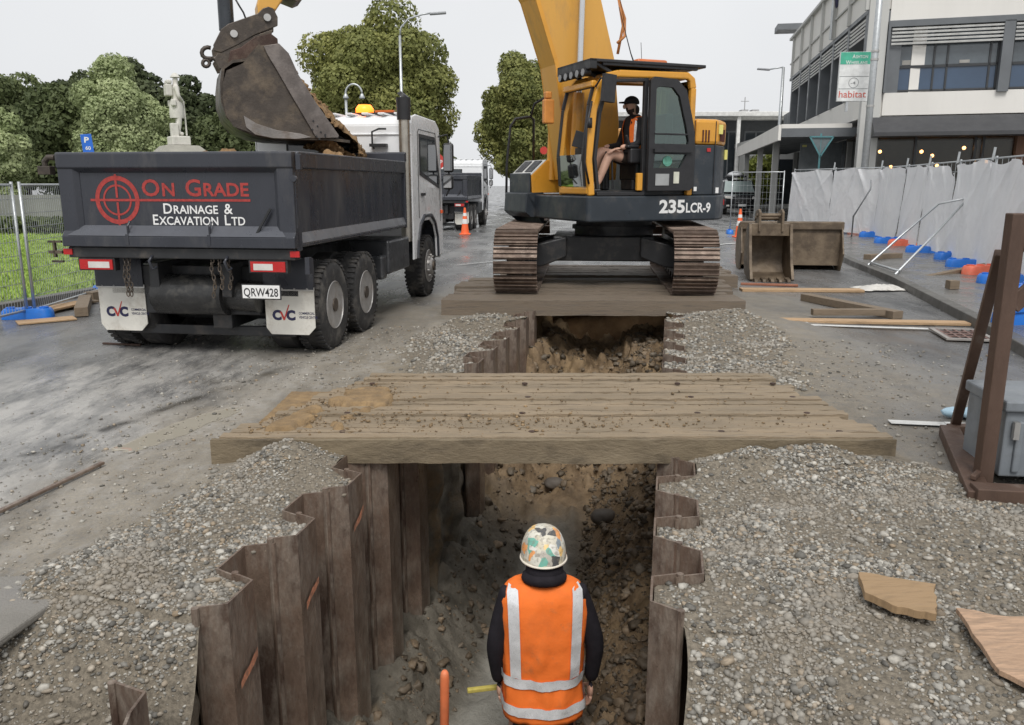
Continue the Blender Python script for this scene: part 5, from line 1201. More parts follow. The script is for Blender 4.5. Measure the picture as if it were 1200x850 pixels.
    if near:
        mb = MB(); mb.cyl((1.10, 4.05, .9), (1.10, 4.05, 2.55), .075, 20); es = B(mb, 'exhaust_stack', pm('stainless_stack', (.42, .39, .34), .35, .85, .15, 6), smooth=True, ang=30)
        mb = MB(); mb.cyl((1.10, 4.05, 2.55), (1.10, 4.05, 2.84), .092, 20, .10); mb.cyl((1.10, 4.05, 2.84), (1.13, 4.05, 2.88), .098, 20, .08); mb.build('stack_cap', M_plasticblk, es, smooth=True, ang=30)
        mb = MB(); mb.tube([(.62, 4.18, 2.18), (.62, 4.12, 2.22), (.62, 4.12, 2.40), (.72, 4.12, 2.44), (.82, 4.14, 2.44)], .014, 6); mb.bb(.58, .82, 4.1, 4.2, 2.2, 2.24); B(mb, 'grab_handle', M_plasticblk)
        mb = MB(); mb.bb(.1, .8, 4.75, 4.90, zr+.012, zr+.05); bb_ = B(mb, 'beacon', M_plasticblk)
        mb = MB(); mb.lathe([(.0, 0), (.13, 0), (.13, .06), (.09, .115), (.0, .12)], 20, Matrix.Translation((.30, 4.83, zr+.05)), close=False); mb.build('lit_lens', M_lampglow, bb_, smooth=True)
        mb = MB(); mb.bb(.47, .75, 4.78, 4.88, zr+.05, zr+.085); mb.build('amber_lens', pm('amber_lens', (.6, .14, .03), .3), bb_)
    return t
tx = G(385, 408); hd = R(-8.0)
TL = Vector((-1.94+.0, 8.49, 0)); fw = Vector((math.sin(-hd), math.cos(hd), 0)); rt = Vector((fw.y, -fw.x, 0))
# right rear tyre contact is at local (1.2, 1.0)
TL = Vector((-1.83, 8.5, 0))-rt*1.20-fw*.85
tip_truck('tip_truck', 'large dark grey tip truck with red crosshair emblem on its tailgate', (TL.x, TL.y, 0), hd)
q = Vector((-1.56, 30.0, 0)); h2 = R(-5.5); fw2 = Vector((math.sin(-h2), math.cos(h2), 0)); rt2 = Vector((fw2.y, -fw2.x, 0)); q = q-rt2*1.2
tip_truck('tip_truck', 'far tip truck with white cab parked beyond the large one', (q.x, q.y, 0), h2, near=False)
# soil in the truck's tray
mb = MB()
for i, (x, y, rr, h) in enumerate([(.1, 3.0, .7, .80), (-.1, 2.6, .8, .78), (.4, 2.4, .5, .8), (.1, 3.1, .5, .7), (.45, 2.9, .4, .82), (.3, 2.0, .55, .62), (-.25, 1.35, .5, .85), (-.7, 2.3, .5, .6)]):
    mb.blob((x, y, 1.22), (rr, rr, h), 5, .2, 2.6, i, flat=-.02)
tag(mb.build('soil_heap', MATS['bucket_soil'], smooth=True, loc=(TL.x, TL.y, 0), rot=(0, 0, hd)), 'heap of brown soil lying in the tray of the large tip truck', 'soil')
# ================================================================== BUCKETS ON THE GROUND
def mud_bucket():
    t = thing('digger_bucket', 'wide muddy ditch cleaning bucket standing on the road behind the narrow one', 'bucket', (5.55, 16.1, 0), R(-8), 'buckets standing on the road')
    w = .95
    prof = [(.42, .92), (.30, .93), (.05, .90), (-.12, .75), (-.22, .5), (-.2, .25), (-.1, .08), (.1, .0), (.5, -.0)]
    mb = MB(); mb.band([(-a, b) for a, b in prof][::-1] if False else [(-a+.1, b) for a, b in prof], .03, -w, w, 'x'); mb.build('shell', M_mudb, t, smooth=True, ang=35)
    for s in (-1, 1):
        mb = MB(); mb.prism([(-a+.1, b) for a, b in prof]+[(-.6, .35)], s*w, s*(w+.03), 'x'); mb.build('side_plate', M_mudb, t, bevel=.006)
    mb = MB(); mb.bb(-w-.05, w+.05, -.36, -.27, .80, .96); mb.build('lip', M_mudb, t, bevel=.02)
    mb = MB()
    for k in range(6): mb.bb(-.8+k*.32-.02, -.8+k*.32+.02, -.29, -.25, .12, .82)
    mb.bb(-w, w, -.30, -.26, .1, .8); mb.build('face_plate', M_mudb, t)
    mb = MB(); mb.tube([(w+.03, .1, .62), (w+.12, .0, .5), (w+.03, -.2, .46)], .02, 8); mb.build('handle', M_mudb, t)
    return t
b1 = mud_bucket(); c = (G(885, 318)+G(995, 318))/2; b1.location = (c.x-.15, c.y+.55, 0)
def trench_bucket():
    c = G(905, 330); t = thing('digger_bucket', 'narrow muddy trenching bucket standing open end towards the mats', 'bucket', (c.x+.02, c.y+.45, 0), R(-6), 'buckets standing on the road')
    w = .33; out = [(-.52, .02), (-.35, .28), (-.22, .6), (-.12, .98), (.05, 1.0), (.26, .9), (.38, .6), (.36, .3), (.2, .08), (-.1, .0)]
    for s in (-1, 1):
        mb = MB(); mb.prism(out, s*w, s*(w+.025), 'x'); mb.build('side_plate', M_mudb, t, bevel=.005)
        mb = MB(); mb.band(out[:4], .05, min(s*w, s*(w+.05)), max(s*w, s*(w+.05)), 'x'); mb.build('side_cutter', M_mudb, t, bevel=.005)
    mb = MB(); mb.band(out[4:]+[(-.5, -.0)], -.03, -w, w, 'x'); mb.build('shell', M_mudb, t, smooth=True, ang=35)
    mb = MB(); mb.bb(-w, w, -.16, .08, .78, 1.0); mb.build('top_plate', M_mudb, t, bevel=.01)
    for s in (-1, 1):
        mb = MB(); mb.prism([(-.2, .86), (-.18, 1.2), (-.05, 1.25), (.2, 1.2), (.24, .9)], s*.2-.02, s*.2+.02, 'x'); mb.build('ear', M_mudb, t, bevel=.006)
    mb = MB(); mb.cyl((-.24, -.05, 1.14), (.24, -.05, 1.14), .035, 14); mb.cyl((-.24, .12, 1.08), (.24, .12, 1.08), .035, 14); mb.build('pin', M_mudb, t, smooth=True, ang=30)
    for k in range(5):
        mb = MB(); x = -.28+k*.14; mb.add([(x-.045, -.4, -.0), (x+.045, -.4, .0), (x+.045, -.4, .07), (x-.045, -.4, .07), (x-.03, -.62, .0), (x+.03, -.62, .0), (x+.03, -.6, .05), (x-.03, -.6, .05)], [(0, 1, 2, 3), (4, 5, 6, 7), (0, 1, 5, 4), (1, 2, 6, 5), (2, 3, 7, 6), (3, 0, 4, 7)]); mb.build('tooth', M_mudb, t, bevel=.01)
    return t
trench_bucket()
# ================================================================== RUSTY STEEL FRAME, GREY BOX, STACKED FEET
fr = thing('steel_trestle', 'tall rusty steel frame with a sloping brace at the picture edge', 'steel frame', (2.75, 4.75, 0))
def sec(name, p, q, w, h, par=fr, mat=None, **k):
    mb = MB(); mb.bar(Vector(p)-Vector(fr.location), Vector(q)-Vector(fr.location), w, h, **k); return mb.build(name, mat or M_frame, par, bevel=.006)
M_frame = pm('brown_rusty_beam', (.12, .075, .055), .6, .3, .3, 3., dirt=(.06, .035, .025), da=.4, ds=4, bump=.4, bs=50, streak=(1, 1, .3), d2=(.25, .22, .19), d2a=.15, d2s=6)
fb = G(1150, 572); ft = P(1182, 250, fb.y)
sec('post', fb+Vector((0, 0, .02)), Vector((fb.x+.0, fb.y, ft.z)), .082, .075)
sec('top_rail', Vector((fb.x+.064, fb.y, ft.z-.12)), Vector((fb.x+1.4, fb.y-.0, ft.z-.12)), .10, .17)
bb0 = G(1119, 500, .04); 
sec('brace', bb0, Vector((fb.x+.03, fb.y+.15, ft.z-.22)), .06, .055)
sec('gusset', Vector((fb.x+.05, fb.y+.02, ft.z-.5)), Vector((fb.x+.45, fb.y+.02, ft.z-.1)), .02, .10)
sec('base_rail', G(1112, 505, .04), G(1148, 585, .04), .12, .08)
sec('base_rail', G(1140, 580, .05), G(1330, 590, .05), .12, .11)
sec('base_rail', G(1150, 545, .03), G(1300, 545, .03), .06, .06)
sec('base_rail', G(1112, 503, .04), G(1330, 500, .04), .08, .06)
sec('brace', G(1140, 560, .1), G(1185, 520, .1), .03, .03)
gb = G(1172, 556, .09); t = thing('utility_box', 'grey ribbed plastic box standing inside the rusty frame', 'box', (gb.x, gb.y, .07), R(-6))
M_gbx = pm('grey_box_plastic', (.20, .22, .24), .45, .1, .12, 4, dirt=(.12, .12, .12), da=.3, ds=5)
mb = MB(); mb.bb(0.0, .8, .02, .5, 0, .38); 
for k in range(8): mb.bb(.06+k*.095, .10+k*.095, -.0, .02, .03, .33)
mb.build('body', M_gbx, t, bevel=.012); mb = MB(); mb.bb(-.02, .82, -.01, .52, .385, .45); mb.build('lid', M_gbx, t, bevel=.012); mb = MB(); mb.box((.05, -.005, .28), (.03, .03, .10)); mb.build('latch', M_alu, t)
mb = MB(); mb.blob((0, 0, 0), (.13, .10, .05), 3, .2, 2, 1); mb.blob((-.15, .03, .0), (.1, .06, .04), 3, .2, 2, 4); tag(mb.build('plastic_bag', pm('pale_blue_bag', (.35, .5, .6), .3), smooth=True, loc=G(1146, 485, .05)), 'crumpled pale blue plastic bag behind the rusty brace', 'bag')
def foot_mb(l=.62, w=.26, h=.13):
    """moulded fence foot: two lobes, a waist and a row of holes"""
    out = []
    for i in range(40):
        a = 2*math.pi*i/40; x = l/2*math.cos(a); y = w/2*math.sin(a)
        k = abs(math.cos(a)); x = l/2*math.copysign(abs(math.cos(a))**.6, math.cos(a)); y = w/2*math.copysign(abs(math.sin(a))**.7, math.sin(a))*(.72+.28*abs(x)/(l/2)*1.2 if abs(x) < l*.36 else 1)
        out.append((x, y))
    mb = MB(); n = 40; rows_ = [(0, 1.), (h*.75, .97), (h, .88)]
    vs = [(x*s, y*s, z) for z, s in rows_ for x, y in out]; fs = [tuple(range(n))[::-1]]+[(i*n+j, i*n+(j+1) % n, (i+1)*n+(j+1) % n, (i+1)*n+j) for i in range(2) for j in range(n)]+[tuple(2*n+j for j in range(n))]
    mb.add(vs, fs)
    for x in (-.20, 0, .20): mb.lathe([(.055, h), (.055, h+.018), (.035, h+.018), (.035, h-.02)], 14, Matrix.Translation((x, 0, 0)), close=False)
    return mb
def fence_foot(label, loc, rot, mat, group='moulded fence feet'):
    o = foot_mb().build('ballast_block', mat, smooth=True, ang=40, loc=loc, rot=(0, 0, rot)); return tag(o, label, 'fence weight', group)
sb = G(1183, 392)
for i in range(3):
    for j in range(1 if i == 0 else 1):
        fence_foot(('bottom', 'middle', 'top')[i]+' blue fence foot in the stack behind the rusty frame', (sb.x+.22, sb.y+.1, .12+i*.15), R(8+i*5), M_bluepl, 'stacked blue fence feet').scale = (1.25, 1.35, 1.15)
# ================================================================== KERB, FOOTPATH, LAWN, MARKINGS
M_kerb = pm('wet_kerb_concrete', (.11, .105, .095), .5, 0, .2, 3., dirt=(.07, .07, .065), da=.4, ds=2.5, bump=.3, bs=40)
M_path = pm('wet_footpath', (.14, .137, .13), .3, 0, .25, 1.3, dirt=(.19, .18, .165), da=.4, ds=1.2, bump=.3, bs=90, rvar=.25)
kp = [Vector((4.45, 5.4, 0)), Vector((4.9, 7.0, 0)), G(1200, 420), G(1137, 382), G(1042, 331), G(997, 312), Vector((8.9, 26, 0)), Vector((10.6, 34, 0)), Vector((13.5, 48, 0)), Vector((22, 90, 0)), Vector((60, 280, 0))]
kp = [p.copy() for p in kp]
def strip_off(pts, o):
    out = []
    for i, p in enumerate(pts):
        d = (pts[min(i+1, len(pts)-1)]-pts[max(i-1, 0)]).normalized(); out.append(p+Vector((d.y, -d.x, 0))*o)
    return out
k1 = kp; k2 = strip_off(kp, .15); k3 = [Vector((p.x+ (60 if i < 9 else 120), p.y-2, 0)) for i, p in enumerate(k2)]
mb = MB(); n = len(kp)
vs = [(p.x, p.y, -.05) for p in k1]+[(p.x+.015, p.y, .115) for p in k1]+[(p.x, p.y, .125) for p in k2]+[(p.x, p.y, -.05) for p in k2]
mb.add(vs, [(i, i+1, n+i+1, n+i) for i in range(n-1)]+[(n+i, n+i+1, 2*n+i+1, 2*n+i) for i in range(n-1)]+[(2*n+i, 2*n+i+1, 3*n+i+1, 3*n+i) for i in range(n-1)])
struct(mb.build('kerb', M_kerb, bevel=.012))
vs = [(p.x, p.y, .12) for p in k2]+[(p.x, p.y, .12) for p in k3]; mb = MB(); mb.add(vs, [(i, i+1, n+i+1, n+i) for i in range(n-1)]); struct(mb.build('footpath', M_path))
# left kerb and lawn
lk = [G(-260, 395), G(0, 366), G(120, 344), Vector((-6.6, 16, 0)), Vector((-7.0, 24, 0)), Vector((-7.2, 34, 0))]
lk[0] = Vector((-7.6, 7.5, 0))
mb = MB(); l2 = strip_off(lk, -.15); n = len(lk)
vs = [(p.x, p.y, -.05) for p in lk]+[(p.x, p.y, .10) for p in lk]+[(p.x, p.y, .105) for p in l2]+[(p.x, p.y, -.05) for p in l2]
mb.add(vs, [(i, n+i, n+i+1, i+1) for i in range(n-1)]+[(n+i, 2*n+i, 2*n+i+1, n+i+1) for i in range(n-1)]+[(2*n+i, 3*n+i, 3*n+i+1, 2*n+i+1) for i in range(n-1)])
struct(mb.build('kerb', M_kerb, bevel=.012))
M_grassb = pm('lawn_base', (.17, .25, .055), .9, 0, .25, 1.2, dirt=(.14, .19, .05), da=.4, ds=.7, bump=.6, bs=60, spec=.1)
mb = MB(); ext = [Vector((-60, p.y+3, 0)) for p in l2]; vs = [(p.x, p.y, .10) for p in l2]+[(p.x, p.y, .12) for p in ext]; mb.add(vs, [(i, n+i, n+i+1, i+1) for i in range(n-1)]); struct(mb.build('lawn', M_grassb))
# grass blades (stuff)
r = np.random.default_rng(3); n = 60000
y = 7.5+24*r.random(n)**1.5; xl = np.interp(y, [p.y for p in l2], [p.x for p in l2]); x = xl-.05-9*r.random(n)**1.2*(.4+y/25)
h = .035+.035*r.random(n); a = r.uniform(0, 6.28, n); w = .004+.0009*y; lx = r.normal(0, .02, n); ly = r.normal(0, .02, n)
v = np.stack([np.stack([x-w*np.cos(a), y-w*np.sin(a), np.full(n, .10)], -1), np.stack([x+w*np.cos(a), y+w*np.sin(a), np.full(n, .10)], -1), np.stack([x+lx, y+ly, .10+h], -1)], 1)
me = fast_mesh('grass', v.reshape(-1, 3), np.arange(3*n).reshape(-1, 3))
tag(link('grass', me, pm('grass_blades', (.30, .42, .09), .7, 0, .25, .9, dirt=(.40, .47, .14), da=.4, ds=1.7, spec=.2)), 'short bright green lawn grass behind the wire fence', 'grass', kind='stuff')
def paint(a, b, w, name='road_marking', z=.022):
    a = Vector(a); b = Vector(b); d = (b-a).normalized(); p = Vector((-d.y, d.x, 0))*w/2; mb = MB(); n = 12; vs = []
    for i in range(n+1): q = a.lerp(b, i/n); vs += [tuple(q+p+Vector((0, 0, z))), tuple(q-p+Vector((0, 0, z)))]
    mb.add(vs, [(2*i, 2*i+1, 2*i+3, 2*i+2) for i in range(n)]); return struct(mb.build(name, M_line))
M_line = pm('worn_road_paint', (.62, .62, .60), .6, 0, .1, 6, dirt=(.16, .16, .155), da=.3, ds=9)
paint(G(938, 382.5), G(1090, 387.5), .11); paint(G(931, 379), G(938, 390), .30); paint(G(1042, 497.5), G(1108, 500.5), .10); paint(G(1108, 500), G(1160, 503), .1)
paint(G(836, 288), G(862, 286), .14); paint(G(870, 303), G(880, 309), .35); paint(G(862, 262), G(940, 264), .15); paint(G(535, 312), G(592, 306), .05); paint(G(590, 255), G(640, 262), .1); paint(G(580, 243), G(640, 236), .25)
def grate(label, c, w, l, rot=0., z=.02):
    t = thing('drain_grate', label, 'drain grate', (c.x, c.y, z), rot); mb = MB(); mb.bb(-w/2-.05, w/2+.05, -l/2-.05, -l/2, 0, .02); mb.bb(-w/2-.05, w/2+.05, l/2, l/2+.05, 0, .02); mb.bb(-w/2-.05, -w/2, -l/2, l/2, 0, .02); mb.bb(w/2, w/2+.05, -l/2, l/2, 0, .02); mb.build('frame', pm('grate_frame', (.30, .28, .26), .6), t)
    mb = MB(); mb.bb(-w/2, w/2, -l/2, l/2, .0, .004); mb.build('pit', M_plasticblk, t); mb = MB(); k = 9
    for i in range(k): mb.bb(-w/2+i*w/k+.012, -w/2+(i+1)*w/k-.012, -l/2, l/2, .006, .016) if i % 2 == 0 else None
    mb.bb(-w/2, w/2, -.02, .02, .007, .018); mb.bb(-w/2, w/2, -l/4-.012, -l/4+.012, .007, .018); mb.bb(-w/2, w/2, l/4-.012, l/4+.012, .007, .018); mb.build('bars', pm('grate_bars', (.22, .14, .12), .6, .3), t); return t
grate('square catch pit grate in the gutter near the pale plank end', G(1127, 395), .42, .62, R(-12))
mb = MB(); xs = np.linspace(-.42, .42, 24); ys = np.linspace(-.35, .35, 20); A, Bm = np.meshgrid(xs, ys); Zc = .02+.11*fbm(A*7+2, Bm*7, 5)*(1-(A/.42)**4)*(1-(Bm/.35)**4)
ii = np.arange(A.size).reshape(A.shape); me = fast_mesh('sheet', np.stack([A*(.6+.5*fbm(Bm*9, A*2, 3)), Bm*(.4+.6*fbm(A*9, Bm*2, 2)), Zc], -1).reshape(-1, 3), np.stack([ii[:-1, :-1], ii[:-1, 1:], ii[1:, 1:], ii[1:, :-1]], -1).reshape(-1, 4)); me.polygons.foreach_set('use_smooth', [True]*len(me.polygons))
c = G(1032, 340); o = link('plastic_sheet', me, pm('white_rag', (.62, .60, .56), .5, 0, .1, 5, dirt=(.3, .28, .25), da=.3, ds=8), loc=(c.x, c.y, 0)); so = o.modifiers.new('t', 'SOLIDIFY'); so.thickness = .004
tag(o, 'crumpled white plastic sheet over a manhole by the kerb', 'plastic sheet')
# asphalt slab edge cut at bottom left
mb = MB(); e0 = G(97, 690); e1 = G(-40, 788); pts = [e0, e1, Vector((-3.2, 2.2, 0)), Vector((-3.4, 3.2, 0)), G(40, 682)]
mb.prism([(p.x, p.y) for p in pts], .0, .034, 'z'); struct(mb.build('road_edge', pm('dusty_asphalt_slab', (.235, .22, .195), .7, 0, .2, 3., dirt=(.20, .19, .18), da=.5, ds=3, bump=.8, bs=90), bevel=.01))
# ================================================================== CONES
def cone_proto(label, loc):
    t = thing('traffic_cone', label, 'traffic cone', loc, 0, 'orange traffic cones')
    mb = MB(); mb.bb(-.19, .19, -.19, .19, 0, .035); mb.build('base', M_orange, t, bevel=.015)
    mb = MB(); mb.lathe([(.15, .035), (.14, .06), (.135, .08), (.035, .88), (.03, .9), (.02, .9)], 20); mb.build('body', M_orange, t, smooth=True, ang=35)
    for z0, z1 in ((.36, .52), (.62, .72)):
        f = lambda z: .135-.1*(z-.08)/.8+.004; mb = MB(); mb.lathe([(f(z0), z0), (f(z1), z1)], 20, close=False); mb.build('collar', M_refl if False else pm('white_collar', (.75, .74, .72), .4), t, smooth=True)
    return t
c1 = cone_proto('orange cone standing behind the far tip truck', G(545, 275))
dup(c1, G(866, 278), label='orange cone with white collars beside the thin wire fence', scale=1.0)
dup(c1, G(778, 272), label='orange cone half hidden under the excavator counterweight')
dup(c1, G(970, 262.)+Vector((.3, .8, .12)), label='cone seen faintly through the white sheeting')
# ================================================================== FENCES
def wire_panel(par, L_, h, npx=None, gap=.06, wire=.004, z0=.08, rails=True):
    mb = MB(); mb.tube([(0, 0, z0-.05), (0, 0, h)], .019, 8); mb.tube([(L_, 0, z0-.05), (L_, 0, h)], .019, 8); mb.tube([(0, 0, h-.04), (L_, 0, h-.04)], .016, 8); mb.tube([(0, 0, z0+.03), (L_, 0, z0+.03)], .016, 8)
    mb.build('frame', M_galv, par, smooth=True)
    mb = MB(); n = int(L_/gap)
    for i in range(1, n): x = L_*i/n; mb.bar((x, 0, z0+.03), (x, 0, h-.04), wire, wire)
    k = 9
    for i in range(1, k): z = z0+.03+(h-.07-z0)*i/k; mb.bar((0, .004, z), (L_, .004, z), wire*1.6, wire*1.6)
    mb.build('wire_mesh', M_galv, par)
def fpanel(name, label, a, b, h, group, **k):
    a = Vector(a); b = Vector(b); d = b-a; t = thing(name, label, 'fence panel', a, math.atan2(d.y, d.x), group); wire_panel(t, d.length-.04, h, **k); return t
# left fence
fa = G(38, 373); fd = (G(118, 350)-G(38, 373)); fd = Vector((-.02, 1, 0)).normalized()
fbx = Vector((-5.95, 10.52, 0)); pA = G(38, 373)
pB = pA+(G(122, 346)-pA).normalized()*2.45
pC = pA+(pA-pB)*1.0+Vector((-.35, 0, 0))
fpanel('wire_fence', 'wire fence panel running behind the truck tail along the lawn', pA+Vector((.03, .02, 0)), pB, 1.72, 'temporary wire fence panels', gap=.055)
fpanel('wire_fence', 'wire fence panel at the edge of the lawn nearest the camera', pC, pA-Vector((.03, 0, 0)), 1.72, 'temporary wire fence panels', gap=.055)
fpanel('wire_fence', 'wire fence panel hidden mostly by the large tip truck', pB+Vector((0, .05, 0)), pB+(pB-pA), 1.72, 'temporary wire fence panels', gap=.055)
fence_foot('blue fence foot under the joint of the wire panels by the lawn', pA+Vector((-.05, .0, .0)), R(10), M_bluepl)
fence_foot('blue fence foot showing beside the left mud flap', pB+Vector((.06, -.02, .0)), R(0), M_bluepl)
# thin wire fence across the road
wa = G(855, 274); wb = Vector((8.35, 27.2, 0)); wc = Vector((10.2, 29.3, 0))
fpanel('wire_fence', 'see through wire panel standing across the road before the car', wa, wb+Vector((.5, 0, 0)), 2.1, 'temporary wire fence panels', gap=.14, wire=.0035)
fence_foot('blue fence foot beside the cone in front of the parked car', wa, R(80), M_bluepl)
# right, sheeted fence
M_sheet = bpy.data.materials.new('white_sheeting'); M_sheet.use_nodes = True
nt = M_sheet.node_tree; N = nt.nodes; L = nt.links; b = N['Principled BSDF']; b.inputs['Base Color'].default_value = (.74, .75, .77, 1); b.inputs['Roughness'].default_value = .45
tc = N.new('ShaderNodeTexCoord'); nz = N.new('ShaderNodeTexNoise'); nz.inputs['Scale'].default_value = 1.6; nz.inputs['Detail'].default_value = 7; L.new(tc.outputs['Object'], nz.inputs['Vector'])
mr = N.new('ShaderNodeMapRange'); L.new(nz.outputs['Fac'], mr.inputs[0]); mr.inputs[1].default_value = .35; mr.inputs[2].default_value = .7
mx = N.new('ShaderNodeMix'); mx.data_type = 'RGBA'; L.new(mr.outputs[0], mx.inputs[0]); mx.inputs[6].default_value = (.93, .93, .94, 1); mx.inputs[7].default_value = (.84, .85, .87, 1); L.new(mx.outputs[2], b.inputs['Base Color'])
bp = N.new('ShaderNodeBump'); bp.inputs['Strength'].default_value = .5; bp.inputs['Distance'].default_value = .05; n5 = N.new('ShaderNodeTexNoise'); n5.inputs['Scale'].default_value = 3.; n5.inputs['Detail'].default_value = 8; n5.inputs['Distortion'].default_value = 1.2; L.new(tc.outputs['Object'], n5.inputs['Vector']); L.new(n5.outputs['Fac'], bp.inputs['Height']); L.new(bp.outputs[0], b.inputs['Normal'])
tl = N.new('ShaderNodeBsdfTranslucent'); tl.inputs[0].default_value = (.8, .8, .82, 1); tr_ = N.new('ShaderNodeBsdfTransparent'); tr_.inputs[0].default_value = (.95, .95, .97, 1)
m1 = N.new('ShaderNodeMixShader'); m1.inputs[0].default_value = .35; L.new(b.outputs[0], m1.inputs[1]); L.new(tl.outputs[0], m1.inputs[2])
m2 = N.new('ShaderNodeMixShader'); m2.inputs[0].default_value = .07; L.new(m1.outputs[0], m2.inputs[1]); L.new(tr_.outputs[0], m2.inputs[2]); L.new(m2.outputs[0], N['Material Output'].inputs[0])
fl = [Vector((6.55, 6.4, .12)), Vector((8.62, 13.7, .12)), G(1115, 304, .12), G(1058, 283, .12), Vector((9.9, 28.5, .12)), Vector((9.6, 30.5, .12))]
# even out into panels
def along(pts, s):
    for i in range(len(pts)-1):
        l = (pts[i+1]-pts[i]).length
        if s <= l: return pts[i].lerp(pts[i+1], s/l)
        s -= l
    return pts[-1].copy()
fl = [Vector((6.7, 6.6, .12)), Vector((8.55, 13.7, .12)), Vector((9.75, 18.6, .12)), Vector((11.1, 24.4, .12)), G(1022, 277, .12), G(926, 268, .12)]
tot = sum((fl[i+1]-fl[i]).length for i in range(len(fl)-1)); npan = 10; pp = [along(fl, tot*i/npan) for i in range(npan+1)]
place = ['nearest the rusty frame and partly out of the picture', 'behind the rusty frame', 'above the slanting timber beam', 'just left of the rusty frame top', 'behind the steel brace', 'left of the steel brace', 'fourth from the far end', 'third from the far end', 'next to the far end', 'at the far end beside the banner']
for i in range(npan):
    a, b_ = pp[i], pp[i+1]; d = b_-a; Lp = d.length
    t = thing('sheeted_fence', 'white sheeted fence panel '+place[i], 'fence panel', a, math.atan2(d.y, d.x), 'sheeted fence panels on the footpath')
    wire_panel(t, Lp-.04, 2.08, gap=.3, wire=.006)
    nx, nz_ = 80, 60; X, Zz = np.meshgrid(np.linspace(-.03, Lp-.02, nx), np.linspace(0, 1, nz_)); s0 = i*3.1
    topz = 2.06-.05*np.abs(np.sin((X+s0)*2.4))-.10*vnoise(X*.9+s0, X*0, 4)**2
    if i in (3, 5): topz = topz-.30*np.exp(-((X-.2)/.35)**2)
    Z = .06+(topz-.06)*Zz
    off = .12*(fbm(X*.8+s0, Zz*.8, 9)-.4)
    rr_ = random.Random(i)
    for q_ in range(9):      # creases fanning out from the ties
        cx_ = rr_.choice((0., Lp*.5, Lp, rr_.uniform(0, Lp))); cz_ = rr_.choice((0., 1., 1.)); an = rr_.uniform(-1.0, 1.0); dx_ = X-cx_; dz_ = (Zz-cz_)*2.; l_ = np.abs(dx_*math.cos(an)+dz_*math.sin(an)); w_ = .03+.07*np.sqrt(dx_**2+dz_**2)
        off = off+rr_.uniform(.02, .05)*np.exp(-(l_/w_)**1.5)*np.exp(-np.sqrt(dx_**2+dz_**2)/1.4)
    off = off+.02*fbm(X*5+s0+Zz*3, Zz*3, 12)
    Yv = .03+off+.10*(1-Zz)
    ii = np.arange(X.size).reshape(X.shape)
    me = fast_mesh('sheeting', np.stack([X, Yv, Z], -1).reshape(-1, 3), np.stack([ii[:-1, :-1], ii[:-1, 1:], ii[1:, 1:], ii[1:, :-1]], -1).reshape(-1, 4)); me.polygons.foreach_set('use_smooth', [True]*len(me.polygons))
    link('sheeting', me, M_sheet, t)
    mb = MB(); mb.tube([(.0, .06, 2.0), (-.01, .04, 2.24)], .024, 6); mb.build('post_top', M_galv, t)
feet = [((995, 268), 'b'), ((1006, 273), 'r'), ((1021, 278), 'b'), ((1040, 285), 'b'), ((1057, 288), 'r'), ((1080, 296), 'b'), ((1113, 304), 'b'), ((1131, 313), 'b'), ((1148, 321), 'r'), ((1172, 332), 'b')]
bl = iter(['blue fence foot farthest along the sheeted fence', 'blue fence foot just nearer than the far red one', 'blue fence foot behind the top of the steel brace', 'blue fence foot between the two legs of the steel brace', 'largest blue fence foot right of the steel brace', 'blue fence foot lying above the slanting beam', 'blue fence foot hard against the rusty frame']); rl = iter(['red fence foot at the far end of the sheeted fence', 'faded pink red fence foot behind the steel brace', 'red fence foot right by the slanting timber'])
for (px, py), k in feet:
    p = G(px, py, .12); o = fence_foot(next(bl) if k == 'b' else next(rl), p, R(72+random.uniform(-30, 15)), M_bluepl if k == 'b' else M_redpl); o.rotation_euler[2] = R(random.uniform(-25, 20)); o.scale = (1.15, 1.2, 1.15)
# steel brace frame leaning on the fence
def poly_thing(name, label, cat, paths, r_, mat):
    c = Vector(paths[0][0]); mb = MB()
    for p in paths: mb.tube([Vector(q)-c for q in p], r_, 8)
    return tag(mb.build(name, mat, smooth=True, loc=c), label, cat)
a1 = G(1017, 311, .12); a2 = G(1049, 322, .12); top1 = P(1135, 232, 17.2); top0 = P(1100, 239, 17.6)
poly_thing('fence_brace', 'bright steel tube brace leaning against the white sheeting', 'brace', [[a2, P(1095, 275, 17.0), top1], [a1, P(1060, 273, 18.0), top0, top1], [a1.lerp(top0, .04), a2.lerp(top1, .04)]], .024, M_galv)
e1 = P(1020, 222, 22.5); poly_thing('fence_brace', 'thin bent dark tube brace at the joint of two sheets', 'brace', [[e1+Vector((0, 0, .25)), e1, P(1000, 254, 22.2), G(998, 277, .12)]], .022, pm('dull_tube', (.22, .23, .24), .5, .6))
# banner
ba = Vector((9.95, 27.6, .12)); bt = thing('banner', 'dark banner with red crosshair and white lettering at the far end of the sheeting', 'banner', G(922, 268, .12), R(-8))
mb = MB(); mb.add([(0, 0, .1), (.55, 0, .1), (.40, 0, 1.95), (.12, 0, 1.95), (0, .01, .1), (.55, .01, .1), (.40, .01, 1.95), (.12, .01, 1.95)], [(0, 1, 2, 3), (4, 5, 6, 7), (0, 1, 5, 4), (1, 2, 6, 5), (2, 3, 7, 6), (3, 0, 4, 7)]); mb.build('fabric', M_grey, bt)
V, Fc = ring_poly(.32, 1.0, .2, .04, 40); mb = MB(); mb.add(V, Fc, plane_M((0, -.006, 0), (1, 0, 0), (0, 0, 1))); mb.add([(.05, 1.0, 0), (.5, 1.0, 0), (.5, 1.03, 0), (.05, 1.03, 0)], [(0, 1, 2, 3)], plane_M((0, -.006, 0), (1, 0, 0), (0, 0, 1))); mb.build('crosshair_emblem', M_redp, bt)
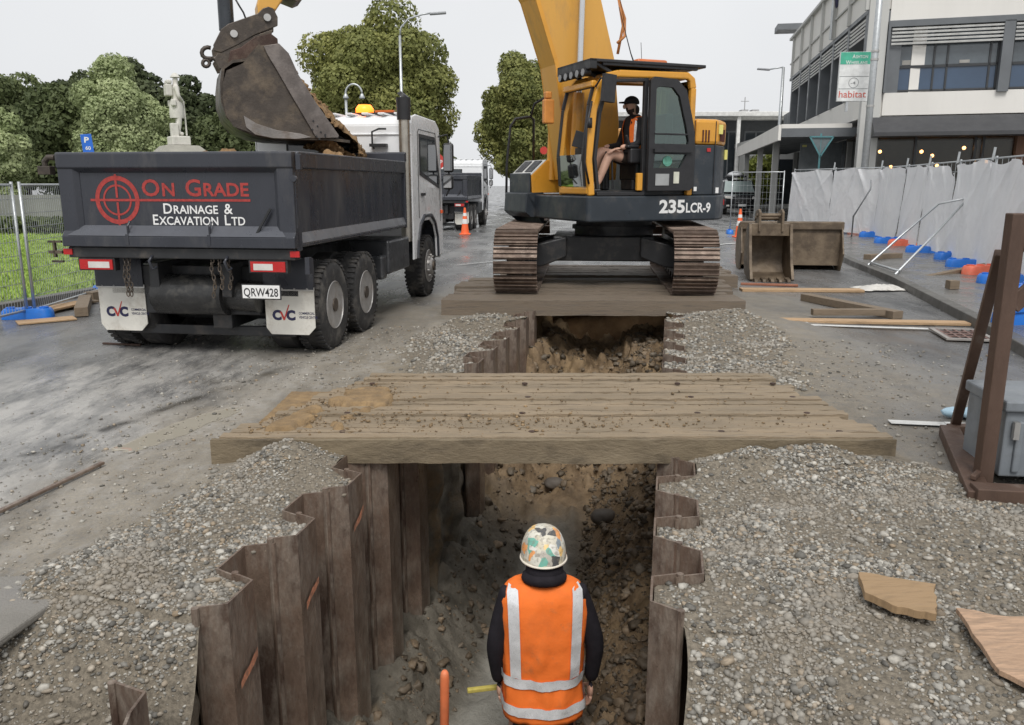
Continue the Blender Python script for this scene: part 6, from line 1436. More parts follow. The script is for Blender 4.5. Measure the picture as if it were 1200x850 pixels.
for k, tx_ in enumerate(('ON GR', 'DRAINA', 'EXCAV')): letters('lettering', tx_, plane_M((.06, -.007, .55-k*.17), (1, 0, -.25), (.25, 0, 1)), M_whp, bt, .15, .38, .02)
# ================================================================== CAR
def suv():
    t = thing('parked_car', 'dark four wheel drive car with a roof box parked facing the works', 'car', (12.55, 45.5, 0), R(-6))
    M_car = pm('dark_car_paint', (.018, .02, .023), .18, .3, .1, 2, coat=.6)
    w = .97
    sec_ = [(0, .35), (-.0, .75), (.06, .98), (.35, 1.08), (1.15, 1.16), (1.75, 1.80), (2.2, 1.90), (4.3, 1.90), (4.85, 1.2), (4.9, .4)]
    mb = MB(); vs = []; k = len(sec_)
    for s, ww in ((-1, 1), (-.9, 1), (.9, 1), (1, 1)):
        for (y, z) in sec_: vs.append((s*w*(1 if z < 1.2 else (1-.16*(z-1.2)/.7)), y+(.08 if abs(s) == 1 and y < .5 else 0), z-(.04 if abs(s) == 1 and z > 1 else 0)))
    fs = [(i*k+j, (i+1)*k+j, (i+1)*k+j+1, i*k+j+1) for i in range(3) for j in range(k-1)]+[tuple(range(k)), tuple(range(3*k, 4*k))[::-1]]
    mb.add(vs, fs); mb.build('body', M_car, t, bevel=.04)
    mb = MB(); mb.add([(-w*.86, 1.19, 1.20), (w*.86, 1.19, 1.20), (w*.74, 1.72, 1.79), (-w*.74, 1.72, 1.79)], [(0, 1, 2, 3)], Matrix.Translation((0, -.03, .03))); mb.build('windscreen', pm('windscreen_glass', (.30, .36, .35), .08, 0, .1, 2, rvar=0, spec=.9), t)
    for s in (-1, 1):
        mb = MB(); mb.add([(s*w*1.002, 1.5, 1.22), (s*w*1.002, 4.5, 1.22), (s*w*.90, 4.1, 1.75), (s*w*.90, 1.95, 1.75)], [(0, 1, 2, 3)]); mb.build('side_window', M_gdark, t)
        mb = MB(); mb.prism([(s*.50, .86), (s*.93, .90), (s*.95, 1.03), (s*.55, .99)], -.04, .10, 'y'); mb.build('headlight', M_clear, t, bevel=.02)
        mb = MB(); mb.box((s*(w+.14), 1.55, 1.22), (.24, .12, .18)); mb.build('mirror', M_car, t, bevel=.04)
        mb = MB(); mb.box((s*.76, -.03, .5), (.16, .05, .1)); mb.build('fog_lamp', M_clear, t, bevel=.01)
        for y in (1.0, 3.9): wheel(t, s*(w-.14), y, s, r=.40, w=.26)
        mb = MB(); mb.tube([(s*.7, 1.9, 1.97), (s*.7, 4.0, 1.97)], .02); mb.build('roof_rail', M_plasticblk, t)
    mb = MB(); mb.prism([(-.45, .98), (.45, .98), (.38, .60), (-.38, .60)], -.05, .08, 'y'); g = mb.build('grille', M_plasticblk, t, bevel=.01)
    mb = MB()
    for k_ in range(4): mb.box((0, -.058, .68+k_*.08), (.78, .02, .022))
    mb.build('grille_bar', M_chrome, g)
    mb = MB(); mb.box((0, -.07, .53), (.42, .02, .13)); pl = mb.build('number_plate', M_whp, t)
    mb = MB(); mb.bb(-.9, .9, -.06, .1, .36, .50); mb.build('bumper', M_car, t, bevel=.04); mb = MB(); mb.bb(-.6, .6, -.075, -.06, .30, .36); mb.build('skid_plate', M_chrome, t)
    rb = MB(); rb.bb(-.45, .45, 1.75, 3.9, 2.02, 2.12); r_ = rb.build('roof_box', M_plasticblk, t, bevel=.04)
    mb = MB(); mb.blob((0, 2.8, 2.12), (.46, 1.1, .26), 3, 0, 1, flat=-.0); mb.build('box_lid', pm('silver_lid', (.55, .56, .57), .3), r_, smooth=True)
    return t
suv()
# ================================================================== POLES AND SIGNS
def lamp_post(label, base, h, arm, rr=.09, d=(1, 0)):
    t = thing('street_lamp', label, 'street lamp', base); mb = MB(); mb.tube([(0, 0, 0), (0, 0, h*.5), (0, 0, h)], [rr, rr*.8, rr*.6], 10); mb.build('pole', M_galv, t, smooth=True)
    mb = MB(); mb.tube(arm, .035, 8); a = mb.build('arm', M_galv, t, smooth=True)
    e = Vector(arm[-1]); s = 1 if e.x > 0 else -1; mb = MB(); mb.box(e+Vector((s*.3, 0, -.0)), (.65, .22, .09), rot=Euler((0, R(-4)*s, 0))); mb.build('lamp_head', pm('lamp_head_grey', (.35, .36, .38), .5), t, bevel=.03); return t
b0 = P(474, 240, 34); zt = P(474, 42, 34).z; b0.z = 0
lamp_post('tall street lamp with a curved arm behind the tip truck cab', b0, zt, [(0, 0, zt-.05), (.05, 0, zt+.3), (.35, 0, zt+.62), (.9, 0, zt+.78), (1.2, 0, zt+.82)], .08)
b0 = P(909, 215, 44); zt = P(909, 79, 44).z; b0.z = 0; lamp_post('tall street lamp with a short arm left of the corner building', b0, zt, [(0, 0, zt), (-.2, 0, zt-.02), (-.7, 0, zt-.1)], .12)
b0 = P(1021, 110, 27.2); b0.z = 0; t = thing('light_pole', 'thick grey pole in front of the corner building', 'pole', b0); mb = MB(); mb.tube([(0, 0, 0), (0, 0, 5), (0, 0, 11)], [.12, .105, .09], 14); mb.build('pole', M_galv, t, smooth=True); mb = MB()
for z in (5.75, 5.5, 4.1): mb.cyl((0, 0, z-.03), (0, 0, z+.03), .125, 14)
mb.build('clamp', M_alu, t)
b0 = P(418, 215, 40); b0.z = 0; zt = P(418, 98, 40).z; t = thing('decorative_lamp', 'twin arm ornamental street lamp behind the lit beacon', 'street lamp', b0); mb = MB(); mb.tube([(-.35, 0, 0), (-.35, 0, zt-.6)], .06, 8)
mb.tube([(-.35, 0, zt-.7)]+[(.03-.38*math.cos(a), 0, zt-.45+.42*math.sin(a)) for a in [R(k) for k in range(0, 181, 15)]], .045, 8); mb.build('pole', M_galv, t, smooth=True)
for x in (-.35, .41): mb = MB(); mb.lathe([(.02, .0), (.06, -.05), (.14, -.22), (.12, -.26)], 14, Matrix.Translation((x, 0, zt-.42))); mb.build('lamp_shade', M_galv, t, smooth=True)
# blue parking sign
b0 = P(108, 215, 17.); b0.z = 0; t = thing('parking_sign', 'small blue parking sign leaning above the truck tailgate', 'sign', b0, R(8)); mb = MB(); mb.tube([(0, 0, 0), (0, 0, 2.5)], .03, 8); mb.build('post', M_galv, t)
mb = MB(); mb.box((0, -.04, 2.48), (.21, .012, .36), rot=Euler((0, R(-4), 0))); sg = mb.build('face', pm('sign_blue', (.02, .14, .62), .4, 0, .1, 5), t, bevel=.01); letters('lettering', 'P', plane_M((-.05, -.05, 2.50), (1, 0, -.07), (.07, 0, 1)), M_whp, sg, .15, .09, .03); letters('lettering', '60', plane_M((-.04, -.05, 2.36), (1, 0, -.07), (.07, 0, 1)), M_whp, sg, .10, .10, .02)
# give way sign back
b0 = P(958, 215, 30.5); b0.z = .35; t = thing('road_sign', 'teal triangular road sign seen from behind above the sheeting', 'sign', b0); mb = MB(); mb.tube([(0, 0, 0), (0, 0, 3.1)], .035, 8); mb.build('post', pm('teal_paint', (.10, .26, .28), .5, 0, .15, 6), t)
mb = MB()
for a, b_ in (((-.42, 2.98), (.42, 2.98)), ((.42, 2.98), (0, 2.30)), ((0, 2.30), (-.42, 2.98))): mb.bar((a[0], -.06, a[1]), (b_[0], -.06, b_[1]), .05, .05)
mb.build('stiffener', MATS['teal_paint'], t); mb = MB(); mb.prism([(-.43, 3.0), (.43, 3.0), (0, 2.27)], -.03, -.02, 'y'); mb.build('plate', pm('grey_sign_back', (.16, .19, .20), .5), t)
# dark hoarding behind it
b0 = P(935, 215, 32.5); b0.z = .12; mb = MB(); mb.bb(0, 1.6, 0, .06, .0, 3.1); mb.bb(.1, .18, .06, .3, 0, 2.6); mb.bb(1.2, 1.28, .06, .3, 0, 2.6); t = thing('display_board', 'plain dark grey board behind the teal road sign', 'board', (b0.x, b0.y, .12)); mb.build('board', pm('grey_board', (.09, .10, .105), .6), t); mb = MB(); mb.box((.15, -.008, 2.98), (.16, .012, .08)); mb.build('sticker', pm('olive_sticker', (.4, .38, .1), .5), t)
# flagpole
b0 = P(960, 215, 36); b0.z = 7.5; t = thing('flagpole', 'flagpole with a dark furled flag on the corner building roof', 'flagpole', b0); mb = MB(); mb.tube([(0, 0, 0), (0, 0, 5)], .06, 8); mb.build('pole', M_galv, t); mb = MB(); mb.blob((.14, 0, 2.2), (.13, .06, .95), 3, .25, 2, 4); mb.build('flag', pm('dark_flag', (.05, .05, .10), .8), t, smooth=True)
# distant fence posts etc. -------------------------------------------------- statue
st = thing('soldier_statue', 'white stone soldier statue with pack and helmet on a stepped plinth', 'statue', (P(214, 215, 30).x, 30, 0), R(125))
mb = MB(); mb.bb(-1.1, 1.1, -1.1, 1.1, 0, .5); mb.bb(-.75, .75, -.75, .75, .5, 2.6); mb.add([(-.95, -.95, 2.6), (.95, -.95, 2.6), (.95, .95, 2.6), (-.95, .95, 2.6), (-.55, -.55, 3.0), (.55, -.55, 3.0), (.55, .55, 3.0), (-.55, .55, 3.0)], [(0, 1, 2, 3), (4, 5, 6, 7), (0, 1, 5, 4), (1, 2, 6, 5), (2, 3, 7, 6), (3, 0, 4, 7)]); mb.build('plinth', pm('plinth_stone', (.30, .29, .25), .8, 0, .15, 3), st, bevel=.03)
mb = MB(); mb.bb(-.36, .36, -.32, .32, 3.0, 3.32); mb.build('base_block', M_mortar, st, bevel=.04)
J = dict(pel=(0, 0, .98, .17, .14), wai=(0, 0, 1.14, .16, .13), che=(0, 0, 1.34, .19, .15), upp=(0, 0, 1.46, .16, .12), nek=(0, -.02, 1.56, .07), hea=(0, -.04, 1.67, .10, .10), top=(0, -.04, 1.78, .09, .09),
         shL=(-.2, 0, 1.46, .08), elL=(-.26, -.04, 1.18, .06), wrL=(-.10, -.2, 1.05, .045), shR=(.2, 0, 1.46, .08), elR=(.27, -.04, 1.18, .06), wrR=(.10, -.22, 1.02, .045),
         hiL=(-.10, 0, .9, .12), knL=(-.13, -.03, .5, .095), anL=(-.12, .02, .1, .07), toL=(-.14, -.14, .06, .055), hiR=(.10, 0, .9, .12), knR=(.12, -.05, .5, .095), anR=(.12, -.02, .1, .07), toR=(.14, -.18, .06, .055))
me = skin_mesh(J, E, 'pel'); me.materials.append(M_mortar); Zs = Matrix.Translation((0, 0, 3.32)) @ Matrix.Diagonal((1.08, 1.08, 1.12, 1)); me.transform(Zs); link('figure', me, None, st)
mb = MB(); mb.lathe([(.0, .13), (.07, .115), (.12, .05), (.155, .0), (.155, -.012)], 24, Zs @ Matrix.Translation((0, -.04, 1.78))); mb.build('helmet', M_mortar, st, smooth=True)
mb = MB(); mb.box((0, .21, 1.38), (.36, .20, .36), Zs); mb.box((0, .19, 1.62), (.4, .16, .12), Zs); mb.box((-.2, .12, 1.0), (.14, .16, .2), Zs); mb.box((.2, .12, 1.0), (.14, .16, .2), Zs); mb.build('pack', M_mortar, st, bevel=.04)
mb = MB(); mb.lathe([(.215, .55), (.22, .7), (.205, .95), (.19, 1.05)], 24, Zs, close=False); mb.build('greatcoat_skirt', M_mortar, st, smooth=True)
mb = MB(); mb.bar(Zs @ Vector((0, -.26, .02)), Zs @ Vector((0, -.24, 1.08)), .05, .06); mb.bb(-.3, -.1, .05, .3, 3.3, 3.75); mb.build('rifle', M_mortar, st, bevel=.02)
# ================================================================== TREES
M_bark = pm('tree_bark', (.085, .07, .055), .9, 0, .3, 3, bump=.6, bs=8)
def leafmat(name, col, tip):
    m = bpy.data.materials.new(name); m.use_nodes = True; nt = m.node_tree; N = nt.nodes; L = nt.links; b = N['Principled BSDF']
    at = N.new('ShaderNodeAttribute'); at.attribute_name = 'shade'; mx = N.new('ShaderNodeMix'); mx.data_type = 'RGBA'
    mr = N.new('ShaderNodeMapRange'); L.new(at.outputs['Fac'], mr.inputs[0]); L.new(mr.outputs[0], mx.inputs[0]); mx.inputs[6].default_value = (*col, 1); mx.inputs[7].default_value = (*tip, 1)
    L.new(mx.outputs[2], b.inputs['Base Color']); b.inputs['Roughness'].default_value = .6; b.inputs['Specular IOR Level'].default_value = .25
    tl = N.new('ShaderNodeBsdfTranslucent'); L.new(mx.outputs[2], tl.inputs[0]); ms = N.new('ShaderNodeMixShader'); ms.inputs[0].default_value = .25; L.new(b.outputs[0], ms.inputs[1]); L.new(tl.outputs[0], ms.inputs[2]); L.new(ms.outputs[0], N['Material Output'].inputs[0]); return m
LM = dict(dark=leafmat('dark_foliage', (.060, .082, .034), (.16, .19, .08)), light=leafmat('pale_foliage', (.24, .30, .13), (.52, .57, .32)), plane=leafmat('olive_foliage', (.13, .155, .05), (.36, .36, .12)), bush=leafmat('bush_foliage', (.12, .16, .03), (.28, .30, .07)), pine=leafmat('conifer_foliage', (.048, .068, .034), (.11, .13, .06)))
def tree(name, label, x, y, h, rx, kind, n, seed, z_low=.22, shape='round', leaf=.16, cat='tree', group=None, lobes=46, lobe_r=.27, ry=None):
    t = thing(name, label, cat, (x, y, 0), 0, group); r = np.random.default_rng(seed); ry = ry or rx
    cz = h*(1+z_low)/2; hz_ = h*(1-z_low)/2
    # lobes scattered over an overall crown form
    C = []; Rr = []
    for i in range(lobes):
        d = r.normal(0, 1, 3); d /= np.linalg.norm(d); rad = r.uniform(.35, .80)
        p = d*rad
        zz = p[2]
        k = 1.
        if shape == 'cone': k = 1.05-.45*zz if zz > -.3 else 1.2
        if shape == 'column': k = 1.0-.22*max(0, zz)
        q = np.array([p[0]*rx*k, p[1]*ry*k, cz+zz*hz_]); C.append(q); Rr.append(r.uniform(.75, 1.25)*(lobe_r+.07)*min(rx*1.0, hz_*.9)*(1 if shape != 'cone' else (1.15-.35*max(0, zz))))
    C = np.array(C); Rr = np.array(Rr); w = Rr**2; w /= w.sum()
    idx = r.choice(lobes, n, p=w); d = r.normal(0, 1, (n, 3)); d[:, 2] += .25; d /= np.linalg.norm(d, axis=1)[:, None]
    # drop leaves that sit inside neighbouring lobes often: keep most near the surface
    rad = Rr[idx]*(1.05-.35*r.random(n)**2.2)*(1+.45*(fbm(d[:, 0]*4+idx, d[:, 1]*4+d[:, 2]*3, seed)-.5)); p = C[idx]+d*rad[:, None]*np.array([1, 1, .85])
    nrm = d+r.normal(0, .55, (n, 3)); nrm /= np.linalg.norm(nrm, axis=1)[:, None]
    a = np.cross(nrm, r.normal(0, 1, (n, 3))); a /= np.linalg.norm(a, axis=1)[:, None]; b = np.cross(nrm, a)
    s = leaf*r.uniform(.5, 1.2, n)[:, None]; el = r.uniform(.45, .9, n)[:, None]
    v = np.stack([p-a*s, p-b*s*el+nrm*s*.15, p+a*s, p+b*s*el+nrm*s*.15], 1).reshape(-1, 3)
    sh = np.repeat(np.clip(.25+.35*r.random(n)+.5*(r.random(lobes)[idx]-.3), 0, 1), 4)
    me = fast_mesh('crown', v, np.arange(4*n).reshape(-1, 4), {'shade': sh}); link('crown', me, LM[kind], t)
    # trunk and limbs
    mb = MB(); tr_ = max(.12, h*.022); mb.tube([(0, 0, 0), (.05*rx, 0, h*z_low), (0, .05*rx, cz)], [tr_*1.2, tr_*.9, tr_*.5], 8)
    for i in r.choice(lobes, min(12, lobes), replace=False): q = C[i]; z0 = max(h*z_low*.7, q[2]-h*.25); mb.tube([(0, 0, z0), (q[0]*.5, q[1]*.5, (z0+q[2])/2+.1), tuple(q)], [tr_*.45, tr_*.3, tr_*.1], 5)
    mb.build('trunk', M_bark, t, smooth=True); return t
def tpx(name, label, pxc, Y, pytop, pxw, kind, n, seed, **k):
    x = P(pxc, 215, Y).x; h = P(pxc, pytop, Y).z; rx = pxw/960*Y/2; return tree(name, label, x, Y, h, rx, kind, n, seed, **k)
GT = 'trees beyond the lawn'
tpx('broadleaf_tree', 'pale green rounded tree beside the statue', 150, 46, 64, 112, 'light', 100000, 1, z_low=.05, leaf=.095, group=GT, lobes=90, lobe_r=.22)
tpx('broadleaf_tree', 'pale green tree at the far left edge of the lawn', 0, 38, 117, 76, 'light', 44000, 2, z_low=.1, leaf=.09, group=GT, lobes=60, lobe_r=.24)
tpx('dark_tree', 'dark round tree behind the pale leftmost tree', 30, 54, 70, 120, 'dark', 34000, 3, z_low=.03, leaf=.17, group=GT, lobes=70)
tpx('dark_tree', 'dark tree filling the gap left of the parking sign', 90, 50, 92, 110, 'dark', 34000, 4, z_low=.0, leaf=.16, group=GT, lobes=70)
tpx('dark_tree', 'tall dark tree rising behind the pale rounded tree', 100, 60, 58, 90, 'pine', 34000, 5, z_low=.03, leaf=.17, group=GT, lobes=60, shape='cone')
tpx('dark_tree', 'tallest dark tree with a spiky top right of the pale tree', 160, 60, 52, 110, 'pine', 34000, 6, z_low=.03, leaf=.19, group=GT, lobes=60, shape='cone')
tpx('dark_tree', 'dark spiky tree right behind the statue', 232, 54, 78, 88, 'pine', 34000, 7, z_low=.0, leaf=.18, group=GT, lobes=60, shape='cone')
tpx('dark_tree', 'low dark tree between the statue and the bucket', 275, 52, 112, 90, 'dark', 26000, 8, z_low=.0, leaf=.16, group=GT, lobes=60)
tpx('dark_tree', 'low dark bush tree right of the raised bucket', 345, 54, 125, 90, 'plane', 14000, 9, z_low=.0, leaf=.16, group=GT, lobes=60)
tpx('plane_tree', 'very tall olive green tree behind the tip truck cab', 446, 52, -8, 172, 'plane', 130000, 10, z_low=.08, leaf=.125, group='tall trees lining the road', lobes=110, lobe_r=.2)
tpx('plane_tree', 'narrow olive green tree left of the excavator boom', 611, 62, 52, 98, 'plane', 95000, 11, z_low=.08, leaf=.125, shape='column', group='tall trees lining the road', lobes=90, lobe_r=.26)
tpx('plane_tree', 'shorter olive tree at the edge of the tallest one', 505, 56, 118, 60, 'plane', 26000, 12, z_low=.05, leaf=.12, group='tall trees lining the road', lobes=50)
tpx('bush', 'yellow green bush at the foot of the far lamp post', 889, 53, 172, 48, 'bush', 5000, 13, z_low=.0, leaf=.12, cat='bush', lobes=30)
tpx('hedge_tree', 'low dark planting far down the road', 690, 90, 190, 120, 'dark', 6000, 14, z_low=0, leaf=.25, group=GT, lobes=30)
# low wall and hedge behind the lawn
t = thing('hedge', 'low clipped dark hedge along the back of the lawn', 'hedge', (-16, 27, 0)); r = np.random.default_rng(5); n = 16000
p = np.stack([r.uniform(-14, 10, n), r.normal(0, .35, n), np.abs(r.random(n))**.6*.62], -1); a = r.normal(0, 1, (n, 3)); a /= np.linalg.norm(a, axis=1)[:, None]; b = r.normal(0, 1, (n, 3)); b /= np.linalg.norm(b, axis=1)[:, None]; s = .07
me = fast_mesh('foliage', np.stack([p-a*s, p-b*s, p+a*s, p+b*s], 1).reshape(-1, 3), np.arange(4*n).reshape(-1, 4), {'shade': np.repeat(r.random(n), 4)}); link('foliage', me, LM['dark'], t)
mb = MB(); mb.bb(-30, 10, 0, .3, 0, 1.25); tag(mb.build('low_wall', pm('grey_wall', (.20, .20, .19), .8, 0, .15, 1), loc=(-16, 33, 0)), 'low grey wall behind the lawn hedge', 'wall')
# ================================================================== BUILDINGS
M_fac = pm('pale_facade', (.74, .72, .68), .75, 0, .06, .8, dirt=(.58, .56, .52), da=.2, ds=.8, streak=(1, 1, .25), rvar=.05)
M_fac2 = pm('grey_pier', (.52, .52, .50), .75, 0, .08, 1, dirt=(.42, .42, .41), da=.2, ds=1, streak=(1, 1, .25))
M_dk = pm('dark_metal_trim', (.045, .048, .052), .5, .1, .15, 2)
M_mid = pm('mid_grey_trim', (.14, .15, .16), .5, .1, .12, 2)
M_win = pm('office_glass', (.10, .12, .135), .16, 0, .35, .9, rvar=0, spec=.9)
M_span = pm('blue_spandrel_glass', (.045, .075, .125), .12, 0, .2, .6, rvar=0, spec=.7)
M_louv = pm('white_louvre', (.66, .66, .64), .5)
M_warm = pm('warm_lamp_lit', (1, .6, .25), .5, 0, 0, 3, rvar=0, emit=(1, .50, .18), es=8)
bd = thing('corner_building', 'two storey cream and grey corner building with louvred windows and dark awning', 'building', (12.25, 30, -.425), 0); bd.scale = (1.25,)*3
A1 = math.atan2(-.30, 1.); A2 = math.atan2(1, .19)
def bpart(mb, name, mat, ang, par=bd, **k): return mb.build(name, mat, par, rot=(0, 0, ang), **k)
# side face: local x along it, outward = -y
W1 = 14
mb = MB(); mb.bb(.55, W1, .0, 6, 5.95, 9.2); mb.bb(.55, W1, -.0, .5, 3.55, 4.15); mb.bb(.55, W1, 1.0, 6, 4.15, 5.95); bpart(mb, 'side_wall', M_fac, A1)
mb = MB(); mb.bb(.0, .5, -.06, .6, 0.12, 9.3); bpart(mb, 'corner_pier', M_fac2, A1, bevel=.01)
mb = MB(); mb.bb(.52, W1, -.10, .05, 5.86, 6.02); mb.bb(.52, .58, -.12, .4, 4.15, 5.9); bpart(mb, 'window_head', M_mid, A1)
mb = MB(); mb.prism([(-.9, 2.95), (-.9, 3.05), (-.02, 3.52), (.0, 3.52), (.0, 2.95)], .3, W1, 'x'); bpart(mb, 'awning', pm('dark_awning', (.055, .056, .06), .7, 0, .1, 2), A1)
for b_ in range(3):
    x0 = .62+b_*3.0; x1 = x0+2.72
    mb = MB(); mb.bb(x1, x1+.26, -.10, .35, 4.1, 5.9); bpart(mb, 'window_divider', M_mid, A1)
    mb = MB()
    for k in range(5): mb.box(((x0+x1)/2, -.06, 5.42+k*.095), (x1-x0, .03, .045), rot=Euler((R(20), 0, 0)))
    bpart(mb, 'louvre', M_louv, A1)
    mb = MB(); z0 = 4.18
    for x in (x0, x0+1.12, x0+1.45, x0+2.48, x1-.05): mb.bb(x, x+.05, .12, .20, z0, 5.86)
    mb.bb(x0, x1, .12, .20, z0, z0+.05); mb.bb(x0, x1, .12, .20, 4.80, 4.87); mb.bb(x0, x1, .12, .2, 5.40, 5.44); wf = bpart(mb, 'window', M_dk, A1)
    mb = MB(); mb.bb(x0, x1, .16, .17, 4.87, 5.86); mb.build('pane', M_win, wf); mb = MB(); mb.bb(x0, x1, .15, .17, z0, 4.80); mb.build('spandrel_glass', M_span, wf)
    mb = MB(); mb.box((x0+.5, .155, 4.95), (.3, .02, .12)); mb.box((x0+1.9, .155, 4.93), (.25, .02, .08)); mb.build('sill_clutter', pm('pale_clutter', (.3, .29, .27), .7), wf)
mb = MB(); mb.bb(0, W1, .25, .35, .12, 3.0); sf = bpart(mb, 'shop_window', glass('shop_glass', (.75, .72, .66), .0, .12), A1)
mb = MB()
for x in (.2, 1.5, 3.0, 3.2, 5.6, 7.4): mb.bb(x, x+.06, .18, .26, .12, 2.95)
mb.bb(.2, W1, .18, .26, 2.25, 2.30) if False else None; mb.build('mullion', M_dk, sf)
mb = MB(); mb.bb(4.0, 4.42, .05, .3, .12, 2.95); bpart(mb, 'timber_pier', pm('brown_cladding', (.17, .085, .05), .6, 0, .2, 4, streak=(8, 8, .5)), A1)
mb = MB(); mb.bb(-.0, W1, 3.5, 3.6, .1, 3.4); mb.bb(0, W1, .4, 3.5, 3.0, 3.1); bpart(mb, 'shop_interior', pm('dim_interior', (.06, .045, .035), .8, 0, .5, 1.5), A1)
mb = MB(); 
for k in range(6): mb.bb(.8+k*1.6, 1.6+k*1.6, 2.6, 3.3, .1, 1.2+.3*(k % 3))
bpart(mb, 'shop_furniture', pm('brown_goods', (.13, .09, .06), .7, 0, .5, 3), A1)
for i in range(16):
    mb = MB(); x = .5+i*.42+.1*math.sin(i*5); z = 2.45+.25*math.sin(i*2.3); y = 1.0+.9*((i*7) % 3); mb.blob((x, y, z), .05, 2, 0, 1); bpart(mb, 'pendant_lamp', M_warm, A1)
# street face: local x along the street; outward = +y
W2 = 15.6; hgt = 8.0
mb = MB(); mb.bb(.0, W2, -6, -.0, 6.35, hgt); mb.bb(0, W2, -6, -1.2, 3.55, 6.35); mb.bb(0, W2, -1.2, -.05, 3.5, 4.15); mb.bb(0, W2, -6, -.3, .1, 3.5) if False else None
bpart(mb, 'street_wall', M_fac, A2)
mb = MB(); mb.bb(-.05, W2+.05, -.2, .14, hgt, hgt+.10); mb.bb(0, W2, -.02, .06, 6.95, 7.0)
for k in range(7): mb.bb(k*2.45, k*2.45+.12, -.02, .10, 6.35, hgt)
bpart(mb, 'parapet_trim', M_fac2, A2)
mb = MB(); mb.bb(0, W2, -.1, .03, 6.25, 6.36); 
for k in range(7): mb.bb(k*2.45-.05, k*2.45+.25, -.9, .02, 4.15, 6.3)
bpart(mb, 'fin', M_mid, A2)
for k in range(6):
    mb = MB()
    for j in range(5): mb.box((k*2.45+1.3, .0, 5.72+j*.105), (2.1, .03, .05), rot=Euler((R(-20), 0, 0)))
    bpart(mb, 'louvre', M_louv, A2)
    mb = MB(); mb.bb(k*2.45+.25, k*2.45+2.35, -.92, -.86, 4.2, 6.2); wf = bpart(mb, 'window', M_dk, A2); mb = MB(); mb.bb(k*2.45+.3, k*2.45+1.25, -.85, -.84, 4.3, 6.1); mb.bb(k*2.45+1.32, k*2.45+2.3, -.85, -.84, 4.3, 6.1); mb.build('pane', M_span, wf)
mb = MB(); mb.bb(1.0, W2+1, -.2, 2.0, 3.05, 3.30); bpart(mb, 'canopy', M_mid, A2); mb = MB(); mb.bb(.9, W2+1.1, 2.0, 2.08, 2.95, 3.40)
for k in range(8): mb.bb(1.0+k*2.2, 1.2+k*2.2, .0, 1.98, 3.30, 3.42)
bpart(mb, 'canopy_fascia', M_fac, A2)
mb = MB(); mb.bb(.2, W2+1, -.6, -.5, .12, 3.1); bpart(mb, 'shopfront', M_gdark, A2)
for k in range(7): mb = MB(); mb.bb(.8+k*2.4, .95+k*2.4, -.5, -.35, .12, 3.1); bpart(mb, 'mullion', M_fac2, A2)
for x in (4.4, 9.5, 15.5): mb = MB(); mb.bb(x, x+.2, 1.6, 1.8, .12, 3.1); bpart(mb, 'column', M_fac2, A2)
# low annex further along under the same street line
mb = MB(); mb.bb(W2+.1, W2+3, -6, -.2, 3.3, 5.0); bpart(mb, 'rear_wing', M_mid, A2)
mb = MB(); mb.bb(W2, W2+1.2, -1, .7, 8.5, 8.75); bpart(mb, 'roof_overhang', M_mid, A2)
# sign
b0 = P(975, 190, 28.0); sg = thing('hanging_sign', 'tall green and white shop sign mounted on the corner building', 'sign', (b0.x, 28.0, 0), R(-4))
zt = P(992, 61, 28).z; zb = P(992, 119, 28).z; x0 = 0; x1 = (1008-975)/960*28; hh = (zt-zb)/3
mb = MB(); mb.bb(x0, x1, 0, .12, zb, zt); face = mb.build('panel', pm('white_sign_face', (.72, .73, .72), .4), sg, bevel=.01)
q4 = (zt-zb)/4
mb = MB(); mb.bb(x0+.01, x1-.01, -.006, 0, zt-q4, zt-.01); mb.build('green_band', pm('sign_green', (.07, .42, .28), .5), face)
letters('lettering', 'ASHTON', plane_M((x0+.38, -.009, zt-.20), (1, 0, 0), (0, 0, 1)), M_whp, face, .17, x1-.48, .005, .8); letters('lettering', 'WHEELANS', plane_M((x0+.18, -.009, zt-.38), (1, 0, 0), (0, 0, 1)), M_whp, face, .17, x1-.28, .005, .8)
mb = MB(); mb.bb(x0+.02, x1-.02, -.004, 0, zt-2*q4, zt-2*q4+.014); mb.bb(x0+.02, x1-.02, -.004, 0, zb+q4, zb+q4+.014); mb.build('divider', M_mid, face)
V, Fc = ring_poly((x1)/2, zb+1.5*q4, .16, .012, 28); mb = MB(); mb.add(V, Fc, plane_M((0, -.006, 0), (1, 0, 0), (0, 0, 1))); mb.build('round_emblem', M_mid, face); letters('lettering', '-4', plane_M((x1/2-.09, -.006, zb+1.5*q4-.05), (1, 0, 0), (0, 0, 1)), M_mid, face, .14, .15, .0)
letters('lettering', 'habitat', plane_M((x0+.04, -.007, zb+.12), (1, 0, 0), (0, 0, 1)), pm('sign_red', (.60, .13, .10), .5), face, .30, x1-.10, .005)
mb = MB(); mb.bb(x0+.30, x0+.37, .02, .10, 4.0, zb); mb.bb(x1, x1+.25, .03, .09, zb+.3, zb+.36); mb.bb(x1, x1+.25, .03, .09, zt-.1, zt-.04); mb.build('bracket', M_galv, sg)
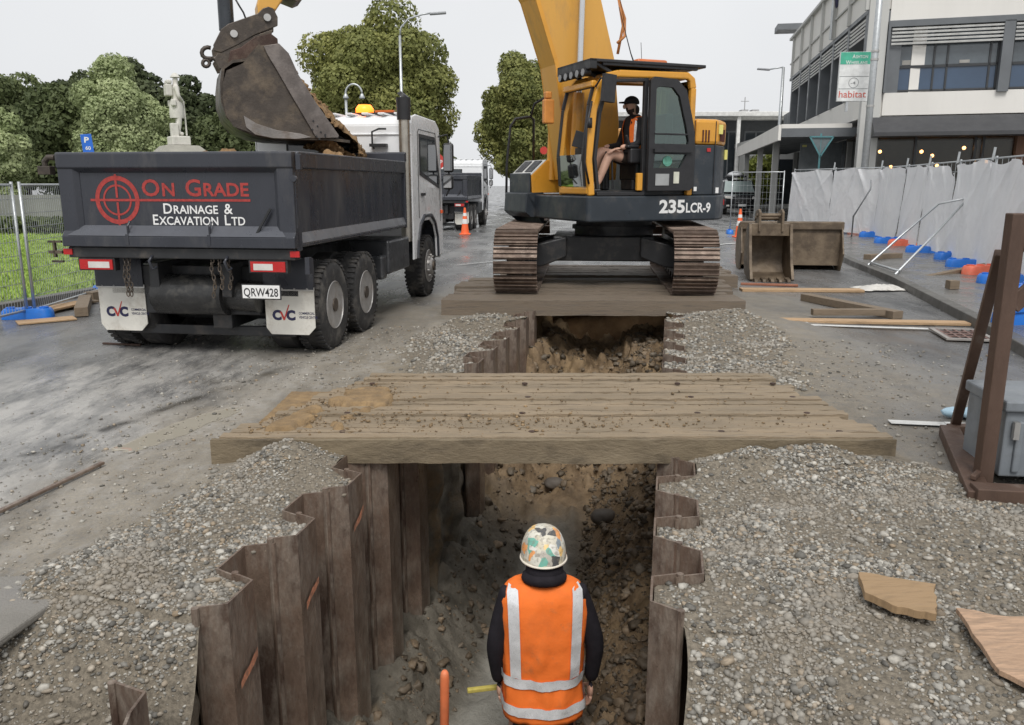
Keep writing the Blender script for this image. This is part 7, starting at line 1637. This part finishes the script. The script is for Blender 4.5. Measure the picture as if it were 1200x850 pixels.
# far building across the end of the road
fb_ = thing('far_building', 'low modern building with flat white roof and dark glass far behind the car', 'building', (P(770, 215, 62).x, 62, 0), R(-2)); wf_ = 17
zr_ = P(870, 133, 62).z
mb = MB(); mb.bb(-4, wf_, 0, 12, zr_-.45, zr_); mb.bb(-4, wf_, -1.2, 0, zr_-.3, zr_+.02); mb.build('roof', M_louv, fb_, bevel=.03)
mb = MB(); mb.bb(-4, wf_, 1., 12, 0, zr_-.45); mb.build('wall', pm('dark_wall', (.07, .075, .08), .6), fb_)
for k in range(10):
    mb = MB(); mb.bb(-3.6+k*2, -1.9+k*2, .9, 1., .5, zr_-1.2); w_ = mb.build('window', M_mid, fb_); mb = MB(); mb.bb(-3.5+k*2, -2.8+k*2, .88, .9, .6, zr_-1.3); mb.bb(-2.7+k*2, -2.0+k*2, .88, .9, .6, zr_-1.3); mb.build('pane', M_gdark, w_)
for x in (5.4, 8.9, 12.7): mb = MB(); mb.bb(x, x+.25, -1.0, -.75, 0, zr_-.3); mb.build('column', M_louv, fb_)
mb = MB()
for x, w_, h_ in ((4.9, 1.4, .22), (6.6, .5, .5), (7.4, .5, .5), (8.3, 1.6, .25), (11, 1.8, .4)): mb.bb(x, x+w_, 3, 4, zr_, zr_+h_)
mb.tube([(6.8, 3, zr_+.5), (6.8, 3, zr_+1.4)], .04, 5); mb.tube([(6.5, 3, zr_+1.1), (7.1, 3, zr_+1.1)], .03, 5); mb.build('roof_plant', pm('roof_plant_grey', (.35, .35, .35), .6), fb_)
mb = MB(); mb.bb(0, 6, 0, 8, 0, 4.2); mb.bb(-.2, 6.2, -.3, 8, 4.2, 4.5); t = thing('low_shop', 'low grey shop beyond the bush behind the car', 'building', (P(885, 215, 54).x, 54, 0), R(-6)); mb.build('wall', M_fac2, t); mb = MB(); mb.bb(.4, 5.6, -.02, .0, .4, 3.2); mb.build('window', M_gdark, t)
# bollards and posts in the distance
pr = None
for i, px in enumerate((878, 890, 903, 916)):
    p = G(px, 243, .1); lab = ('leftmost', 'second', 'third', 'rightmost')[i]+' of the slim white posts past the car'
    if pr is None:
        pr = thing('bollard', lab, 'bollard', p, 0, 'slim white posts past the car'); mb = MB(); mb.cyl((0, 0, 0), (0, 0, 1.0), .06, 10); mb.build('post', M_louv, pr, smooth=True, ang=30); mb = MB(); mb.cyl((0, 0, .8), (0, 0, .92), .063, 10); mb.build('band', M_plasticblk, pr)
    else: dup(pr, p, label=lab)
# stop sign and small clutter beyond the far truck
b0 = P(511, 215, 24); b0.z = 0; t = thing('stop_sign', 'red octagonal stop sign half hidden by the truck mirror', 'sign', b0, R(10)); mb = MB(); mb.tube([(0, 0, 0), (0, 0, 2.5)], .03, 8); mb.build('post', M_galv, t)
oc = [(.26*math.cos(R(22.5+45*k)), 2.3+.26*math.sin(R(22.5+45*k))) for k in range(8)]; mb = MB(); mb.prism(oc, -.05, -.04, 'y'); f_ = mb.build('face', M_redp, t); letters('lettering', 'STOP', plane_M((-.19, -.053, 2.23), (1, 0, 0), (0, 0, 1)), M_whp, f_, .17, .38, .01)
b0 = P(637, 215, 19); b0.z = 0; t = thing('stop_sign', 'tiny red works sign peeping over the excavator tool box', 'sign', b0); mb = MB(); mb.tube([(0, 0, 0), (0, 0, 2.1)], .02, 8); mb.build('post', M_galv, t); mb = MB(); mb.prism([(.09*math.cos(R(22.5+45*k)), 2.42+.09*math.sin(R(22.5+45*k))) for k in range(8)], -.03, -.02, 'y'); mb.build('face', M_redp, t)
# far wall of dry grass / planter by the road
# ================================================================== LIGHT, SKY, CAMERA
SUN_EL, SUN_AZ = R(52), R(180)
w = bpy.data.worlds.new('World'); S.world = w; w.use_nodes = True; nt = w.node_tree; N = nt.nodes; L = nt.links; bg = N['Background']
sk = N.new('ShaderNodeTexSky'); sk.sky_type = 'NISHITA'; sk.sun_disc = False; sk.sun_elevation = SUN_EL; sk.sun_rotation = SUN_AZ; sk.dust_density = 4; sk.air_density = 1
# overcast: the clear sky is veiled by an even layer of cloud
hs = N.new('ShaderNodeHueSaturation'); hs.inputs['Saturation'].default_value = .15; L.new(sk.outputs[0], hs.inputs['Color'])
mx = N.new('ShaderNodeMix'); mx.data_type = 'RGBA'; mx.inputs[0].default_value = .88; L.new(hs.outputs[0], mx.inputs[6])
tc = N.new('ShaderNodeTexCoord'); nz = N.new('ShaderNodeTexNoise'); nz.inputs['Scale'].default_value = 1.5; nz.inputs['Detail'].default_value = 4; L.new(tc.outputs['Generated'], nz.inputs['Vector'])
cr = N.new('ShaderNodeValToRGB'); L.new(nz.outputs['Fac'], cr.inputs[0]); e = cr.color_ramp.elements; e[0].position = .3; e[0].color = (5.5, 5.6, 5.8, 1); e[1].position = .7; e[1].color = (6.5, 6.6, 6.7, 1); L.new(cr.outputs[0], mx.inputs[7])
L.new(mx.outputs[2], bg.inputs[0]); bg.inputs[1].default_value = .10
sl = bpy.data.lights.new('sun', 'SUN'); sl.energy = 1.5; sl.angle = R(22); sl.color = (1, .97, .93); so_ = bpy.data.objects.new('sun', sl); COL.objects.link(so_)
dv = Vector((math.sin(SUN_AZ)*math.cos(SUN_EL), math.cos(SUN_AZ)*math.cos(SUN_EL), math.sin(SUN_EL))); so_.rotation_euler = dv.to_track_quat('Z', 'Y').to_euler(); so_.location = (0, 0, 30)
cam = bpy.data.cameras.new('camera'); cam.sensor_width = 36; cam.lens = F/W*36; cam.clip_end = 1500; cam.clip_start = .05; co = bpy.data.objects.new('camera', cam); COL.objects.link(co)
co.location = (0, 0, EYE); co.rotation_euler = (R(90)-PITCH, 0, 0); S.camera = co
S.view_settings.view_transform = 'Standard'; S.view_settings.look = 'None'; S.view_settings.gamma = 1; S.view_settings.exposure = .5; S.view_settings.use_curve_mapping = False
